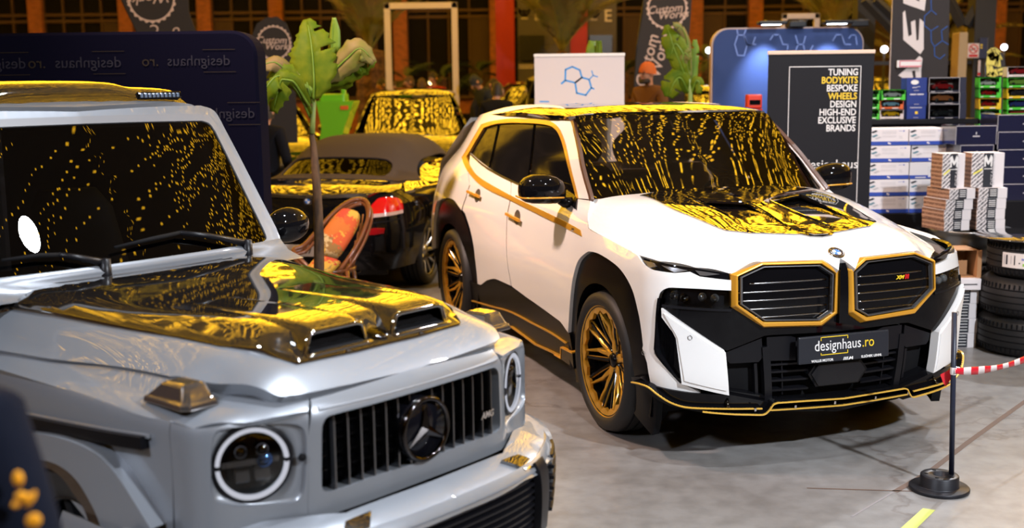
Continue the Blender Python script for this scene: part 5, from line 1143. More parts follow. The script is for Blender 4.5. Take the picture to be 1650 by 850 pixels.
for y in (-.36, .36): loft('seat', [[(xx+.06*math.sin(t), y+w_*math.cos(t), zz) for t in np.linspace(0, 2*math.pi, 14, endpoint=False)] for xx, zz, w_ in ((-1.0, .7, .2), (-.95, 1.0, .22), (-.88, 1.2, .2), (-.86, 1.3, .12))], M_dash, cv)
def plain_wheel(parent, x, y, R, r, w, sgn, nsp=10, m=None, ml='alloy_grey'):
    ty, T, fc, M0 = wheel('wheel', parent, x, y, R, r, w, sgn, 0); sp_ = MB(); m = m or M_steel
    for k in range(nsp): spoke(sp_, 2*math.pi*k/nsp, .05, r-.012, .04, .028, fc-.035, fc, .03)
    sp_.lathe([(0, fc-.02), (.06, fc-.025), (.07, fc-.06)], 20); sp_.lathe([(r-.02, fc+.0), (r+.002, fc+.012), (r+.006, fc+.0)], 40); T(sp_, 'rim_spokes', m, ty); return ty
for x in (0, -2.75):
    for sg in (1, -1): plain_wheel(cv, x, sg*.80, .335, .245, .25, sg)
for sg in (1, -1): MB().ball((-1.85, sg*1.0, 1.10), 1, 16, 10, (.07, .11, .07)).build('door_mirror', M_mirrorblack, cv)
# ------------------------------------------------------------------ parked cars further back, noses to the camera
def back_car(label, x, y, th, paint, z=.35, L=4.3, W_=1.80, H=1.42, hood_len=1.15, seat=True, wmat=None, scale=1.):
    W2 = W_/2; f_ = .85; re = -(L-f_); bx = f_-hood_len
    S_ = Wrap([(f_, 0), (f_-.01, .35), (f_-.06, .6), (f_-.2, W2-.08), (f_-.45, W2-.01), (0, W2), (-1.4, W2-.01), (re+.5, W2-.02), (re+.15, W2-.15), (re, .4), (re, 0)], [0, .7, 1.1, 2.4, L-.6, L+.9], [.2, .35, .55, .75, .85, .95, 1.05, H-.1, H],
              [[.05, .0, .0, .05, .10, .2, .35, 1, 1.2], [.05, 0, 0, .05, .10, .2, .35, 1, 1.2], [.05, .02, 0, .01, .03, .07, .14, .4, .5], [.04, .02, 0, .01, .03, .06, .10, .26, .36], [.04, .02, 0, .01, .03, .06, .12, .34, .5], [.05, 0, 0, .02, .04, .1, .2, .7, .9]])
    Hd = HZ([bx-.2, bx+.1, bx+.5, f_-.25, f_-.05, f_+.02], [0, .4, W2-.22, W2-.1, W2], [[.99, .98, .95, .90, .8], [.97, .96, .93, .87, .78], [.93, .92, .89, .83, .75], [.84, .83, .80, .74, .66], [.72, .70, .66, .6, .5], [.62, .6, .56, .5, .4]])
    Ws = HX([0, .4, .62, .8], [.9, 1.1, H-.12, H], [[bx+.05, bx-.28, bx-.82, bx-.98], [bx+.02, bx-.32, bx-.86, bx-1.02], [bx-.06, bx-.40, bx-.94, bx-1.1], [bx-.2, bx-.5, bx-1.05, bx-1.2]])
    Rf = HZ([re+.35, re+.9, bx-1.9, bx-1.2, bx-.85], [0, .4, .56, .66, .74], [[H-.36, H-.37, H-.39, H-.43, H-.5], [H-.10, H-.11, H-.14, H-.19, H-.28], [H+.02, H+.01, H-.02, H-.07, H-.16], [H-.0, H-.01, H-.04, H-.09, H-.18], [H-.08, H-.09, H-.12, H-.17, H-.25]])
    r = empty('parked_car', label, 'car', (x, y, z), th-math.pi/2); s0 = float(np.interp(0, -S_.x, S_.s)); s1 = float(np.interp(2.5, -S_.x, S_.s)); smax = S_.s[-1]-.35
    if scale != 1.: r.scale = (scale,)*3
    for sg in (1, -1):
        holes = [[(sg*(s_+.37*math.cos(a)), max(.24, .33+.37*math.sin(a))) for a in np.linspace(-.12*math.pi, 1.12*math.pi, 20)] for s_ in (s0, s1)]
        drape('body_side', S_, [(0, .22), (sg*.9, .22), (sg*(s0-.45), .22), (sg*(s1+.45), .22), (sg*smax, .25), (sg*smax, .95), (sg*(smax-.6), 1.0), (sg*2.3, .98), (sg*(s0+.3), .93), (sg*(s0-.3), .86), (sg*1.0, .80), (sg*.6, .75), (0, .76)], paint, r, holes=holes, skirt=.03, res=.09)
        drape('side_window', S_, [(sg*(s0+.75), 1.0), (sg*(s0+1.35), H-.12), (sg*(s1-.2), H-.14), (sg*(s1+.35), 1.02)], M_sideglass, r, off=-.01, skirt=.0, res=.1)
        drape('pillar_frame', S_, [(sg*(s0+.55), .96), (sg*(s0+1.28), H-.05), (sg*(s1-.1), H-.07), (sg*(s1+.75), .98)], paint, r, holes=[[(sg*(s0+.74), 1.0), (sg*(s0+1.34), H-.12), (sg*(s1-.2), H-.14), (sg*(s1+.36), 1.02)]], off=0, skirt=.02, res=.1)
        drape('headlight', S_, [(sg*.62, .60), (sg*.66, .70), (sg*.95, .74), (sg*1.12, .70), (sg*1.0, .62)], M_dchrome, r, off=.004, skirt=.01, res=.05)
        MB().ball((bx-.35, sg*(W2+.08), 1.02), 1, 14, 9, (.07, .10, .065)).build('door_mirror', paint, r)
    drape('bonnet', Hd, hsym([(bx-.02, 0), (bx-.04, -.45, 1), (bx-.1, -(W2-.16)), (f_-.35, -(W2-.13), 1), (f_-.15, -(W2-.25), 1), (f_-.05, -.4, 1), (f_-.02, 0)]), paint, r, off=.01, skirt=.04, res=.08)
    w_ = [(0, .93), (-.5, .93, 1), (-.70, .95), (-.56, H-.07), (-.4, H-.05, 1), (0, H-.04)]; drape('windscreen', Ws, w_+[(-p[0], *p[1:]) for p in w_[1:-1][::-1]], wmat or M_wsb, r, off=0, skirt=.02, res=.08)
    rf_ = [(bx-.80, 0), (bx-.86, -.35, 1), (bx-.95, -.60), (bx-1.2, -.66), (re+.9, -.64), (re+.4, -.58), (re+.4, 0)]; drape('roof', Rf, hsym(rf_), paint, r, off=.008, skirt=.04, res=.09)
    drape('grille', S_, [(-.42, .38), (.42, .38), (.48, .56), (-.48, .56)], M_matte, r, off=.004, skirt=.0, res=.08)
    MB().box((re+.2, -W2+.12, .25), (f_-.2, W2-.12, .8)).build('underbody', M_matte, r)
    for xx in (0, -2.5):
        for sg in (1, -1): plain_wheel(r, xx, sg*(W2-.12), .32, .235, .22, sg, 8)
    return r
M_wsb = mat('mirroring_windscreen', (.006, .006, .007), .02, spec=1., coat=1., ior=2.4)
M_blackcar = mat('black_car_paint', (.006, .006, .007), .06, spec=1., coat=1., ior=1.9); M_greycar = mat('grey_car_paint', (.05, .045, .045), .15, metal=.5, coat=1.)
def put(pxx, Y): return at(pxx, 200, Y)[0], Y
x, y = put(662, 16.6); back_car('dark sports car with gold mirroring bonnet and windscreen behind the black convertible', x, y, .06, M_blackcar, H=1.55, W_=1.80)
x, y = put(752, 25.4); back_car('low dark car with a golden roofline further behind, left of the red stand', x, y, -1.15, M_greycar, H=1.68)
x, y = put(424, 16.2); back_car('dark car with gold mirroring glass half hidden by the navy display wall', x, y, .35, M_blackcar, H=1.50)
x, y = put(836, 17.3); back_car('black car with a high dark rear beside the white roll-up banner', x+.92, y, .05, M_satin, H=1.75, wmat=M_sideglass)
x, y = put(1146, 17.6); back_car('dark car with gold mirroring windscreen between small banana plant and blue wall', x, y, .05, M_blackcar, H=1.55)
x, y = put(1452, 23.5); back_car('black car behind the tall flag with white letters', x, y, .0, M_blackcar, H=1.66)
x, y = put(1640, 17.5); back_car('car with a bright golden roof behind the model cars at the right edge', x, y, -.1, M_blackcar, H=1.62)
# green loading bucket
Yg_ = 14.6; q0 = at(540, 175, Yg_); r = empty('loader_bucket', 'bright green steel loader bucket behind the banana plant', 'loader bucket', (q0[0], Yg_, .35)); M_green = mat('bright_green_paint', (.16, .50, .015), .35, coat=.4)
GX = lambda x, y: (at(x, y, Yg_)[0]-q0[0], at(x, y, Yg_)[2]-.35)
prof = [GX(509, 163), GX(570, 163), GX(555, 205), GX(549, 225), GX(515, 225), GX(518, 205)]
bake(MB().prism(prof, -.0, .6).build('bucket_shell', M_green, r), Matrix(((1, 0, 0, 0), (0, 0, 1, 0), (0, 1, 0, 0), (0, 0, 0, 1)))); a_, b_ = GX(513, 163), GX(553, 151); MB().box((a_[0], .1, a_[1]-.02), (b_[0], .5, b_[1]), bev=.02).build('bucket_back', M_green, r)
a_, b_ = GX(546, 151), GX(552, 125); MB().box((a_[0], .2, a_[1]-.05), (b_[0], .3, b_[1]), bev=.01).build('lifting_arm', M_green, r)
p_ = GX(555, 174); MB().box((p_[0]-.05, -.012, p_[1]-.02), (p_[0]+.05, -.001, p_[1]+.03)).build('orange_mark', mat('orange_mark', (.7, .12, .01), .5), r)
lo_ = GX(532, 225); MB().box((-.25, .1, 0), (.2, .55, lo_[1]+.03)).build('bucket_stand', M_matte, r)
# ------------------------------------------------------------------ people
M_skin = mat('skin', (.50, .25, .16), .55)
M_hair = mat('dark_hair', (.018, .012, .010), .6)
def skin_mesh(name, verts, edges, radii, m, parent, root=0, lv=2):
    me = bpy.data.meshes.new(name); me.from_pydata([tuple(map(float, v)) for v in verts], edges, []); o = link(name, me, None, parent)
    md = o.modifiers.new('skin', 'SKIN'); md.use_smooth_shade = True
    for i, r in enumerate(radii):
        q = me.skin_vertices[0].data[i]; q.radius = (r, r) if np.isscalar(r) else r; q.use_root = (i == root)
    s = o.modifiers.new('sub', 'SUBSURF'); s.levels = s.render_levels = lv
    dg = bpy.context.evaluated_depsgraph_get(); m2 = bpy.data.meshes.new_from_object(o.evaluated_get(dg))
    o.modifiers.clear(); o.data = m2; m2.materials.clear(); m2.materials.append(m); m2.polygons.foreach_set('use_smooth', [True]*len(m2.polygons))
    bpy.data.meshes.remove(me); return o
def limb(a, b, c): return [np.array(a, float), np.array(b, float), np.array(c, float)]
def person(label, loc, rz, top=(.03, .03, .04), legs=(.015, .015, .02), hair=M_hair, H=1.76, lean=0., turn=0., nod=0., armL=None, armR=None, group=None, crouch=0., hood=None, beard=False, beanie=None, glasses=False, skin=None):
    """local: +y is where the person faces; z up; built standing, then leaning at the hips by `lean`, knees bent by `crouch`"""
    k = H/1.76; skin = skin or M_skin
    root = empty('person', label, 'person', loc, rz, group)
    hipz = (.93-.42*crouch)*k
    def up(p):   # torso frame -> body
        p = np.array(p, float)*k; q = p-np.array([0, 0, .93*k]); c, s = math.cos(lean), math.sin(lean)
        return np.array([q[0], q[1]*c+q[2]*s, -q[1]*s+q[2]*c+hipz])
    hipL, hipR = up((-.09, 0, .92)), up((.09, 0, .92))
    kneeL, kneeR = np.array([-.11*k, (.05+.36*crouch)*k, (.50-.12*crouch)*k]), np.array([.11*k, (.05+.30*crouch)*k, (.50-.16*crouch)*k])
    ankL, ankR = np.array([-.11*k, -.03-.1*crouch, .085*k]), np.array([.11*k, -.05-.1*crouch, .085*k]); toeL, toeR = ankL+np.array([-.02, .17, -.045]), ankR+np.array([.02, .17, -.045])
    shL, shR = up((-.185, 0, 1.44)), up((.185, 0, 1.44))
    armL = armL or ((-.25, .02, 1.16), (-.24, .14, .93)); armR = armR or ((.25, .02, 1.16), (.24, .14, .93))
    elL, wrL = up(armL[0]), up(armL[1]); elR, wrR = up(armR[0]), up(armR[1])
    neck, head0 = up((0, .01, 1.51)), up((0, .03, 1.58))
    V = [up((0, 0, .95)), up((0, .01, 1.12)), up((0, 0, 1.32)), up((0, 0, 1.45)), neck, head0, hipL, kneeL, ankL, toeL, hipR, kneeR, ankR, toeR, shL, elL, wrL, shR, elR, wrR]
    E_ = [(0, 1), (1, 2), (2, 3), (3, 4), (4, 5), (0, 6), (6, 7), (7, 8), (8, 9), (0, 10), (10, 11), (11, 12), (12, 13), (3, 14), (14, 15), (15, 16), (3, 17), (17, 18), (18, 19)]
    R_ = [(.13, .10), (.125, .095), (.14, .10), (.11, .075), .05, .052, .08, .055, .038, .035, .08, .055, .038, .035, .055, .042, .028, .055, .042, .028]
    # head: crown, face and chin, one skull
    c, s = math.cos(turn), math.sin(turn); hc = up((0, .045, 1.655))
    def hp(p):
        x, y, z = p; y2, z2 = y*math.cos(nod)+z*math.sin(nod), -y*math.sin(nod)+z*math.cos(nod); q = np.array([x*c-y2*s, x*s+y2*c, z2])
        cl, sl = math.cos(lean*.6), math.sin(lean*.6); return hc+k*np.array([q[0], q[1]*cl+q[2]*sl, -q[1]*sl+q[2]*cl])
    n0 = len(V); V += [hp((0, .0, -.03)), hp((0, -.005, .035)), hp((0, -.01, .075))]; E_ += [(5, n0), (n0, n0+1), (n0+1, n0+2)]; R_ += [(.066, .076), (.074, .088), (.052, .06)]
    n1 = len(V); V += [hp((0, .058, -.075))]; E_ += [(n0, n1)]; R_ += [.036]
    # hands: a palm, four fingers, a thumb
    for wr, el, sg in ((wrL, elL, -1), (wrR, elR, 1)):
        d = wr-el; d /= np.linalg.norm(d); side = np.array([sg, 0., 0]); side -= d*(side@d); side /= np.linalg.norm(side); nn = np.cross(d, side)
        i0 = 16 if sg < 0 else 19; p0 = len(V); V += [wr+d*.05*k]; E_ += [(i0, p0)]; R_ += [(.034, .02)]
        for j, (o_, l_) in enumerate(((-.027, .062), (-.009, .074), (.009, .07), (.026, .055))):
            b0 = len(V); kn = wr+d*.085*k+nn*o_; V += [kn, kn+d*l_*.5*k+side*-.006, kn+d*l_*k+side*-.022]; E_ += [(p0, b0), (b0, b0+1), (b0+1, b0+2)]; R_ += [.0105, .009, .0075]
        b0 = len(V); V += [wr+d*.04*k-nn*.034, wr+d*.075*k-nn*.05]; E_ += [(p0, b0), (b0, b0+1)]; R_ += [.012, .0095]
    R_ = [tuple(np.array(r)*k) if not np.isscalar(r) else r*k for r in R_]
    body = skin_mesh('body', V, E_, R_, skin, root)
    # face
    mb = MB(); q = [hp((0, .083, .012)), hp((0, .112, -.028))]; mb.tube([q[0], q[1]], [.009*k, .016*k], 8); mb.ball(q[1], .015*k, 8, 6); mb.build('nose', skin, body)
    for sx in (-1, 1):
        MB().ball(hp((sx*.031, .079, .012)), .013*k, 10, 8).build('eye', mat('eye_white', (.6, .58, .55), .2), body); MB().ball(hp((sx*.031, .090, .012)), .0065*k, 8, 6).build('iris', M_hair, body.children[-1] if False else body)
        mb = MB(); mb.tube([hp((sx*.014, .090, .034)), hp((sx*.034, .088, .040)), hp((sx*.052, .076, .034))], .006*k, 6); mb.build('eyebrow', hair, body)
        MB().ball(hp((sx*.079, .0, .0)), .03*k, 8, 6, (.4, .7, 1)).build('ear', skin, body)
    mb = MB(); mb.tube([hp((-.024, .090, -.060)), hp((0, .099, -.058)), hp((.024, .090, -.060))], .007*k, 6); mb.build('mouth', mat('lip', (.36, .12, .10), .5), body)
    # hair cap
    def cap(nm, m, zlow, f, front, par=root):
        Vc = []; n = 18; rows = 7
        for i in range(rows):
            t = i/(rows-1); el_ = math.pi/2*(1-t)
            for j in range(n):
                a = 2*math.pi*j/n; zz = .03+.098*f*math.sin(el_); rr = math.cos(el_); low = (zlow-.03)*max(0, (t-.5)*2)*(1-front*max(0, math.sin(a)))
                Vc.append(hp((.084*f*rr*math.cos(a), -.006+.100*f*rr*math.sin(a), zz+low)))
        F_ = [(i*n+j, i*n+(j+1) % n, (i+1)*n+(j+1) % n, (i+1)*n+j) for i in range(rows-1) for j in range(n)]
        return MB().add(Vc, F_, True).build(nm, m, par)
    if beanie: cap('beanie', beanie, -.01, 1.16, .55)
    else: cap('hair', hair, -.07, 1.04, 1.05)
    if beard:
        mb = MB()
        for j in range(9):
            a = math.pi*(.1+.8*j/8); mb.ball(hp((.062*math.cos(a), .02+.062*math.sin(a), -.085-.012*math.sin(a))), .03*k, 8, 6)
        mb.build('beard', hair, root)
    if glasses:
        mb = MB()
        for sx in (-1, 1): mb.tube([hp((sx*.032+.024*math.cos(t), .098, .012+.02*math.sin(t))) for t in np.linspace(0, 2*math.pi, 12, endpoint=False)], .003*k, 5, closed=True); mb.tube([hp((sx*.056, .096, .015)), hp((sx*.08, .0, .012))], .0025*k, 5)
        mb.build('glasses', M_satin, root)
    # jacket, trousers, shoes
    Mt = mat('cloth_%02d%02d%02d' % tuple(int(999*c_) for c_ in top), top, .9, spec=.1, bump=(30, .25, .01)); Ml = mat('cloth_%02d%02d%02d' % tuple(int(999*c_) for c_ in legs), legs, .9, spec=.1)
    fw = lambda a, b, t: np.array(a)*(1-t)+np.array(b)*t
    Vj = [up((0, 0, .86)), up((0, .01, 1.05)), up((0, 0, 1.30)), up((0, 0, 1.45)), up((0, .005, 1.525)), shL, elL, fw(elL, wrL, .95), shR, elR, fw(elR, wrR, .95)]
    skin_mesh('jacket', Vj, [(0, 1), (1, 2), (2, 3), (3, 4), (3, 5), (5, 6), (6, 7), (3, 8), (8, 9), (9, 10)], [tuple(np.array(r)*k) if not np.isscalar(r) else r*k for r in [(.17, .125), (.165, .13), (.175, .135), (.13, .10), .068, .082, .062, .047, .082, .062, .047]], Mt, root)
    Vt = [up((0, 0, .97)), hipL, kneeL, ankL+np.array([0, 0, .02]), hipR, kneeR, ankR+np.array([0, 0, .02])]
    skin_mesh('trousers', Vt, [(0, 1), (1, 2), (2, 3), (0, 4), (4, 5), (5, 6)], [tuple(np.array(r)*k) if not np.isscalar(r) else r*k for r in [(.15, .12), .10, .072, .058, .10, .072, .058]], Ml, root)
    for a, t in ((ankL, toeL), (ankR, toeR)):
        mb = MB(); mb.ball((a+t)/2+np.array([0, .0, -.012]), 1, 14, 8, (.052*k, .14*k, .05*k)); mb.build('shoe', mat('shoe_dark', (.02, .02, .02), .6), root)
    if hood: 
        mb = MB(); mb.tube([up((-.12, -.04, 1.47)), up((-.09, -.13, 1.44)), up((0, -.16, 1.40)), up((.09, -.13, 1.44)), up((.12, -.04, 1.47))], [.04*k, .06*k, .075*k, .06*k, .04*k], 10); mb.build('hood', Mt, root)
    return root
def stand(pxx, Y, z): p = at(pxx, 300, Y); return (p[0], Y, z)
# ------------------------------------------------------------------ display walls, banners, flags
def XYZ(p): return Vector((float(p[0]), float(p[1]), float(p[2])))
def plane_M(p, yaw=0.):
    """a frame standing at p whose x runs right, y up, z towards the camera"""
    c, s = math.cos(yaw), math.sin(yaw); return Matrix(((c, 0, s, p[0]), (s, 0, -c, p[1]), (0, 1, 0, p[2]), (0, 0, 0, 1)))
M_navy = mat('navy_fabric', (.0032, .0032, .011), .9, spec=.05)
def rounded(w, h, r, n=8, corners=(1, 1, 1, 1)):
    out = []
    for (cx, cy, a0, on) in ((w-r, r, -math.pi/2, corners[0]), (w-r, h-r, 0, corners[1]), (r, h-r, math.pi/2, corners[2]), (r, r, math.pi, corners[3])):
        if on: out += [(cx+r*math.cos(a0+math.pi/2*k/n), cy+r*math.sin(a0+math.pi/2*k/n)) for k in range(n+1)]
        else: out.append((w if cx > w/2 else 0, h if cy > h/2 else 0))
    return out
# dark navy wall on the left, seen from behind so that its lettering is mirrored
Y0 = 8.; a = at(-60, 300, Y0); b = at(419, 200, Y0); zt = hgt(Y0, 51, 200); w = b[0]-a[0]
root = empty('display_wall', 'dark navy fabric display wall with rounded corner and faint mirrored lettering behind the grey off-road car', 'display wall', (a[0], Y0, 0))
bake(MB().prism(rounded(w, zt-.03, .17, corners=(0, 1, 0, 0)), -.30, 0, Matrix.Translation((0, .03, 0))).build('fabric_panel', M_navy, root), Matrix(((1, 0, 0, 0), (0, 0, -1, 0), (0, 1, 0, 0), (0, 0, 0, 1))))
root.children[0].modifiers.new('bevel', 'BEVEL').width = .02
for pxx in (60, 380): q = at(pxx, 300, Y0)[0]-a[0]; MB().box((q-.25, -.15, 0), (q+.25, .45, .03)).build('foot', M_satin, root)
M_fade = mat('faint_print', (.009, .009, .022), .8); M_fadey = mat('faint_yellow_print', (.014, .008, .003), .8)
for (pxx, pyy, s_) in ((154, 101, 1.), (332, 98, .95), (0, 103, 1.), (372, 183, .95), (190, 190, 1.)):
    p = at(pxx, pyy, Y0-.002); L = Matrix.Translation((p[0]-a[0], -.004, p[2]))@Matrix(((-1, 0, 0, 0), (0, 0, -1, 0), (0, 1, 0, 0), (0, 0, 0, 1)))
    text('lettering', 'designhaus', .105*s_, L@Matrix.Translation((.05, 0, 0)), M_fade, root); text('lettering', '.ro', .105*s_, L@Matrix.Translation((.40*s_, 0, 0)), M_fadey, root)
    mb = MB(); 
    for z in (-.075, .075): mb.box((-.20, z-.002, 0), (.02, z+.002, .001))
    bake(mb.build('printed_bracket', M_fadey, root), L)
p = at(75, 134, Y0-.002); q = at(159, 142, Y0-.002); mb = MB(); zt2 = hgt(Y0, 134, 100)
mb.box((p[0]-a[0], -.004, zt2-.008), (q[0]-a[0], -.001, zt2)); mb.box((q[0]-a[0]-.008, -.004, zt2-.17), (q[0]-a[0], -.001, zt2)); mb.box((p[0]-a[0], -.004, zt2-.17), (p[0]-a[0]+.008, -.001, zt2)); mb.build('printed_bracket', mat('bright_yellow_print', (.85, .50, .02), .5), root)
# roll-up banners
def rollup(label, x0, x1, ytop, Y, M_face, M_rail, yaw=0., zb=.0):
    p, q = at(x0, ytop, Y), at(x1, ytop, Y); w = q[0]-p[0]; h = p[2]
    root = empty('roll_up_banner', label, 'banner', ((p[0]+q[0])/2, Y, zb), yaw)
    MB().box((-w/2, -.004, .09-zb), (w/2, .004, h-.02)).build('banner_sheet', M_face, root)
    MB().box((-w/2-.006, -.014, h-.03), (w/2+.006, .014, h), bev=.006).build('top_rail', M_rail, root)
    MB().box((-w/2-.03, -.09, 0-zb), (w/2+.03, .09, .09), bev=.02).build('base_cassette', M_steel, root)
    mb = MB(); mb.tube([(0, .012, .08), (0, .012, h-.02)], .01, 8); mb.build('support_pole', M_steel, root)
    return root, w, h
M_black_sheet = mat('black_banner_sheet', (.011, .011, .014), .6, spec=.2)
Yb = 9.3; rb, w, h = rollup('tall black roll-up banner listing white and yellow words in a thin white outline', 1239, 1408, 82, Yb, M_black_sheet, mat('champagne_rail', (.70, .52, .40), .35), yaw=-.04)
LW = ('TUNING', 'BODYKITS', 'BESPOKE', 'WHEELS', 'DESIGN', 'HIGH-END', 'EXCLUSIVE', 'BRANDS')
for k, t_ in enumerate(LW):
    py_ = 116.3+k*12.85; z = hgt(Yb, py_, 1380); xr = at(1382.2-k*.68, py_, Yb)[0]-rb.location.x
    me = text_mesh(t_, .0585, .0006, align='RIGHT', bold=.0012); me.transform(Matrix.Diagonal((1.04, 1.24, 1, 1))); me.transform(Matrix(((1, 0, 0, xr), (0, 0, -1, -.0055), (0, 1, 0, z), (0, 0, 0, 1)))); link('lettering', me, M_goldprint if t_ in ('BODYKITS', 'WHEELS') else M_whiteprint, rb)
x0, x1, zt = at(1272, 107, Yb)[0]-rb.location.x, at(1387, 107, Yb)[0]-rb.location.x, hgt(Yb, 106.5, 1330)
mb = MB(); mb.box((x0, -.0065, zt-.006), (x1, -.004, zt)); mb.box((x0, -.0065, .3), (x0+.005, -.004, zt)); mb.box((x1-.005, -.0065, .3), (x1, -.004, zt)); mb.build('printed_outline', M_whiteprint, rb)
text('lettering', 'designhaus', .10, Matrix(((1, 0, 0, .10), (0, 0, -1, -.0055), (0, 1, 0, hgt(Yb, 265, 1320)), (0, 0, 0, 1))), M_whiteprint, rb)
Yw = 11.4; rw, w, h = rollup('white roll-up banner with blue linked hexagon symbol standing behind the white car', 861, 1006, 87, Yw, mat('white_banner_sheet', (.60, .56, .57), .6), M_whiteprint)
M_blue = mat('sky_blue_print', (.01, .27, .72), .5)
def pxloc(r, Y, *P_): return [(at(x, y, Y)[0]-r.location.x, at(x, y, Y)[2]) for x, y in P_]
def stroke(r, Y, P_, wid, m, nm='printed_symbol', closed=False, y=-.0055):
    q = np.array(pxloc(r, Y, *P_)); mb = MB(); n = len(q)
    for i in range(n if closed else n-1):
        a_, b_ = q[i], q[(i+1) % n]; d = (b_-a_)/np.linalg.norm(b_-a_); nn = np.array([-d[1], d[0]])*wid/2; e = d*wid*.35
        c4 = [a_-e-nn, b_+e-nn, b_+e+nn, a_-e+nn]; mb.add([(c[0], y, c[1]) for c in c4]+[(c[0], y+.0012, c[1]) for c in c4], [(0, 1, 2, 3), (4, 7, 6, 5), (0, 4, 5, 1), (1, 5, 6, 2), (2, 6, 7, 3), (3, 7, 4, 0)])
    return mb.build(nm, m, r)
z3 = lambda *P_: [(800+u/3.929, v/3.929) for u, v in P_]
stroke(rw, Yw, z3((435, 508), (437, 440), (480, 422), (527, 443), (540, 490), (498, 523)), .016, M_blue, closed=True)
stroke(rw, Yw, z3((498, 523), (540, 490), (586, 503), (600, 555), (565, 602), (508, 588)), .016, M_blue, closed=True)
stroke(rw, Yw, z3((435, 508), (412, 528)), .018, M_blue); stroke(rw, Yw, z3((586, 503), (612, 477), (603, 448)), .010, M_blue); stroke(rw, Yw, z3((612, 477), (640, 486)), .010, M_blue); stroke(rw, Yw, z3((600, 555), (616, 562)), .014, M_blue)
stroke(rw, Yw, [(870, 163.5), (884, 163.5)], .012, M_blue)
# blue hexagon backdrop with four clip lamps
Yd = 12.2; p, q = at(1150, 46, Yd), at(1391, 46, Yd); zt = hgt(Yd, 46, 1270); w = q[0]-p[0]
rd = empty('display_wall', 'royal blue display wall patterned with pale hexagon lines and lit by clip lamps', 'display wall', (p[0], Yd, 0))
bake(MB().prism(rounded(w, zt, .16, corners=(0, 1, 1, 0)), -.12, 0).build('fabric_panel', mat('royal_blue_fabric', (.018, .045, .16), .7), rd), Matrix(((1, 0, 0, 0), (0, 0, -1, 0), (0, 1, 0, 0), (0, 0, 0, 1))))
bake(MB().prism(rounded(w+.03, zt+.015, .17, corners=(0, 1, 1, 0)), -.13, -.01, Matrix.Translation((-.015, 0, 0))).build('panel_edge', mat('champagne_edge', (.45, .32, .26), .4), rd), Matrix(((1, 0, 0, 0), (0, 0, -1, .012), (0, 1, 0, 0), (0, 0, 0, 1))))
M_hex = mat('pale_blue_print', (.16, .25, .60), .5)
def hexa(pts, nm='printed_hexagons', wid=.013): stroke(rd, Yd, pts, wid, M_hex, nm, y=-.003)
Z4 = lambda *P_: [(1200+u/3.664, v/3.664) for u, v in P_]
hexa(z3((1523, 190), (1528, 222), (1508, 280), (1527, 350), (1568, 352), (1586, 285), (1565, 222), (1578, 190))); hexa(z3((1528, 222), (1565, 222))); hexa(z3((1586, 285), (1640, 280)))
hexa(Z4((0, 215), (12, 265), (45, 265), (62, 220))); hexa(Z4((150, 235), (170, 205), (205, 205), (225, 262), (255, 262), (252, 290))); hexa(Z4((300, 210), (315, 262), (345, 262), (358, 215))); hexa(Z4((315, 262), (303, 292))); hexa(Z4((345, 262), (352, 292)))
hexa(Z4((520, 240), (540, 205), (572, 205), (590, 262), (625, 262))); hexa(Z4((615, 225), (630, 205), (655, 208), (662, 262))); hexa(Z4((385, 300), (402, 270)))
for pxx, tp in ((1232, 0), (1282, 1), (1335, 0), (1381, 1)):
    x = at(pxx, 46, Yd)[0]; lp = empty('clip_lamp', ['black arm lamp with lit head clipped on the blue display wall, %s' % ('left one' if pxx < 1300 else 'right one'), 'black boxy flood lamp on top edge of the blue display wall, %s' % ('middle one' if pxx < 1300 else 'rightmost one')][tp], 'lamp', (x, Yd, zt), 0, 'lamps along the blue display wall')
    if tp == 0:
        MB().tube([(-.0, .06, 0), (-.0, .04, .06), (-.02, -.12, .075), (.0, -.26, .055)], .011, 8).build('lamp_arm', M_satin, lp); MB().box((-.13, -.34, .03), (.16, -.20, .065), bev=.012).build('lamp_head', M_satin, lp); MB().box((-.08, -.32, .026), (.10, -.22, .031)).build('lamp_diffuser', emis('lamp_white', (.85, .9, 1.), 9), lp)
        sd = bpy.data.lights.new('clip_lamp_light', 'SPOT'); sd.energy = 170; sd.color = (.80, .86, 1.); sd.spot_size = 1.25; sd.spot_blend = .9; sd.shadow_soft_size = .05
        so = bpy.data.objects.new('clip_lamp_light', sd); C.objects.link(so); so.location = (x, Yd-.27, zt+.02); so.rotation_euler = (Vector((x, Yd, zt-.55))-so.location).to_track_quat('-Z', 'Y').to_euler()
    else:
        MB().box((-.09, -.1, .01), (.09, .1, .07), bev=.01).build('lamp_head', M_satin, lp); MB().tube([(-.12, .0, .075), (.12, 0, .075)], .01, 6).build('lamp_bracket', M_satin, lp)
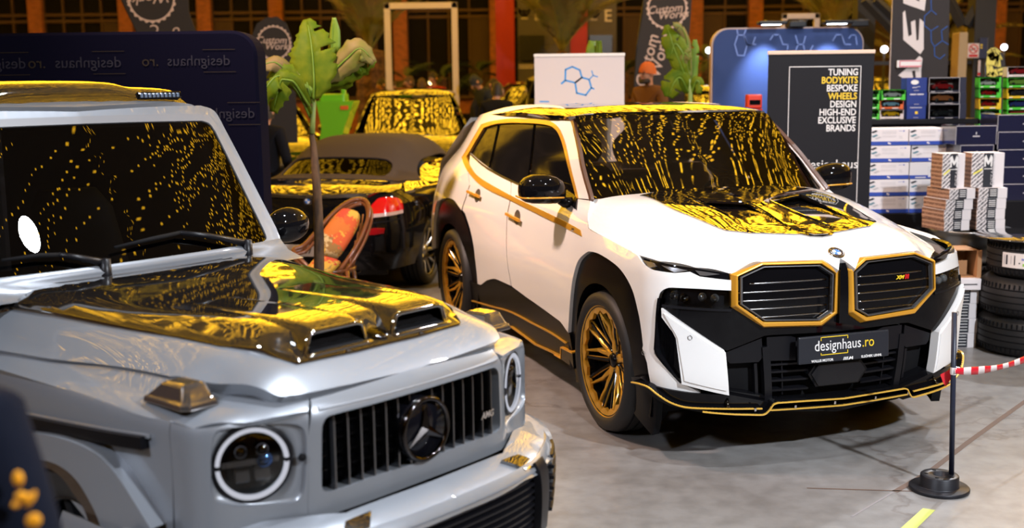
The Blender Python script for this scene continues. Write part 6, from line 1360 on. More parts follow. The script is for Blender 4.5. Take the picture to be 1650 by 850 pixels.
# feather flags
M_flag = mat('charcoal_flag_cloth', (.030, .026, .028), .75); M_cream = mat('cream_print', (.66, .50, .45), .6)
def flag(label, Y, outline, ring=None, words=(), pole=None, zf=0.):
    P_ = [at(x, y, Y) for x, y in outline]; c = np.mean([p[0] for p in P_]); r = empty('feather_flag', label, 'flag', (c, Y, zf))
    poly = [(p[0]-c, p[2]-zf) for p in P_]; o = bake(MB().prism(poly, -.004, .004).build('flag_cloth', M_flag, r), Matrix(((1, 0, 0, 0), (0, 0, 1, 0), (0, 1, 0, 0), (0, 0, 0, 1))))
    pp = [at(x, y, Y) for x, y in pole]; MB().tube([(p[0]-c, .012, max(p[2]-zf, .02)) for p in pp]+[(pp[-1][0]-c, .012, .02)], .014, 8).build('flag_pole', M_satin, r); MB().lathe([(0, .025), (.2, .02), (.22, 0)], 24, Matrix.Translation((pp[-1][0]-c, .012, 0))).build('flag_base', M_satin, r)
    if ring:
        cx, cy, rad = ring; q = at(cx, cy, Y); R_ = rad*Y/FPX; mb = MB(); n = 96
        ri = [(R_*(.90)*math.cos(2*math.pi*k/n), R_*.90*math.sin(2*math.pi*k/n)) for k in range(n)]; ro = [(R_*(1+.045*math.cos(24*2*math.pi*k/n))*math.cos(2*math.pi*k/n), R_*(1+.045*math.cos(24*2*math.pi*k/n))*math.sin(2*math.pi*k/n)) for k in range(n)]
        mb.add([(q[0]-c+x, -.007, q[2]-zf+z) for x, z in ri+ro], [(k, (k+1) % n, n+(k+1) % n, n+k) for k in range(n)]); mb.build('printed_ring', M_cream, r)
    for (t_, x, y, s_, ang, sh) in words:
        q = at(x, y, Y); me = text_mesh(t_, s_*Y/FPX, .0008, shear=sh, bold=.001); me.transform(Matrix.Translation((q[0]-c, -.007, q[2]-zf))@Matrix(((1, 0, 0, 0), (0, 0, -1, 0), (0, 1, 0, 0), (0, 0, 0, 1)))@Matrix.Rotation(ang, 4, 'Z')); link('lettering', me, M_cream, r)
    return r
flag('dark feather flag with cream scalloped ring and upside-down lettering above the navy display wall', 13.6, [(192, -60), (196, 0), (215, 40), (250, 110), (330, 110), (322, 70), (305, 20), (300, -60)], ring=(244, -3, 38), words=(('Works', 240, -3, 24, math.pi+.08, .25), ('C', 250, 47, 22, math.pi, .2), ('U', 285, 50, 18, math.pi, .2)), pole=[(190, -60), (196, 0), (225, 60), (262, 130)])
flag('dark round-topped feather flag with cream scalloped ring left of the banana plant', 14.5, [(400, 230), (402, 90), (405, 60), (414, 38), (430, 28), (447, 27), (462, 38), (470, 60), (474, 95), (480, 230)], ring=(441.5, 69, 27), words=(('Custom', 437, 65, 15, -.02, .3), ('Works', 448, 75, 15, -.02, .3), ('&', 442, 104, 14, 0, .2)), pole=[(403, 90), (401, 230)], zf=.35)
flag('tall charcoal feather flag with cream ring and sideways lettering behind the bearded man', 15.7, [(1040, -60), (1036, 20), (1028, 70), (1022, 130), (1022, 240), (1100, 240), (1104, 120), (1112, 40), (1118, -60)], ring=(1075, 13.5, 32), words=(('Custom', 1071, 15, 17, .08, .3), ('Works', 1084, 24, 17, .08, .3), ('Custom', 1043, 98, 26, 1.33, .1), ('Works', 1064, 88, 26, 1.33, .1)), pole=[(1038, 0), (1026, 80), (1020, 180)])
# flag with large white letters beside the model cars
Yf = 11.6
r = flag('tall black rectangular flag with big white letters and blue hexagon lines on a white pole', Yf, [(1440, -50), (1437, 40), (1434, 140), (1438, 215), (1520, 215), (1526, 130), (1529, 50), (1531, -50)], pole=[(1442, -50), (1436.5, 100), (1432, 230)])
for o in r.children:
    if o.name.startswith('flag_pole'): o.data.materials.clear(); o.data.materials.append(mat('white_pole', (.62, .58, .60), .4))
def flagpoly(pts, m, nm='lettering', y=-.008):
    P_ = [at(a_, b_, Yf) for a_, b_ in pts]; n = len(P_)
    mb = MB(); V = [(p[0]-r.location.x, y, p[2]) for p in P_]+[(p[0]-r.location.x, y+.003, p[2]) for p in P_]; mb.add(V, [tuple(range(n)), tuple(range(n, 2*n))[::-1]]+[(i, n+i, n+(i+1) % n, (i+1) % n) for i in range(n)]); return mb.build(nm, m, r)
M_fl = mat('white_flag_print', (.72, .66, .66), .6)
flagpoly(Z4((932, -60), (935, 20), (1060, 64), (1075, -60), (1035, -60), (1030, 10), (1010, 2), (1012, -60)), M_fl)
flagpoly(Z4((932, 75), (945, 62), (965, 215), (985, 205), (980, 130), (1005, 118), (1012, 240), (1025, 235), (1032, 110), (1055, 130), (1055, 290), (1035, 320), (935, 235)), M_fl)
flagpoly(Z4((905, 445), (975, 385), (1030, 330), (1048, 345), (1040, 410), (1040, 470), (1010, 466), (1005, 415), (985, 420), (992, 455), (975, 475), (940, 465)), M_fl)
for P_ in (((1098, -10), (1100, 60), (1060, 95), (1058, 150), (1098, 182), (1140, 155)), ((1098, 182), (1100, 245), (1118, 275), (1165, 240), (1200, 262)), ((1118, 275), (1120, 330), (1150, 348), (1180, 322)), ((1165, 240), (1160, 180), (1195, 155)), ((1100, 60), (1130, 85))): stroke(r, Yf, Z4(*P_), .008, mat('flag_blue_line', (.02, .09, .36), .6), 'printed_hexagons', y=-.008)
p = at(1463, 104, Yf-.05); q = at(1482, 96, Yf-.05)
sg_ = MB().box((at(1445, 103, Yf-.05)[0], Yf-.06, hgt(Yf-.05, 108.5, 1463)), (at(1482, 103, Yf-.05)[0], Yf-.05, hgt(Yf-.05, 97, 1463))).build('price_sign', mat('sign_white', (.85, .83, .84), .5), None); tag(sg_, 'small white sign with red border pinned on the tall black flag', 'sign')
mb = MB(); x0, x1, z0, z1 = at(1446, 103, Yf)[0], at(1481, 103, Yf)[0], hgt(Yf, 108, 1463), hgt(Yf, 97.6, 1463)
for a_ in ((x0, z0, x1, z0+.012), (x0, z1-.008, x1, z1), (x0, z0, x0+.008, z1)): mb.box((a_[0], Yf-.0625, a_[1]), (a_[2], Yf-.0605, a_[3]))
mb.build('sign_border', mat('sign_pink', (.70, .16, .22), .5), sg_)
# white photo frames
def goal(label, Y, x0, x1, y0, t, zf):
    a_, b_ = at(x0, y0, Y), at(x1, y0, Y); r = empty('photo_frame', label, 'frame', ((a_[0]+b_[0])/2, Y, zf)); w = (b_[0]-a_[0])/2; h = a_[2]-zf
    M_ = mat('white_frame_paint', (.60, .52, .52), .5)
    for sx in (-1, 1): MB().box((sx*w-t, -t, 0), (sx*w+t, t, h), bev=.01).build('post', M_, r)
    MB().box((-w-t, -t, h-2*t), (w+t, t, h), bev=.01).build('crossbar', M_, r); MB().box((-w-t, -.3, 0), (w+t, .3, .02)).build('base_plate', M_, r)
goal('tall white open frame standing by the big palm', 21.5, 623.5, 732, 5, .055, .35)
goal('low white frame bar behind the blue display wall', 17., 1264, 1316, 22, .04, .35)
# red and black stand with owl signs
Ys = 28.; r = empty('exhibition_stand', 'red and black exhibition stand with white owl emblems and dark screens', 'stand', (at(870, 100, Ys)[0], Ys, .35)); cx = r.location.x
def pan_(nm, x0, x1, y0, y1, m, dy=0., th=.1):
    a_, b_ = at(x0, y0, Ys), at(x1, y1, Ys); return MB().box((a_[0]-cx, dy, max(b_[2]-.35, 0)), (b_[0]-cx, dy+th, a_[2]-.35)).build(nm, m, r)
M_redw = mat('red_wall', (.24, .006, .010), .6); M_chw = mat('charcoal_wall', (.045, .040, .048), .7)
pan_('red_panel', 797, 833, -60, 420, M_redw); pan_('red_panel', 919, 947, -60, 420, M_redw, .02); pan_('grey_panel', 833, 921, -60, 420, M_chw, .06); pan_('grey_panel', 947, 993, -60, 420, M_chw, .06)
for x0, x1 in ((837, 877), (950, 986)): pan_('screen', x0, x1, 57, 97, mat('screen_black', (.008, .008, .010), .3), -.03, .06)
M_grp = mat('pale_print', (.42, .38, .40), .6)
for cx0, cy0 in ((845, 20), (957, 22)):
    q = at(cx0, cy0, Ys); s_ = .105*Ys/19
    for pl in ([(-.95, .8), (-.55, .45), (-.25, .30), (0, .45), (.25, .30), (.55, .45), (.95, .8), (.9, .0), (.55, -.45), (.15, -.75), (0, -.35), (-.15, -.75), (-.55, -.45), (-.9, 0)],):
        V = [(q[0]-cx+s_*a_, -.012+.072, q[2]-.35+s_*b_) for a_, b_ in pl]; n = len(V); mb = MB(); mb.add(V, [tuple(range(n))]); o = mb.build('owl_emblem', M_grp, r)
        for sx in (-1, 1): MB().lathe([(0, 0), (.16*s_, 0)], 14, Matrix.Translation((q[0]-cx+sx*.3*s_, .058, q[2]-.35-.05*s_))@Matrix.Rotation(math.pi/2, 4, 'X')).build('owl_eye', M_chw, o)
    MB().box((q[0]-cx-.08, .05, q[2]-.35-.145), (q[0]-cx+.08, .059, q[2]-.35-.125)).build('printed_line', M_grp, r)
text('lettering', 'E', .40, Matrix(((1, 0, 0, at(980, 26, Ys)[0]-cx), (0, 0, -1, .055), (0, 1, 0, at(980, 26, Ys)[2]-.35), (0, 0, 0, 1))), M_grp, r); text('lettering', 'E', .40, Matrix(((1, 0, 0, at(867, 24, Ys)[0]-cx), (0, 0, -1, .055), (0, 1, 0, at(867, 24, Ys)[2]-.35), (0, 0, 0, 1))), M_grp, r)
mb = MB()
for k in range(2): mb.box((at(836, 100, Ys)[0]-cx, .05, hgt(Ys, 106+4*k, 845)-.35), (at(868-8*k, 100, Ys)[0]-cx, .059, hgt(Ys, 104+4*k, 845)-.35))
mb.build('printed_line', M_grp, r)
# no-smoking sign and dark info board on the steel post
Yn = 14.85; a_, b_ = at(1559, 70, Yn), at(1576, 93, Yn); s_ = MB().box((a_[0], Yn-.02, b_[2]), (b_[0], Yn, a_[2])).build('prohibition_sign', mat('sign_cream', (.62, .50, .46), .6)); tag(s_, 'small cream no-smoking sign with a red crossed circle on the steel post', 'sign')
cxn, czn, rn = (a_[0]+b_[0])/2, hgt(Yn, 79, 1567), .058; mb = MB(); mb.lathe([(rn, 0), (rn, .003), (rn-.013, .003), (rn-.013, 0)], 32, Matrix.Translation((cxn, Yn-.02, czn))@Matrix.Rotation(math.pi/2, 4, 'X')); mb.box((-rn, -.006, 0), (rn, .006, .003), Matrix.Translation((cxn, Yn-.02, czn))@Matrix.Rotation(math.pi/2, 4, 'X')@Matrix.Rotation(-.75, 4, 'Z')); mb.build('prohibition_ring', M_red, s_)
mb = MB(); mb.box((-.04, -.006, 0), (.03, .006, .002), Matrix.Translation((cxn, Yn-.02, czn))@Matrix.Rotation(math.pi/2, 4, 'X')@Matrix.Rotation(.4, 4, 'Z')); mb.build('cigarette_mark', M_satin, s_)
MB().box((cxn-.055, Yn-.024, hgt(Yn, 91.5, 1567)), (cxn+.055, Yn-.02, hgt(Yn, 88, 1567))).build('sign_text_bar', M_red, s_)
a_, b_ = at(1578, 61, Yn), at(1587, 94, Yn); s_ = MB().box((a_[0], Yn-.02, b_[2]), (b_[0]+.02, Yn, a_[2])).build('info_board', mat('info_navy', (.02, .025, .06), .5)); tag(s_, 'narrow dark blue info board beside the no-smoking sign', 'sign')
MB().box((b_[0]+.012, Yn-.025, b_[2]), (b_[0]+.022, Yn, a_[2])).build('board_edge', M_grey, s_)
mb = MB(); mb.box((a_[0]+.012, Yn-.023, a_[2]-.10), (a_[0]+.035, Yn-.02, a_[2]-.08)); mb.box((a_[0]+.012, Yn-.023, a_[2]-.13), (a_[0]+.035, Yn-.02, a_[2]-.115)); mb.build('board_print', M_goldprint, s_)
s_ = MB().box((at(1575, 110, Yn)[0], Yn-.02, hgt(Yn, 122, 1577)), (at(1578.5, 110, Yn)[0], Yn-.01, hgt(Yn, 97, 1577))).build('sticker', mat('sticker_white', (.6, .5, .5), .6)); tag(s_, 'narrow white and red vertical sticker low on the steel post', 'sticker'); MB().box((at(1575, 110, Yn)[0], Yn-.022, hgt(Yn, 121, 1577)), (at(1578.5, 110, Yn)[0], Yn-.02, hgt(Yn, 117, 1577))).build('sticker_print', M_red, s_)
bx = MB().box((at(1546, 60, 14.6)[0], 14.6, .35), (at(1560, 60, 14.6)[0], 14.85, hgt(14.6, 52, 1553)), bev=.01).build('utility_duct', mat('tan_duct', (.34, .24, .13), .6)); tag(bx, 'tall tan boxed pipe casing beside the steel post', 'casing')
# black flag with yellow emblem at the right
Ye = 12.6; P_ = [(1588, 260), (1590, 100), (1594, 85), (1604, 76), (1612, 80), (1618, 92), (1622, 120), (1622, 260)]
re_ = flag('small black feather flag with yellow round emblem behind the model car boxes', Ye, P_, pole=[(1588, 100), (1587, 260)])
M_ye = mat('yellow_emblem', (.72, .60, .12), .6)
def eme(pts, wid): stroke(re_, Ye, [(1380+u/5.667, 60+v/5.667) for u, v in pts], wid, M_ye, 'printed_emblem', y=-.008)
eme([(1195, 140), (1225, 105), (1265, 100), (1310, 135)], .014); eme([(1197, 160), (1230, 125), (1270, 122), (1305, 160), (1325, 200)], .014)
eme([(1205, 240), (1215, 170), (1240, 150), (1262, 185), (1250, 240)], .055); eme([(1225, 200), (1250, 200)], .03); eme([(1275, 255), (1290, 170), (1300, 260)], .035); eme([(1200, 260), (1200, 340), (1240, 350)], .03); eme([(1225, 275), (1240, 330), (1260, 350)], .04); eme([(1295, 300), (1345, 285), (1360, 330), (1310, 335)], .03); eme([(1265, 300), (1280, 345)], .03)
# ------------------------------------------------------------------ goods on display at the right
M_carton = mat('white_carton', (.72, .68, .69), .55); M_band = mat('carton_blue', (.02, .06, .36), .5); M_pgrey = mat('pale_grey_print', (.50, .48, .49), .6); M_teal = mat('teal_print', (.10, .22, .27), .6); M_dkprint = mat('dark_print', (.014, .016, .024), .6)
def pbox(x0, x1, y0, y1, Y, depth):
    """a box's front rectangle from pixels, on the plane Y; returns lo, hi"""
    a_, b_ = at(x0, (y0+y1)/2, Y), at(x1, (y0+y1)/2, Y); xm_ = (x0+x1)/2
    return (a_[0], Y, hgt(Y, y1, xm_)), (b_[0], Y+depth, hgt(Y, y0, xm_))
def front(nm, r, m, rects, y=-.0015, th=.0012):
    mb = MB()
    for (a_, b_, c_, d_) in rects: mb.box((a_, y, b_), (c_, y+th+.0005, d_))
    return mb.build(nm, m, r)
Yc = 10.0
def white_carton(lo, hi, label, kind=0, yaw=0., grp='white cartons stacked behind the white car'):
    w, h, d = hi[0]-lo[0], hi[2]-lo[2], hi[1]-lo[1]
    r = empty('carton', label, 'box', ((lo[0]+hi[0])/2, lo[1], lo[2]), yaw, grp)
    MB().box((-w/2, 0, 0), (w/2, d, h), bev=.004).build('carton_body', M_carton, r)
    if kind == 0:
        front('blue_band', r, M_band, [(-w/2+.001, .001, w/2-.001, h*.24)])
        front('band_mark', r, M_carton, [(-.012, h*.09, .0, h*.19), (.0, h*.06, .012, h*.15)], y=-.003)
        mb = MB()
        for cx_, cz_, s_ in ((-w*.40, h*.84, 1), ): mb.prism([(-.03, -.004), (.012, .012), (.03, .004), (-.012, -.014)], 0, .001, rect_M((cx_, -.002, cz_), (1, 0, 0), (0, 0, 1), (0, -1, 0)))
        mb.build('picture', M_dkprint, r)
        mb = MB(); mb.prism([(-.03, -.006), (.012, .010), (.03, .002), (-.012, -.016)], 0, .001, rect_M((-w*.385, -.002, h*.60), (1, 0, 0), (0, 0, 1), (0, -1, 0))); mb.build('picture', M_teal, r)
        mb = MB(); mb.prism([(-.03, -.004), (.012, .012), (.03, .004), (-.012, -.014)], 0, .001, rect_M((-w*.30, -.002, h*.46), (1, 0, 0), (0, 0, 1), (0, -1, 0))); mb.build('picture', M_pgrey, r)
        front('small_print', r, M_pgrey, [(-w*.2, h*z, w*.18, h*z+.0025) for z in (.50, .57, .70, .77, .84)]+[(w*.26, h*.42, w*.265, h*.62), (w*.28, h*.42, w*.34, h*.45), (w*.28, h*.52, w*.33, h*.55)])
        front('maker_mark', r, mat('mark_blue', (.20, .22, .50), .6), [(w*.35, h*.82, w*.39, h*.90), (w*.24, h*.85, w*.33, h*.87)])
    else:
        front('blue_band', r, M_band, [(-w/2+.001, .001, -w*.02, h*.22), (-w*.02, .001, w/2-.001, h*.10)]); text('lettering', '1932', .042, rect_M((w*.14, -.002, h*.45), (1, 0, 0), (0, 0, 1), (0, -1, 0)), M_dkprint, r)
        front('small_print', r, M_carton, [(-w*.35, h*.06, -w*.08, h*.12)], y=-.003); front('label_edge', r, M_pgrey, [(-w*.02, h*.14, -w*.015, h*.7), (-w*.02, h*.7, w*.38, h*.715)])
    return r
rows = [(207, 233.6), (234.4, 260.8), (261.6, 288), (288.8, 315.2), (316, 342.5)]
nmz = ('top', 'second', 'third', 'fourth', 'fifth')
xl = [(1402.5, 1464), (1401, 1467), (1399.5, 1464.5), (1398, 1464), (1397, 1464)]; xr = [(1465, 1527), (1468.5, 1529), (1465.5, 1528), (1465.5, 1529), (1465, 1529)]
for k, (y0, y1) in enumerate(rows):
    lo, hi = pbox(*xl[k], y0, y1, Yc, .34); z1 = hgt(Yc, rows[k][1], 1430); lo = (lo[0], lo[1], hgt(Yc, y1, 1466)); hi = (hi[0], hi[1], hgt(Yc, y0, 1466))
    white_carton(lo, hi, 'white blue-banded carton, %s from the top, left column by the black banner' % nmz[k] if k else 'white blue-banded carton on top of the left column by the black banner')
    lo2, hi2 = pbox(*xr[k], y0, y1, Yc+(.02 if k == 1 else 0), .34); lo2 = (lo2[0], lo2[1], lo[2]); hi2 = (hi2[0], hi2[1], hi[2])
    white_carton(lo2, hi2, 'white carton printed with the number 1932 in the right column' if k == 2 else ('white blue-banded carton, %s from the top, right column by the navy boxes' % nmz[k] if k else 'white blue-banded carton on top of the right column by the navy boxes'), kind=1 if k == 2 else 0)
zlow = lo[2]
def plinth(nm, label, lo, hi, m=M_satin):
    o = MB().box(lo, hi, bev=.01).build(nm, m, None); return tag(o, label, 'plinth')
plinth('display_plinth', 'low black plinth carrying the white cartons', (at(1396, 400, Yc)[0]-.01, Yc-.02, 0), (at(1540, 400, Yc)[0]-.0, Yc+.40, zlow))
# long black counter behind
Yt = 10.75; zt = hgt(Yt, 191.5, 1480); xa, xb = at(1196, 200, Yt)[0], at(1575, 200, Yt)[0]
ct = empty('display_counter', 'long black counter carrying the boxed model cars', 'counter', ((xa+xb)/2, Yt, 0)); hw_ = (xb-xa)/2
MB().box((-hw_, -.02, zt-.05), (hw_, .55, zt), bev=.008).build('counter_top', M_satin, ct); MB().box((-hw_+.03, .02, .08), (hw_-.03, .5, zt-.05)).build('counter_front', M_matte, ct); MB().box((-hw_+.06, .05, 0), (hw_-.06, .46, .08)).build('counter_kick', M_matte, ct)
M_win = glass('box_window', (.86, .88, .86), 1.35)
def toy_car(col, L, parent, M_):
    m = mat('toy_%03d%03d%03d' % tuple(int(999*c_) for c_ in col), col, .25, coat=.6)
    p = [(-.5, .10), (-.5, .22), (-.42, .27), (-.26, .29), (-.12, .40), (.12, .41), (.27, .28), (.46, .24), (.5, .16), (.48, .09)]
    rings = []
    for y, s_, dz in ((-.20, .86, .02), (-.18, .97, .005), (0, 1, 0), (.18, .97, .005), (.20, .86, .02)): rings.append([(x*L*s_, y*L*1.0, (z*(.96 if abs(y) > .19 else 1)+dz*0)*L) for x, z in p])
    o = loft('toy_car', rings, m, parent, smooth=False); o.data.transform(M_)
    mb = MB()
    for x in (-.30, .31):
        for y in (-.19, .19): mb.lathe([(0, -.02*L), (.085*L, -.02*L), (.09*L, 0), (.085*L, .02*L), (0, .02*L)], 16, Matrix.Translation((x*L, y*L, .09*L))@Matrix.Rotation(math.pi/2, 4, 'X'))
    w_ = mb.build('toy_wheels', M_rubber, o); w_.data.transform(M_)
    mb = MB()
    for y in (-.205, .205): mb.prism([(-.22, .30), (-.11, .385), (.10, .39), (.22, .30)], 0, .004, Matrix.Translation((0, y*L, 0))@Matrix.Rotation(math.pi/2, 4, 'X')@Matrix.Diagonal((L, L, 1, 1)))
    g_ = mb.build('toy_glass', M_black, o); g_.data.transform(M_); return o
def model_box(label, x0, x1, y0, y1, Y, frame_col, car_col, back_col=(.10, .16, .09), style='lip', depth=.10, side=None, zbase=None, grp='boxed model cars on the counter'):
    lo, hi = pbox(x0, x1, y0, y1, Y, depth); w, h = hi[0]-lo[0], hi[2]-lo[2]
    z0 = lo[2] if zbase is None else zbase; r = empty('model_car_box', label, 'model car box', ((lo[0]+hi[0])/2, Y, z0), 0, grp)
    mf = mat('card_%03d%03d%03d' % tuple(int(999*c_) for c_ in frame_col), frame_col, .5); mbk = mat('card_%03d%03d%03d' % tuple(int(999*c_) for c_ in back_col), back_col, .6)
    t = .006; e = h*.26 if style == 'lip' else h*.12
    MB().box((-w/2, 0, 0), (w/2, t, e)).box((-w/2, 0, 0), (w/2, depth, t)).box((-w/2, 0, h-t), (w/2, depth, h)).box((-w/2, 0, 0), (-w/2+t, depth, h)).box((w/2-t, 0, 0), (w/2, depth, h)).box((-w/2, 0, h-h*.08), (w/2, t, h)).build('carton_shell', mf, r)
    if style == 'lip': [MB().box(*q).build('carton_flap', mf, r) for q in (((w/2-w*.14, -.0005, 0), (w/2, t, h*.55)), ((-w/2, -.0005, 0), (-w/2+w*.06, t, h*.5)))]
    MB().box((-w/2+t, depth-.004, t), (w/2-t, depth-.001, h-t)).build('carton_back', mbk, r); MB().box((-w/2+t, .002, e), (w/2-t, .003, h*.92)).build('window', M_win, r)
    L = min(w*.74, .30); toy_car(car_col, L, r, Matrix.Translation((.0, depth*.5, t+e*.55))@Matrix.Rotation(.12 if hash(label) % 2 else -.1, 4, 'Z')@Matrix.Diagonal((1, min(1, depth*.8/(.42*L)), 1, 1)))
    front('carton_print', r, M_whiteprint if style == 'lip' else M_pgrey, [(w*.02, e*.3, w*.28, e*.62), (-w*.42, e*.3, -w*.30, e*.6)], y=-.002)
    if side: MB().box((w/2, .0, 0), (w/2+side, depth, h)).build('carton_side', mf, r)
    return r
GRN = (.06, .52, .03); ORG = (.55, .10, .015); NVY = (.010, .012, .035); YEL = (.70, .48, .01)
zc_ = zt
def stackz(tops, Y, x): return None
# green trio cut by the banner
zz = zt
for k, (y0, y1) in enumerate(((174, 190.5), (158.5, 174), (143, 158.5))):
    nm_ = ('bottom', 'middle', 'top')[k]; model_box('bright green model car box half hidden by the black banner, %s one of three' % nm_, 1392, 1417, y0, y1, Yt, GRN, (.05, .3, .05), style='lip', zbase=zz); zz += hgt(Yt, y0, 1400)-hgt(Yt, y1, 1400)
zz = zt
for k, (y0, y1, fc, cc, lab) in enumerate(((175, 191, (.60, .52, .50), (.75, .42, .01), 'pale model car box holding a yellow saloon'), (160.3, 175, ORG, (.20, .36, .48), 'orange model car box holding a pale blue pick-up'), (143.2, 160.3, GRN, (.42, .44, .44), 'green model car box holding a silver coupe'))):
    model_box(lab, 1418+(3 if k == 2 else 0), 1456+(3 if k == 2 else 0), y0, y1, Yt, fc, cc, back_col=(.30, .10, .03) if k == 1 else (.07, .16, .05) if k == 2 else (.05, .05, .05), style='lip', zbase=zz); zz += hgt(Yt, y0, 1436)-hgt(Yt, y1, 1436)
# blue boxes
M_rb = mat('royal_blue_card', (.010, .030, .20), .4, coat=.3); zz = zt
for k, (y0, y1) in enumerate(((175, 196.5), (153, 175), (129.5, 153))):
    lo, hi = pbox(1463.5, 1496 if k else 1494, y0, y1, Yt-.06, .12); h = hi[2]-lo[2]; w = hi[0]-lo[0]
    r = empty('model_car_box', ('royal blue closed model box with small gold crest, bottom of its stack', 'royal blue closed model box with a white line of lettering, middle of its stack', 'royal blue closed model box with oval white badge, top of its stack')[k], 'model car box', ((lo[0]+hi[0])/2, Yt-.02, zz if k else zt), 0, 'royal blue model boxes')
    MB().box((-w/2, 0, 0), (w/2, .16, h-.001), bev=.003).build('carton_body', M_rb, r)
    if k == 2: MB().lathe([(0, 0), (.03, 0)], 20, rect_M((-.02, -.001, h*.68), (1.2, 0, 0), (0, 0, .7), (0, -1, 0))).build('oval_badge', M_whiteprint, r); front('signature', r, M_whiteprint, [(-.04, h*.30, .0, h*.34), (.0, h*.36, .03, h*.39)])
    if k == 1: front('lettering_line', r, M_whiteprint, [(-.065, h*.80, -.01, h*.87), (.0, h*.80, .06, h*.87)])
    if k == 0: front('lettering_line', r, M_whiteprint, [(-.06, h*.84, .05, h*.88)]); front('crest', r, M_goldprint, [(-.012, h*.38, .012, h*.58)])
    front('small_print', r, M_pgrey, [(-.025, h*.1, .02, h*.13)]); zz += h
# navy window boxes beside them
zz = zt
for k, (y0, y1, cc, lab) in enumerate(((172, 196, (.012, .012, .014), 'navy window box with a black model car, bottom of its stack'), (153.5, 172, (.30, .10, .035), 'navy window box with a copper model car, middle of its stack'), (129.5, 153.5, (.28, .008, .012), 'navy window box with a red roadster, top of its stack'))):
    r = model_box(lab, 1496.5, 1546, y0, y1, Yt-.03, NVY, cc, back_col=(.30, .25, .24) if k == 2 else (.02, .02, .03), style='win', depth=.15, side=.06, zbase=zz, grp='navy window boxes'); h = hgt(Yt, y0, 1520)-hgt(Yt, y1, 1520); zz += h
    w = (at(1546, 160, Yt-.03)-at(1496.5, 160, Yt-.03))[0]; front('silver_edge', r, M_pgrey, [(-w/2, 0, -w/2+.004, h-.001), (w/2-.004, 0, w/2, h-.001), (-w/2, h-.005, w/2, h-.001)], y=-.003)
# stacks to the right on their own black rack
Y2 = 10.75; x2a, x2b = at(1576, 200, Y2)[0], at(1690, 200, Y2)[0]; z2 = hgt(Y2, 191.5, 1600); plinth('display_plinth', 'tall black rack carrying the right hand model car boxes', (x2a+.004, Y2-.02, 0), (x2b, Y2+.3, z2))
zz = z2
for k, (y0, y1, fc, cc, lab) in enumerate(((176, 191.5, GRN, (.50, .52, .50), 'green box with a silver model car at the bottom of the pile by the post'), (157.5, 176, YEL, (.45, .01, .01), 'yellow edged box with a red model car in the pile by the post'), (142, 157.5, GRN, (.42, .012, .012), 'green box with a red model car in the pile by the post'), (124, 142, GRN, (.58, .58, .54), 'green box with a white model car on top of the pile by the post'))):
    model_box(lab, 1578, 1611, y0, y1, Y2, fc, cc, back_col=(.05, .10, .04), zbase=zz, side=.012, grp='model car boxes piled by the steel post'); zz += hgt(Y2, y0, 1596)-hgt(Y2, y1, 1596)
zz = z2
for k, (y0, y1, fc, cc, lab) in enumerate(((178, 191.5, GRN, (.45, .03, .02), 'green box with a red model car low in the pile at the right edge'), (159.5, 178, GRN, (.02, .04, .22), 'green box with a dark blue model car in the pile at the right edge'), (142, 159.5, YEL, (.03, .03, .035), 'yellow edged box with a black model car in the pile at the right edge'), (125, 142, GRN, (.22, .42, .05), 'green box with a lime model car in the pile at the right edge'), (107, 125, (.60, .52, .50), (.40, .012, .02), 'pale box with a red model car topping the pile at the right edge'))):
    model_box(lab, 1623, 1666, y0, y1, Y2, fc, cc, back_col=(.06, .10, .05), zbase=zz, grp='model car boxes piled at the right edge'); zz += hgt(Y2, y0, 1640)-hgt(Y2, y1, 1640)
# red toy truck on the counter
p = at(1216, 167, Yt+.1); r = empty('toy_truck', 'small red toy truck standing on the left end of the black counter', 'toy', (p[0], Yt+.12, zt)); s_ = .30; zo = 0
tr_ = MB().box((-.075, -.02, .05), (.075, .16, .11), bev=.008).box((-.068, -.03, .11), (.068, .10, .24), bev=.014).build('truck_cab', mat('toy_truck_red', (.62, .035, .012), .35, coat=.5), r); MB().box((-.05, -.034, .145), (.05, -.028, .19)).build('truck_windscreen', M_black, r); MB().box((-.07, -.03, .03), (.07, .0, .052), bev=.006).build('truck_bumper', mat('toy_orange', (.70, .16, .02), .4), r)
MB().box((-.075, -.036, .065), (.075, -.028, .075)).box((-.04, -.037, .085), (.04, -.030, .10)).build('truck_grille', M_dkprint, r)
for x in (-.06, .06):
    for y in (.02, .13): MB().lathe([(0, -.012), (.03, -.012), (.034, 0), (.03, .012), (0, .012)], 16, Matrix.Translation((x, y, .034))@Matrix.Rotation(math.pi/2, 4, 'Y')).build('truck_wheel', M_rubber, r)
# navy shrink-wrapped boxes
M_nvb = mat('navy_gloss_box', (.012, .014, .04), .18, coat=.8, bump=(22, .12, .004)); M_sil = mat('silver_print', (.42, .40, .42), .4)
def navy(lo, hi, label, grp, mark=True):
    w, h, d = hi[0]-lo[0], hi[2]-lo[2], hi[1]-lo[1]; r = empty('navy_box', label, 'box', ((lo[0]+hi[0])/2, lo[1], lo[2]), 0, grp)
    MB().box((-w/2, 0, 0), (w/2, d, h-.0015), bev=.003).build('carton_body', M_nvb, r)
    front('silver_edge', r, M_sil, [(-w/2, h-.008, w/2, h-.002), (-w/2, 0, -w/2+.004, h-.002), (w/2-.004, 0, w/2, h-.002)])
    front('printed_mark', r, M_sil, [(-.028, h*.40, .03, h*.47), (-.004, h*.52, .006, h*.66)])
Yv = 9.7; zb = None
vs = [(295.5, 322.5), (268, 295.5), (240, 268), (211.5, 240), (184, 211.5)]
zbase = hgt(Yv, 322.5, 1640); plinth('display_plinth', 'black plinth under the navy boxes', (at(1570, 300, Yv)[0], Yv-.0, 0), (at(1720, 300, Yv)[0], Yv+.36, zbase))
zz = zbase
nm5 = ('lowest', 'second from the bottom', 'third from the bottom', 'fourth from the bottom', 'topmost')
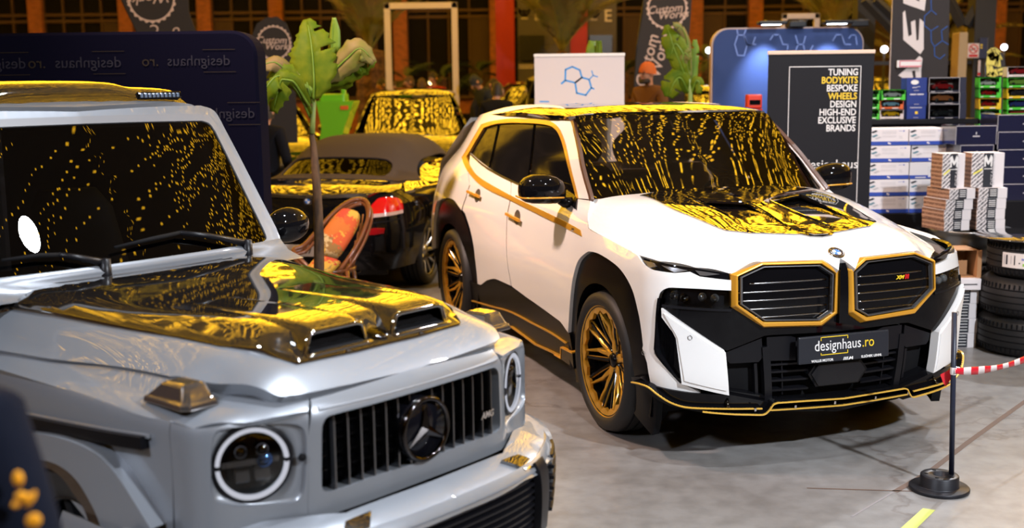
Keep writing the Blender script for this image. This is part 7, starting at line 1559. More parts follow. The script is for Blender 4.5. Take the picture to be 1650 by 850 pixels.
for k, (y0, y1) in enumerate(vs):
    lo, hi = pbox(1607.5, 1700, y0, y1, Yv, .36); h = hgt(Yv, y0, 1640)-hgt(Yv, y1, 1640); navy((lo[0], lo[1], zz), (hi[0], hi[1], zz+h), 'navy shrink-wrapped box in the right edge stack, %s' % nm5[k], 'navy boxes stacked at the right edge'); zz += h
zz = zbase
for k, (y0, y1) in enumerate(((292, 322.5), (262, 292), (232, 262), (201, 232))):
    lo, hi = pbox((1549, 1548, 1547, 1540)[k], (1602, 1602, 1601, 1606)[k], y0, y1, Yv, .34); h = hgt(Yv, y0, 1640)-hgt(Yv, y1, 1640)
    if k == 3: hi = (hi[0], hi[1], hi[2])
    navy((lo[0], lo[1], zz), (hi[0], hi[1], zz+h), ('navy box at the foot of the stack hidden by printed detailing cartons', 'navy box second from the foot behind the printed detailing cartons', 'narrow navy box just under the overhanging silver edged one', 'silver edged navy box on top, between white cartons and right edge stack')[k], 'navy boxes behind the detailing cartons'); zz += h
# printed detailing cartons on a stack of rims and tyres
M_kraft = mat('tinted_side', (.40, .26, .20), .6)
def stripes_mat():
    m = bpy.data.materials.new('slanted_print'); m.use_nodes = True; nt = m.node_tree; b = nt.nodes['Principled BSDF']; N = nt.nodes.new; L = nt.links.new
    tc = N('ShaderNodeTexCoord'); mp = N('ShaderNodeMapping'); mp.inputs['Rotation'].default_value = (0, .75, 0); wv = N('ShaderNodeTexWave'); wv.inputs['Scale'].default_value = 13; wv.bands_direction = 'Z'; wv.inputs['Distortion'].default_value = 0
    ck = N('ShaderNodeTexNoise'); ck.inputs['Scale'].default_value = 150; r1 = N('ShaderNodeMath'); r1.operation = 'GREATER_THAN'; r1.inputs[1].default_value = .36; r2 = N('ShaderNodeMath'); r2.operation = 'GREATER_THAN'; r2.inputs[1].default_value = .44; mu = N('ShaderNodeMath'); mu.operation = 'MULTIPLY'
    mx = N('ShaderNodeMixRGB'); mx.inputs[1].default_value = (.70, .66, .66, 1); mx.inputs[2].default_value = (.05, .05, .06, 1)
    L(tc.outputs['Object'], mp.inputs[0]); L(mp.outputs[0], wv.inputs['Vector']); L(mp.outputs[0], ck.inputs['Vector']); L(wv.outputs[0], r1.inputs[0]); L(ck.outputs[0], r2.inputs[0]); L(r1.outputs[0], mu.inputs[0]); L(r2.outputs[0], mu.inputs[1]); L(mu.outputs[0], mx.inputs[0]); L(mx.outputs[0], b.inputs['Base Color']); b.inputs['Roughness'].default_value = .55
    return m
M_strp = stripes_mat()
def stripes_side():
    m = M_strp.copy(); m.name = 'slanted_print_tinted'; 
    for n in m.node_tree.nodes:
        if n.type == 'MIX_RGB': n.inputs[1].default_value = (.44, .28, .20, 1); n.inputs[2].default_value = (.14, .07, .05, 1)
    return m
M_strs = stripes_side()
def detail_box(label, loc, w, h, d, yaw, upright, grp):
    r = empty('detailing_carton', label, 'box', loc, yaw, grp)
    MB().box((-w/2, 0, 0), (w/2, d, h-.001), bev=.002).build('carton_body', M_carton, r)
    f0, f1, f2 = (.36, .66, 1.) if upright else (.34, .66, 1.)
    front('patterned_panel', r, M_strp, [(-w/2+.001, .001, -w/2+w*f0, h-.002)]); front('black_panel', r, M_dkprint, [(-w/2+w*f0, .001, -w/2+w*f1, h-.002)])
    s_ = MB().box((-w/2-.0015, .002, .001), (-w/2-.0002, d-.002, h-.002)).build('patterned_side', M_strs, r)
    if upright:
        mb = MB(); cx_ = -w/2+w*.50
        for sx in (-1, 1): mb.prism([(sx*.030, -.045), (sx*.018, -.04), (sx*.020, .0), (0, -.03), (0, .0), (sx*.018, .05), (sx*.034, .03)], 0, .001, rect_M((cx_, -.003, h*.76), (1, 0, 0), (0, 0, 1), (0, -1, 0)))
        mb.build('printed_emblem', M_whiteprint, r); front('small_print', r, M_whiteprint, [(cx_-.032, h*.53, cx_+.032, h*.55)], y=-.003)
        me = text_mesh('DETAILING', .040, .0005); me.transform(rect_M((-w/2+w*.655, -.0032, h*.5), (0, 0, 1), (-1, 0, 0), (0, -1, 0))@Matrix.Diagonal((1.16, 1, 1, 1))); link('lettering', me, M_pgrey, r)
        c4 = [(-w/2+w*.05, h*.36), (-w/2+w*.33, h*.50), (-w/2+w*.33, h*.56), (-w/2+w*.05, h*.42)]; MB().add([(a_, -.003, b_) for a_, b_ in c4], [(0, 1, 2, 3)]).build('yellow_stripe', mat('lemon_print', (.75, .68, .12), .6), r)
    else: front('white_lines', r, M_whiteprint, [(-w/2+w*.39, h*z, -w/2+w*.62, h*z+.006) for z in (.22, .40, .58, .76)], y=-.003)
    return r
YR = 9.15; cxr = at(1561, 365, YR)[0]; zr = hgt(YR, 366, 1561); ztop = zr
zk = [zr, hgt(YR, 345, 1535), hgt(YR, 330.5, 1535), hgt(YR, 315.5, 1535), hgt(YR, 300, 1535)]; zk = [zr+(zk[4]-zr)*k/4 for k in range(5)]
for k in range(4):
    a_, b_ = at((1520, 1519, 1521, 1526)[k], 340, YR-.20)[0], at((1566, 1568, 1570, 1573)[k], 340, YR-.20)[0]
    detail_box('flat detailing carton, left pile on the rim, %s' % ('lowest', 'second up', 'third up', 'topmost')[k], ((a_+b_)/2, YR-.20, zk[k]), b_-a_, zk[k+1]-zk[k], .30, .24, False, 'flat detailing cartons, left pile')
    a_, b_ = at((1574, 1573.5, 1574, 1575)[k], 340, YR-.16)[0], at((1621, 1620, 1621, 1622)[k], 340, YR-.16)[0]
    detail_box('flat detailing carton, right pile on the rim, %s' % ('lowest', 'second up', 'third up', 'topmost')[k], ((a_+b_)/2, YR-.16, zk[k]), b_-a_, zk[k+1]-zk[k], .26, .05, False, 'flat detailing cartons, right pile')
zz = zk[4]; hb_ = hgt(YR, 245, 1540)-zz
a_, b_ = at(1518, 270, YR-.16)[0], at(1557, 270, YR-.16)[0]; detail_box('upright printed detailing carton standing on the left pile', ((a_+b_)/2, YR-.15, zz), b_-a_, hb_, .17, .16, True, 'upright detailing cartons')
a_, b_ = at(1567, 270, YR-.14)[0], at(1620, 270, YR-.14)[0]; detail_box('upright printed detailing carton standing on the right pile', ((a_+b_)/2, YR-.12, zz), b_-a_, hb_, .17, .03, True, 'upright detailing cartons')
rr = .325; hr = .245
r = empty('alloy_rim', 'wide bare silver wheel rim lying flat and carrying the printed detailing cartons', 'wheel rim', (cxr, YR, zr-hr))
MB().lathe([(rr-.03, hr-.012), (rr-.004, hr), (rr, hr-.006), (rr-.004, hr-.022), (rr-.022, hr-.03), (rr-.034, hr-.07), (rr-.05, hr-.11), (rr-.048, .10), (rr-.03, .07), (rr-.022, .03), (rr, .016), (rr, .004), (rr-.012, 0), (rr-.06, .01)], 72).build('rim_barrel', M_steel, r); MB().lathe([(0, hr-.012), (rr-.028, hr-.012), (rr-.028, hr-.03), (0, hr-.03)], 56).build('rim_face', M_dchrome, r)
def tyre(label, x, y, z, R, w, grp):
    r = empty('tyre', label, 'tyre', (x, y, z), 0, grp); ri = R*.70
    MB().lathe([(ri, w*.10), (ri+.01, w*.02), (ri+.05, 0), (R-.035, w*.06), (R-.012, w*.13), (R, w*.25), (R+.001, w*.5), (R, w*.75), (R-.012, w*.87), (R-.035, w*.94), (ri+.05, w), (ri+.01, w*.98), (ri, w*.90), (ri+.012, w*.5)], 80, closed=True).build('tyre_body', M_rubber, r)
    mb = MB()
    for f in (.26, .42, .58, .74): mb.lathe([(R+.0022, w*f-.005), (R+.0022, w*f+.005), (R-.005, w*f+.004), (R-.005, w*f-.004)], 72, closed=True)
    for k in range(64):
        a = 2*math.pi*k/64
        for f0, f1 in ((.12, .25), (.76, .88)): mb.box((-.0035, -.0045, w*f0), (.004, .0045, w*f1), Matrix.Rotation(a, 4, 'Z')@Matrix.Translation((R-.003, 0, 0)))
    mb.build('tread_grooves', M_matte, r); return r
zr0 = zr-hr; ht = zr0/3
for k in range(3): tyre('black tyre in the stack under the silver rim, %s' % ('lowest', 'middle', 'upper')[k], cxr, YR, ht*k, .34, ht, 'tyres under the silver rim')
YT = 7.75; gx = ground(1660, 583)[1]; YT = gx+.02; cxt = at(1664, 500, YT+.36)[0]; YTc = YT+.36; zt3 = hgt(YTc-.36, 392, 1620); ht = zt3/3
for k in range(3): tyre('black tyre in the big stack at the right edge, %s' % ('lowest', 'middle', 'topmost with white label')[k], cxt-(.0 if k < 2 else -.02), YTc, ht*k, (.375, .37, .35)[k], ht, 'tyres stacked at the right edge')
tl = bpy.data.objects[[o.name for o in bpy.data.objects if o.name.startswith('tyre') and o.get('label', '').endswith('topmost with white label')][0]]
def curved_label(r, R, a0, a1, z0, z1, m, nm):
    n = 10; V = []
    for k in range(n+1): a = a0+(a1-a0)*k/n; V += [(R*math.cos(a), R*math.sin(a), z0), (R*math.cos(a), R*math.sin(a), z1)]
    return MB().add(V, [(2*k, 2*k+2, 2*k+3, 2*k+1) for k in range(n)]).build(nm, m, r)
Rl = .356; aa0 = -2.72; aa1 = aa0+.62; zl0, zl1 = ht*.30, ht*.68
curved_label(tl, Rl, aa0, aa1, zl0, zl1, mat('label_white', (.70, .66, .64), .5), 'paper_label')
for f0, f1, g0, g1, m in ((.06, .10, .2, .85, M_pgrey), (.14, .2, .2, .85, M_dkprint), (.30, .34, .25, .8, M_pgrey), (.42, .46, .2, .85, M_dkprint), (.66, .84, .55, .68, mat('mark_blue', (.20, .22, .50), .6)), (.70, .76, .16, .34, mat('energy_green', (.25, .5, .08), .5)), (.76, .84, .14, .34, M_red), (.58, .62, .3, .4, M_dkprint), (.90, .94, .3, .4, M_dkprint)):
    curved_label(tl, Rl+.001, aa0+(aa1-aa0)*f0, aa0+(aa1-aa0)*f1, zl0+(zl1-zl0)*g0, zl0+(zl1-zl0)*g1, m, 'label_print')
o = MB().lathe([(0, zt3), (.40, zt3), (.405, zt3+.005), (.40, zt3+.010), (0, zt3+.010)], 64).build('glass_disc', mat('smoked_glass', (.03, .03, .034), .03, coat=1., spec=1., ior=1.9), None); o.location = (cxt-.02, YTc, 0); tag(o, 'round smoked glass top lying on the right hand tyre stack', 'table top')
# cardboard carton and white paper boxes by the car's corner
Yk = 8.42; lo, hi = pbox(1546, 1585, 463, 533, Yk, .30); hh_ = hi[2]/4.6
M_lab = M_dkprint
zq = 0
for k in range(4):
    x0, x1 = at((1538, 1539, 1540, 1540)[k], 500, Yk)[0], at((1575, 1576, 1574, 1576)[k], 500, Yk)[0]; h = hi[2]*.98/4
    r = empty('detailing_carton', 'white carton with black lined label by the bumper, %s' % ('on the floor', 'second up', 'third up', 'fourth up')[k], 'box', ((x0+x1)/2, Yk, zq), 0, 'white cartons on the floor by the bumper'); w = x1-x0
    MB().box((-w/2, 0, 0), (w/2, .30, h-.001), bev=.003).build('carton_body', M_carton, r); front('black_panel', r, M_dkprint, [(-w*.38, .004, w*.12, h-.004)]); front('white_lines', r, M_whiteprint, [(-w*.30, h*z, w*.06, h*z+.005) for z in (.2, .4, .6, .8)], y=-.003); zq += h
x0, x1 = at(1540, 460, Yk-.05)[0], at(1581, 460, Yk-.05)[0]; h = hgt(Yk, 447, 1566)-zq
r = empty('flat_carton', 'flat white carton with a line of print on top of the floor pile', 'box', ((x0+x1)/2, Yk-.05, zq)); w = x1-x0; MB().box((-w/2, 0, 0), (w/2, .36, h), bev=.004).build('carton_body', M_carton, r); front('small_print', r, M_dkprint, [(-w*.45, h*.45, w*.35, h*.55)]); zq += h
x0, x1 = at(1530, 430, Yk+.02)[0], at(1578.5, 430, Yk+.02)[0]; h = hgt(Yk, 402, 1560)-zq; w = x1-x0; t = .006
r = empty('cardboard_carton', 'open brown cardboard carton under the silver rim', 'box', ((x0+x1)/2, Yk+.0, zq)); M_cb = mat('brown_cardboard', (.40, .205, .09), .75, bump=(70, .1, .002))
MB().box((-w/2, 0, 0), (w/2, .24, t)).box((-w/2, .24-t, 0), (w/2, .24, h)).box((-w/2, 0, 0), (-w/2+t, .24, h)).box((w/2-.03, 0, 0), (w/2, .24, h)).box((-w/2, 0, h-t), (w/2, .24, h)).box((-w/2, .10, 0), (w*.22, .11, h*.55)).build('carton_body', M_cb, r); MB().box((w/2-.03, -.012, 0), (w/2, 0, h*.98)).build('carton_flap', M_cb, r)
# barrier post, tape, floor markings
g0 = ground(1513, 788); r = empty('barrier_post', 'thin dark blue barrier post standing in a black brake disc foot', 'barrier post', (g0[0], g0[1]+.0, 0)); M_post = mat('navy_post', (.012, .016, .035), .4)
MB().lathe([(.0, .0), (.138, .0), (.142, .004), (.142, .016), (.138, .02), (.095, .02), (.092, .024), (.090, .074), (.086, .078), (.034, .078), (.033, .06), (0, .06)], 64).build('disc_foot', mat('cast_black', (.014, .015, .02), .42, metal=.3), r)
mb = MB()
for k in range(5): a = 2*math.pi*k/5+.4; mb.lathe([(0, .0788), (.010, .0788), (.010, .074)], 12, Matrix.Translation((.062*math.cos(a), .062*math.sin(a), 0)))
mb.build('bolt_hole', M_matte, r)
pb = at(1532.5, 776, g0[1]); pt = at(1538, 503, g0[1]); MB().tube([(pb[0]-g0[0], 0, .07), (pt[0]-g0[0], 0, pt[2])], .0125, 16).build('post', M_post, r)
# tape
def tape_mat():
    m = bpy.data.materials.new('red_white_tape'); m.use_nodes = True; nt = m.node_tree; b = nt.nodes['Principled BSDF']; N = nt.nodes.new; L = nt.links.new
    tc = N('ShaderNodeTexCoord'); sx = N('ShaderNodeSeparateXYZ'); mu = N('ShaderNodeMath'); mu.operation = 'MULTIPLY'; mu.inputs[1].default_value = 9.2; fr_ = N('ShaderNodeMath'); fr_.operation = 'FRACT'; gt = N('ShaderNodeMath'); gt.operation = 'GREATER_THAN'; gt.inputs[1].default_value = .5
    mx = N('ShaderNodeMixRGB'); mx.inputs[1].default_value = (.70, .62, .62, 1); mx.inputs[2].default_value = (.58, .01, .03, 1); L(tc.outputs['Object'], sx.inputs[0]); L(sx.outputs[0], mu.inputs[0]); L(mu.outputs[0], fr_.inputs[0]); L(fr_.outputs[0], gt.inputs[0]); L(gt.outputs[0], mx.inputs[0]); L(mx.outputs[0], b.inputs['Base Color']); b.inputs['Roughness'].default_value = .3; return m
M_tape = tape_mat(); Yg = g0[1]
tp = [at(x, y, Yg+dy) for x, y, dy in ((1538, 597, -.02), (1548, 597.5, .0), (1575, 596.5, .1), (1610, 591, .3), (1650, 579, .55), (1720, 553, 1.0))]; c_ = curve2([(p[0], p[2], 1) for p in tp], False, .03); yy = np.interp(c_[:, 0], [p[0] for p in tp], [p[1] for p in tp])
mb = MB(); V = []; n = len(c_)
for k in range(n): tw = .5+.5*math.cos(k*.35); hw_ = .012+.008*math.sin(k*.2)**2; V += [(c_[k, 0], yy[k]-.004*tw, c_[k, 1]-hw_), (c_[k, 0], yy[k]+.004*tw, c_[k, 1]+hw_)]
mb.add(V, [(2*k, 2*k+2, 2*k+3, 2*k+1) for k in range(n-1)], True); o = mb.build('barrier_tape', M_tape, None); tag(o, 'red and white striped barrier tape running from the post to the right', 'tape')
md = o.modifiers.new('thick', 'SOLIDIFY'); md.thickness = .0012
mb = MB(); P4 = [at(x, y, Yg+.03) for x, y in ((1515, 603), (1536, 592), (1537, 603), (1524, 622), (1520, 617))]; mb.add([tuple(p) for p in P4], [(0, 1, 2, 3, 4)]); k_ = mb.build('tape_end', mat('tape_red', (.62, .02, .03), .35), o)
pm = at(1536.5, 597, Yg); mb = MB(); mb.lathe([(.0145, -.018), (.016, -.01), (.016, .01), (.0145, .018)], 16, Matrix.Translation((pm[0], pm[1], pm[2]))); mb.build('tape_knot', mat('tape_white', (.72, .68, .70), .4), o)
P5 = [ground(x, y, .0015) for x, y in ((1487, 818), (1507, 821), (1474, 853), (1448, 853))]; mb = MB(); V = [tuple(p) for p in P5]+[(p[0], p[1], 0) for p in P5]; mb.add(V, [(0, 1, 2, 3), (4, 7, 6, 5), (0, 4, 5, 1), (1, 5, 6, 2), (2, 6, 7, 3), (3, 7, 4, 0)]); o = mb.build('floor_tape', mat('lime_tape', (.52, .58, .16), .55), None); tag(o, 'short lime yellow strip of tape stuck on the concrete floor', 'floor tape')
def floor_line(nm, pts, w0, m):
    P_ = [ground(x, y, 0) for x, y in pts]; V = []
    for i, p in enumerate(P_):
        d = P_[min(i+1, len(P_)-1)]-P_[max(i-1, 0)]; d /= np.linalg.norm(d); n_ = np.array([-d[1], d[0], 0])*w0/2; V += [tuple(p-n_+np.array([0, 0, .0012])), tuple(p+n_+np.array([0, 0, .0012]))]
    return structure(MB().add(V, [(2*i, 2*i+2, 2*i+3, 2*i+1) for i in range(len(P_)-1)]).build(nm, m))
M_joint = mat('joint_brown', (.12, .075, .055), .7)
floor_line('trim_4', [(1442, 792), (1500, 758), (1560, 712), (1610, 676), (1700, 612)], .032, M_joint); floor_line('trim_5', [(1300, 786), (1395, 789), (1470, 791), (1560, 798)], .012, M_joint); floor_line('trim_6', [(1372, 832), (1440, 792)], .012, mat('joint_grey', (.22, .20, .20), .6))
# ------------------------------------------------------------------ plants and the cane chair
M_leaf = mat('banana_leaf', (.055, .105, .003), .6, spec=.12, noise=(9, (.13, .16, .006), .35, .7)); M_leafb = mat('banana_leaf_pale', (.15, .25, .02), .5, noise=(8, (.10, .19, .012), .3, .7)); M_leafd = mat('banana_leaf_dry', (.20, .14, .055), .6, spec=.15, noise=(7, (.12, .13, .02), .35, .65))
def leaf(nm, P_, W_, facing, m, parent, fold=.25, tears=(), rag=.0, seed=0):
    """a blade along midrib points P_ with half-widths W_, its face turned towards `facing`"""
    rg = np.random.default_rng(seed); P_ = np.array(P_, float); n = 26; t = np.linspace(0, 1, len(P_)); u = np.linspace(0, 1, n)
    c = np.stack([pchip(t, P_[:, k], u) for k in range(3)], 1); w = pchip(t, np.array(W_, float), u); tg = np.gradient(c, axis=0); tg /= np.linalg.norm(tg, axis=1, keepdims=True)
    f = np.array(facing, float); V = []; F = []
    for sd in (-1, 1):
        b = len(V)
        for i in range(n):
            s_ = np.cross(tg[i], f); s_ /= np.linalg.norm(s_); nn = np.cross(s_, tg[i]); nn /= np.linalg.norm(nn)
            if nn@f < 0: nn = -nn
            ww = w[i]*(1+rag*rg.uniform(-1, .4))
            for k, q in enumerate((0, .35, .7, 1.)): V.append(c[i]+sd*s_*ww*q-nn*ww*fold*q**1.6+tg[i]*ww*.25*q)
        for i in range(n-1):
            if any(abs(u[i]-t0) < .5/n and sd == s0 for t0, s0 in tears): rng_ = range(0, 1)
            else: rng_ = range(3)
            for k in rng_: a = b+i*4+k; F.append((a, a+1, a+5, a+4))
    o = MB().add(V, F, True).build(nm, m, parent); md = o.modifiers.new('thick', 'SOLIDIFY'); md.thickness = .0015
    MB().tube(c[:int(n*.95)], np.interp(u[:int(n*.95)], (0, 1), (.010, .003))*max(1, P_[0][1]/9), 6).build('midrib', M_leafb, o); return o
Yp = 8.85
def PL(r, pts, Y=Yp): return [np.array(at(x, y, Y+dy))-np.array(r.location) for x, y, dy in pts]
g0 = at(513, 400, Yp); r = empty('banana_plant', 'banana plant with broad torn leaves and bare brown stem behind the grey off-road car', 'plant', (g0[0], Yp, 0)); S = Yp/FPX
MB().lathe([(0, .02), (.15, .0), (.17, .02), (.20, .32), (.215, .34), (.19, .34), (.18, .30), (0, .30)], 32).build('pot', mat('pot_black', (.02, .02, .02), .6), r)
MB().tube(PL(r, ((500, 205, 0), (505, 235, 0), (509, 280, 0), (512, 330, 0), (514, 380, 0), (514, 470, 0)))+[np.array([0.005, 0, .30])], [.018, .026, .032, .036, .039, .042, .045], 12).build('stem', mat('bark_brown', (.13, .072, .035), .8, noise=(26, (.05, .03, .02), .4, .6, (1, 1, .25)), bump=(40, .5, .008)), r)
MB().tube(PL(r, ((503, 215, -.02), (504, 190, -.02), (506, 165, 0), (503, 140, 0))), [.022, .02, .016, .012], 10).build('stem', mat('stem_green', (.22, .30, .07), .5), r)
tw = (0, -1, .12)
leaf('leaf', PL(r, ((505, 160, -.1), (506, 130, -.12), (504, 95, -.1), (500, 60, -.05), (494, 31, 0.05))), [12*S, 34*S, 40*S, 27*S, 6*S], tw, M_leaf, r, .18, ((.55, 1), (.62, -1), (.8, 1)), .24, 1)
leaf('leaf', PL(r, ((528, 112, .1), (533, 85, .1), (536, 55, .1), (537, 29, .1))), [8*S, 13*S, 11*S, 4*S], (-.5, -.8, .2), M_leafb, r, .5, (), .03, 2)
leaf('leaf', PL(r, ((510, 132, .0), (533, 118, -.05), (558, 95, -.1), (580, 78, -.12), (603, 100, -.1))), [6*S, 17*S, 24*S, 20*S, 6*S], (.3, -.9, .5), M_leafd, r, .35, ((.7, -1),), .16, 3)
leaf('leaf', PL(r, ((512, 138, .02), (540, 124, 0), (570, 108, 0), (590, 98, -.05), (604, 103, -.05))), [6*S, 15*S, 20*S, 15*S, 5*S], (0, -.9, .3), M_leaf, r, .5, ((.5, 1), (.75, 1)), .2, 4)
leaf('leaf', PL(r, ((502, 178, 0), (487, 150, -.1), (465, 118, -.15), (440, 100, -.2), (416, 108, -.2))), [5*S, 8*S, 13*S, 15*S, 5*S], (-.3, -.8, .6), M_leafd, r, .3, (), .06, 5)
leaf('leaf', PL(r, ((500, 190, 0), (478, 145, -.15), (450, 122, -.2), (430, 140, -.25), (421, 175, -.2))), [5*S, 16*S, 22*S, 18*S, 5*S], (-.5, -.8, .2), M_leaf, r, .45, ((.6, 1), (.7, -1), (.85, 1)), .26, 6)
leaf('leaf', PL(r, ((498, 170, -.1), (470, 130, -.2), (455, 128, -.22), (447, 150, -.22), (440, 180, -.2))), [5*S, 16*S, 18*S, 17*S, 8*S], (-.2, -.95, .1), M_leaf, r, .4, ((.5, -1), (.8, 1)), .28, 7)
leaf('leaf', PL(r, ((503, 165, -.05), (497, 145, -.12), (492, 125, -.1), (478, 118, -.1))), [6*S, 13*S, 15*S, 6*S], tw, M_leafb, r, .3, (), .05, 8)
leaf('leaf', PL(r, ((510, 150, .1), (530, 135, .1), (552, 128, .08), (568, 132, .05))), [5*S, 14*S, 16*S, 6*S], tw, M_leaf, r, .4, ((.6, -1),), .1, 9)
leaf('leaf', PL(r, ((512, 135, .05), (545, 112, .0), (572, 105, -.02), (585, 118, -.05))), [5*S, 9*S, 12*S, 5*S], tw, M_leaf, r, .4, ((.6, -1),), .1, 10)
Yq = 11.6; g0 = at(1112, 200, Yq); r2 = empty('banana_plant', 'smaller banana plant with drooping leaves between charcoal flag and blue display wall', 'plant', (g0[0], Yq, 0)); S = Yq/FPX
MB().lathe([(0, .02), (.15, .0), (.17, .02), (.20, .32), (.215, .34), (.19, .34), (.18, .30), (0, .30)], 32).build('pot', mat('pot_black', (.02, .02, .02), .6), r2)
MB().tube(PL(r2, ((1108, 110, 0), (1112, 150, 0), (1113, 220, 0)), Yq)+[np.array([0, 0, .3])], [.014, .022, .03, .045], 10).build('stem', mat('stem_green', (.22, .30, .07), .5), r2)
for k, (pts, ww, m, fc) in enumerate(((((1110, 140, 0), (1095, 100, -.1), (1082, 65, -.1), (1074, 40, 0)), (6, 14, 16, 4), M_leaf, tw), (((1110, 120, 0), (1100, 85, -.1), (1088, 70, -.1), (1080, 95, -.1)), (5, 14, 17, 6), M_leaf, tw), (((1112, 125, 0), (1108, 70, 0), (1098, 45, -.05), (1085, 38, -.1)), (5, 9, 9, 3), M_leafd, (.4, -.8, .4)), (((1114, 150, .05), (1118, 115, .05), (1120, 85, .05), (1120, 64, .05)), (5, 7, 7, 3), M_leafb, tw), (((1110, 150, 0), (1095, 125, -.1), (1085, 135, -.12), (1078, 156, -.1)), (6, 17, 19, 8), M_leaf, tw), (((1108, 125, -.02), (1100, 95, -.1), (1104, 85, -.1), (1112, 95, -.1)), (5, 9, 10, 4), M_leafd, tw), (((1114, 150, 0), (1122, 130, -.05), (1127, 133, -.05), (1126, 150, -.05)), (4, 8, 8, 4), M_leaf, tw))):
    leaf('leaf', PL(r2, pts, Yq), [w_*S for w_ in ww], fc, m, r2, .35, ((.6, 1), (.75, -1)), .12, 20+k)
Yh = 12.4; g0 = at(959, 120, Yh); r3 = empty('banana_plant', 'young banana plant with two upright leaf tips above the white roll-up banner', 'plant', (g0[0], Yh, 0)); S = Yh/FPX
MB().lathe([(0, .02), (.15, .0), (.2, .34), (.18, .30), (0, .30)], 32).build('pot', mat('pot_black', (.02, .02, .02), .6), r3); MB().tube([np.array([0, 0, .3])]+PL(r3, ((959, 190, 0), (958, 130, 0)), Yh), [.04, .03, .02], 10).build('stem', mat('stem_green', (.22, .30, .07), .5), r3)
leaf('leaf', PL(r3, ((957, 140, 0), (954, 110, 0), (953, 85, 0), (955, 66, .05)), Yh), [6*S, 9*S, 9*S, 6*S], tw, M_leafb, r3, .4, (), .05, 31); leaf('leaf', PL(r3, ((960, 140, 0), (964, 110, 0), (966, 85, 0), (966, 66, 0)), Yh), [5*S, 7*S, 7*S, 5*S], (.4, -.8, .2), M_leaf, r3, .4, (), .05, 32)
# palms
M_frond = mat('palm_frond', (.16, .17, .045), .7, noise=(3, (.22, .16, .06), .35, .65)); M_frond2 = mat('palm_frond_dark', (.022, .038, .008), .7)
def frond(parent, base, d, L, droop, m, nl=34, lw=.35, seed=0):
    rg = np.random.default_rng(seed); d = np.array(d, float); d /= np.linalg.norm(d); n = 16; c = [np.array(base, float)]; v = d.copy()
    for k in range(n): c.append(c[-1]+v*L/n); v = v+np.array([0, 0, -droop/n]); v /= np.linalg.norm(v)
    c = np.array(c); V = []; F = []
    for k in range(nl):
        u = .12+.88*k/nl; i = u*n; a = int(i); p = c[a]*(1-(i-a))+c[min(a+1, n)]*(i-a); t = c[min(a+1, n)]-c[a]; t /= np.linalg.norm(t); s_ = np.cross(t, (0, 0, 1.)); s_ /= max(np.linalg.norm(s_), 1e-6); up = np.cross(s_, t)
        ll = L*lw*math.sin(math.pi*min(.15+.85*u, .97))**.7
        for sd in (-1, 1):
            q = t*.75+sd*s_*.75+up*.25+rg.normal(0, .06, 3); q /= np.linalg.norm(q); e = p+q*ll+np.array([0, 0, -.18*ll]); m_ = p+q*ll*.5; ww = np.cross(q, up)*.011*L/1.5
            b = len(V); V += [p-ww*.5, p+ww*.5, m_+ww, m_-ww, e]; F += [(b, b+1, b+2, b+3), (b+3, b+2, b+4)]
    mb = MB(); mb.add(V, F); mb.tube(c, np.linspace(.022, .004, n+1)*L/1.8, 5); return mb.build('frond', m, parent)
def palm(label, pxx, Y, z0, zc, rt, nf, L, el0, el1, seed, m=None, up=False):
    p = at(pxx, 100, Y); r = empty('palm_tree', label, 'palm', (p[0], Y, z0), 0); rg = np.random.default_rng(seed); zc -= z0
    mb = MB(); prof = [(rt*(1.25 if k == 0 else 1+.10*(k % 2)), zc*k/18) for k in range(19)]; mb.lathe([(0, 0)]+prof+[(0, zc+.05)], 16, smooth=False); mb.build('trunk', mat('palm_trunk', (.12, .055, .025), .9, noise=(14, (.05, .025, .012), .4, .6), bump=(30, .6, .02)), r)
    for k in range(nf):
        a = 2*math.pi*k/nf*2.4+rg.uniform(-.2, .2); e = el0+(el1-el0)*((k*7) % nf)/nf; frond(r, (0, 0, zc), (math.cos(a)*math.cos(e), math.sin(a)*math.cos(e), math.sin(e)), L*rg.uniform(.85, 1.1), rg.uniform(.5, 1.2), m or M_frond, 46, .26, seed*50+k)
    return r
palm('big palm with thick rough trunk left of the white open frame', 597, 23.8, .35, hgt(23.8, 82, 597), .28, 34, 2.1, 1.0, 1.5, 3)
palm('palm with fine upright fronds in front of the red and black stand', 905, 23.2, .35, hgt(23.2, 84, 905), .10, 34, 2.0, 1.0, 1.5, 4)
palm('slender palm with fronds reaching up behind the blue display wall', 1338, 27.5, .35, hgt(27.5, 60, 1338), .16, 26, 1.9, .95, 1.5, 5)
palm('dim palm with long fronds behind the steel post and tall black flag', 1492, 28., .35, hgt(28, 120, 1492), .22, 22, 2.6, .5, 1.4, 6)
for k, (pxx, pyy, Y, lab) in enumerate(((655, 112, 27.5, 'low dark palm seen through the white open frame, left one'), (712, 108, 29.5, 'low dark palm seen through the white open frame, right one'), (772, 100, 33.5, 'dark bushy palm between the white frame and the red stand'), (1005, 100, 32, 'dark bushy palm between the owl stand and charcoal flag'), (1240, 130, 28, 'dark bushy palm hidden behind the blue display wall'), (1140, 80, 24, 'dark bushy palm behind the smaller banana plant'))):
    palm(lab, pxx, Y, .35, hgt(Y, pyy+18, pxx), .12, 14, 1.1, .0, 1.3, 10+k, M_frond2)
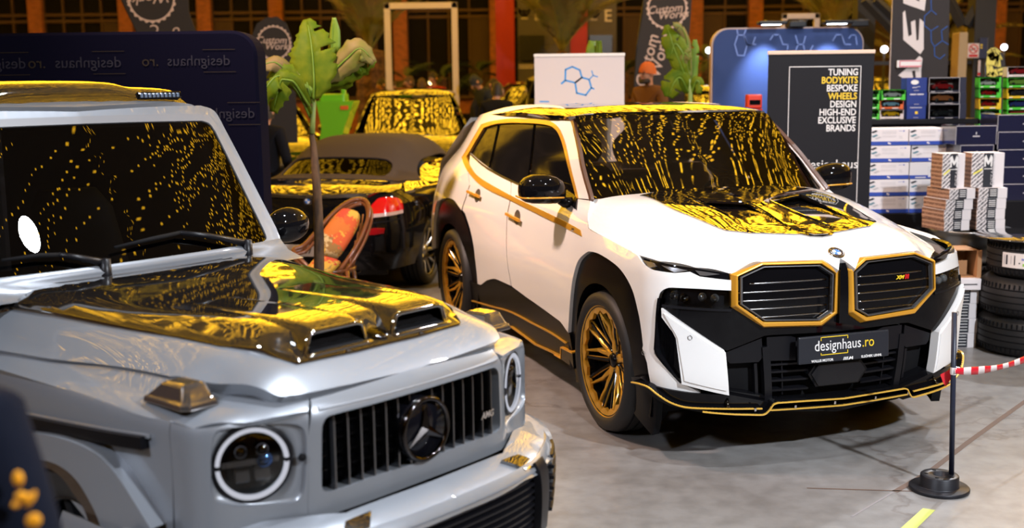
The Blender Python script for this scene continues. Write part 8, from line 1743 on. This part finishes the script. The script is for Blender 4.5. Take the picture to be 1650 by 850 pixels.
# cane chair with patterned cushion
Yk2 = 9.95; p = at(530, 440, Yk2); r = empty('cane_chair', 'curved brown cane chair with a bright patterned cushion beside the black convertible', 'chair', (p[0], Yk2, 0)); M_cane = mat('brown_cane', (.17, .055, .018), .25, coat=.5, bump=(30, .15, .003))
Kc = lambda *P_: [np.array([at(x, y, Yk2+dy)[0]-p[0], dy, at(x, y, Yk2+dy)[2]]) for x, y, dy in P_]
def smooth3(P_, n=60, closed=False):
    P_ = np.array(P_); m = len(P_); t = np.arange(m); 
    if closed: P_ = np.concatenate([P_[-3:], P_, P_[:4]]); t = np.arange(-3, m+4)
    u = np.linspace(0, m if closed else m-1, n, endpoint=not closed)
    # Catmull-Rom
    out = []
    for x in u:
        i = int(np.clip(np.floor(x), t[0]+1, t[-1]-2)); f = x-i; k = i-t[0]; p0, p1, p2, p3 = P_[k-1], P_[k], P_[k+1], P_[min(k+2, len(P_)-1)]
        out.append(.5*((2*p1)+(-p0+p2)*f+(2*p0-5*p1+4*p2-p3)*f*f+(-p0+3*p1-3*p2+p3)*f**3))
    return np.array(out)
loop = Kc((472, 404, -.1), (488, 396, -.05), (508, 375, .05), (535, 345, .2), (560, 326, .3), (580, 321, .35), (592, 328, .3), (593, 350, .2), (580, 385, .05), (560, 418, -.1), (540, 440, -.2), (515, 444, -.25), (490, 425, -.2))
for dx, dz, rad in ((0, 0, .020), (-.012, -.03, .016), (.022, -.045, .016)): MB().tube(smooth3(loop, 80, True)*np.array([1, 1, 1])+np.array([dx, .02, dz]), rad, 8, closed=True).build('cane_hoop', M_cane, r)
def cushion_mat():
    m = bpy.data.materials.new('patterned_cushion'); m.use_nodes = True; nt = m.node_tree; b = nt.nodes['Principled BSDF']; N = nt.nodes.new; L = nt.links.new; tc = N('ShaderNodeTexCoord'); v = N('ShaderNodeTexVoronoi'); v.inputs['Scale'].default_value = 8.5; n = N('ShaderNodeTexNoise'); n.inputs['Scale'].default_value = 14; sp_ = N('ShaderNodeSeparateColor'); rp_ = N('ShaderNodeValToRGB'); rp_.color_ramp.interpolation = 'CONSTANT'
    cols = [(0, (.62, .10, .02)), (.18, (.65, .36, .04)), (.36, (.55, .06, .02)), (.5, (.62, .45, .20)), (.62, (.22, .27, .06)), (.74, (.60, .16, .02)), (.88, (.30, .16, .04))]
    el = rp_.color_ramp.elements; el[0].position = 0; el[0].color = (*cols[0][1], 1); el[1].position = cols[1][0]; el[1].color = (*cols[1][1], 1)
    for q, c_ in cols[2:]: e = el.new(q); e.color = (*c_, 1)
    mx = N('ShaderNodeMixRGB'); mx.inputs[0].default_value = .12; L(tc.outputs['Object'], mx.inputs[1]); L(n.outputs['Color'], mx.inputs[2]); L(mx.outputs[0], v.inputs['Vector']); L(v.outputs['Color'], sp_.inputs[0]); L(sp_.outputs[0], rp_.inputs[0]); L(rp_.outputs[0], b.inputs['Base Color']); b.inputs['Roughness'].default_value = .8; return m
M_cush = cushion_mat()
def cushion(nm, a, b, w0, w1, thick):
    ca = smooth3(a, 18); rings = []
    cb = smooth3(b, 18)
    for i in range(18):
        f = i/17; e = .35+.65*math.sin(math.pi*min(max(f, .02), .98))**.4; mid = (ca[i]+cb[i])/2; hw = (cb[i]-ca[i])/2; t = ca[min(i+1, 17)]-ca[max(i-1, 0)]; nn = np.cross(hw, t); nn /= max(np.linalg.norm(nn), 1e-6)
        rings.append([mid+hw*e*np.sign(math.cos(q))*abs(math.cos(q))**.6+nn*thick*e*math.sin(q) for q in np.linspace(0, 2*math.pi, 18, endpoint=False)])
    return loft(nm, rings, M_cush, r)
cushion('back_cushion', Kc((494, 426, -.12), (512, 386, -.02), (538, 347, .10), (557, 329, .18)), Kc((541, 431, -.12), (561, 395, -.02), (580, 358, .12), (584, 335, .2)), 0, 0, .055)
cushion('seat_cushion', Kc((490, 432, -.25), (508, 415, -.2), (520, 400, -.15)), Kc((530, 446, -.3), (548, 425, -.22), (556, 408, -.15)), 0, 0, .05)
for x, y in ((-.22, -.25), (.22, -.25), (-.2, .2), (.22, .2)): MB().tube([(x, y, .0), (x*.95, y*.95, .2), (x*.85, y*.8, .42)], .018, 8).build('leg', M_cane, r)
mb = MB()
for k in range(7): x = .02+.03*k; mb.tube([Kc((585-k*4, 345+k*14, .2-.06*k))[0], Kc((578-k*3, 400+k*8, .1-.03*k))[0], Kc((566-k*4, 438, 0))[0]], .008, 6)
mb.tube(smooth3(Kc((590, 345, .25), (585, 385, .15), (565, 425, .0), (545, 447, -.1)), 20), .012, 6); mb.build('woven_back', M_cane, r)
MB().lathe([(.20, .40), (.24, .40), (.24, .43), (.20, .43)], 32, closed=True).build('seat_ring', M_cane, r)
# ------------------------------------------------------------------ people in the hall
z_ = .35
def facing(dx, dy): return math.atan2(dy, dx)-math.pi/2
M_brownhair = mat('brown_hair', (.06, .03, .015), .6)
person('man with orange beanie, glasses and dark beard in a brown jacket', stand(1046, 14.7, z_), facing(-.75, -.65), top=(.16, .075, .03), H=1.84, beanie=mat('orange_wool', (.50, .11, .02), .9), beard=True, glasses=True, turn=-.1)
person('person in a grey hooded top seen from behind, by the white frame', stand(683, 22.2, z_), facing(.1, 1), top=(.10, .085, .09), H=1.72, hood=True, hair=M_brownhair)
person('dark haired person with a red scarf just right of the grey hooded top', stand(704, 23.1, z_), facing(-.5, -.8), top=(.30, .03, .02), H=1.84)
person('person looking left beside the grey hooded top, face lit', stand(667, 23.4, z_), facing(-.9, -.4), top=(.05, .06, .10), H=1.77, hair=M_brownhair)
person('person in a red jacket left of the tall white frame', stand(623, 22.4, z_), facing(-.7, -.5), top=(.35, .02, .015), H=1.72)
person('person with long hair standing inside the left post of the white frame', stand(634, 24.4, z_), facing(.7, -.5), top=(.03, .025, .025), H=1.68, hair=M_brownhair)
person('person in a dark jacket and cap bending forward near the red wall', stand(766, 22.6, z_), facing(.8, -.5), top=(.025, .025, .032), H=1.84, lean=.55, nod=.3)
person('person in a dark cap with bare forearm leaning down against the red wall', stand(800, 20.6, z_), facing(-.8, -.4), top=(.03, .035, .05), H=1.86, lean=.45, nod=.5, hair=mat('navy_cap', (.02, .025, .04), .8))
person('person in a black jacket seen from behind in front of the black car', stand(801, 15.9, z_), facing(.15, 1), top=(.012, .011, .011), H=1.64, lean=.12)
person('crouching person with lit face left of the white car roof', stand(788, 18.8, z_), facing(.75, -.6), top=(.03, .03, .04), H=1.76, crouch=.30, lean=.25)
person('person in dark clothes partly hidden behind the navy display wall', stand(431, 12.6+.5, 0), facing(.4, .9), top=(.012, .012, .016), H=1.80)
person('bending person with curly brown hair behind the red toy truck', (at(1233, 200, 11.75)[0], 11.75, 0), facing(-.5, -.8), top=(.03, .03, .035), H=1.70, hair=M_brownhair, lean=.30)
# passer-by right in front of the camera, only a shoulder in the picture
p = at(30, 700, 1.75); pr = person('blurred passer-by in a dark jacket with orange flame print, cut by the left edge', (p[0]-.235, 1.78, 0), facing(.25, 1), top=(.005, .007, .015), H=1.80)
for j, (xx, zz, w_, h_) in enumerate(((40, 770, 9, 13), (48, 800, 14, 9), (60, 803, 6, 17), (65, 838, 12, 14), (36, 812, 6, 7))):
    q = at(xx, zz, 1.66); q = q+np.array([-.01, 0, .0]); loc = np.array([q[0]-pr.location.x, q[1]-pr.location.y]); a = pr.rotation_euler.z; lx, ly = loc[0]*math.cos(a)+loc[1]*math.sin(a), -loc[0]*math.sin(a)+loc[1]*math.cos(a)
    s_ = 1.66/FPX; o = MB().ball((0, 0, 0), 1, 16, 10, (w_*s_, .005, h_*s_)).build('flame_print', mat('flame_orange', (.95, .40, .01), .5), pr); o.location = (lx, ly, q[2]); o.rotation_euler = (0, .3*j, -a)

# small far lamps
for pxx, pyy, Y, col, lab in ((695, 132, 23.9, (1.0, .82, .35), 'small yellowish lamp glowing between dark palms seen through the white frame'), (1142, 81, 22.5, (.9, .92, 1.), 'small white lamp glowing left of the blue display wall'), (1425, 79.5, 19., (.95, .92, 1.), 'small white lamp glowing between black banner and tall white-lettered flag'), (1618, 76, 22., (.9, .92, 1.), 'small white lamp glowing above the model cars near the right edge')):
    p = at(pxx, pyy, Y); r = empty('globe_lamp', lab, 'lamp', (p[0], Y, .35)); MB().ball((0, 0, p[2]-.35), .055, 14, 9).build('lamp_globe', emis('globe_%d' % pxx, col, 9), r); MB().tube([(0, 0, 0), (0, 0, p[2]-.40)], .02, 8).build('lamp_post', M_satin, r); MB().lathe([(0, .02), (.12, .02), (.14, 0)], 20).build('lamp_foot', M_satin, r)
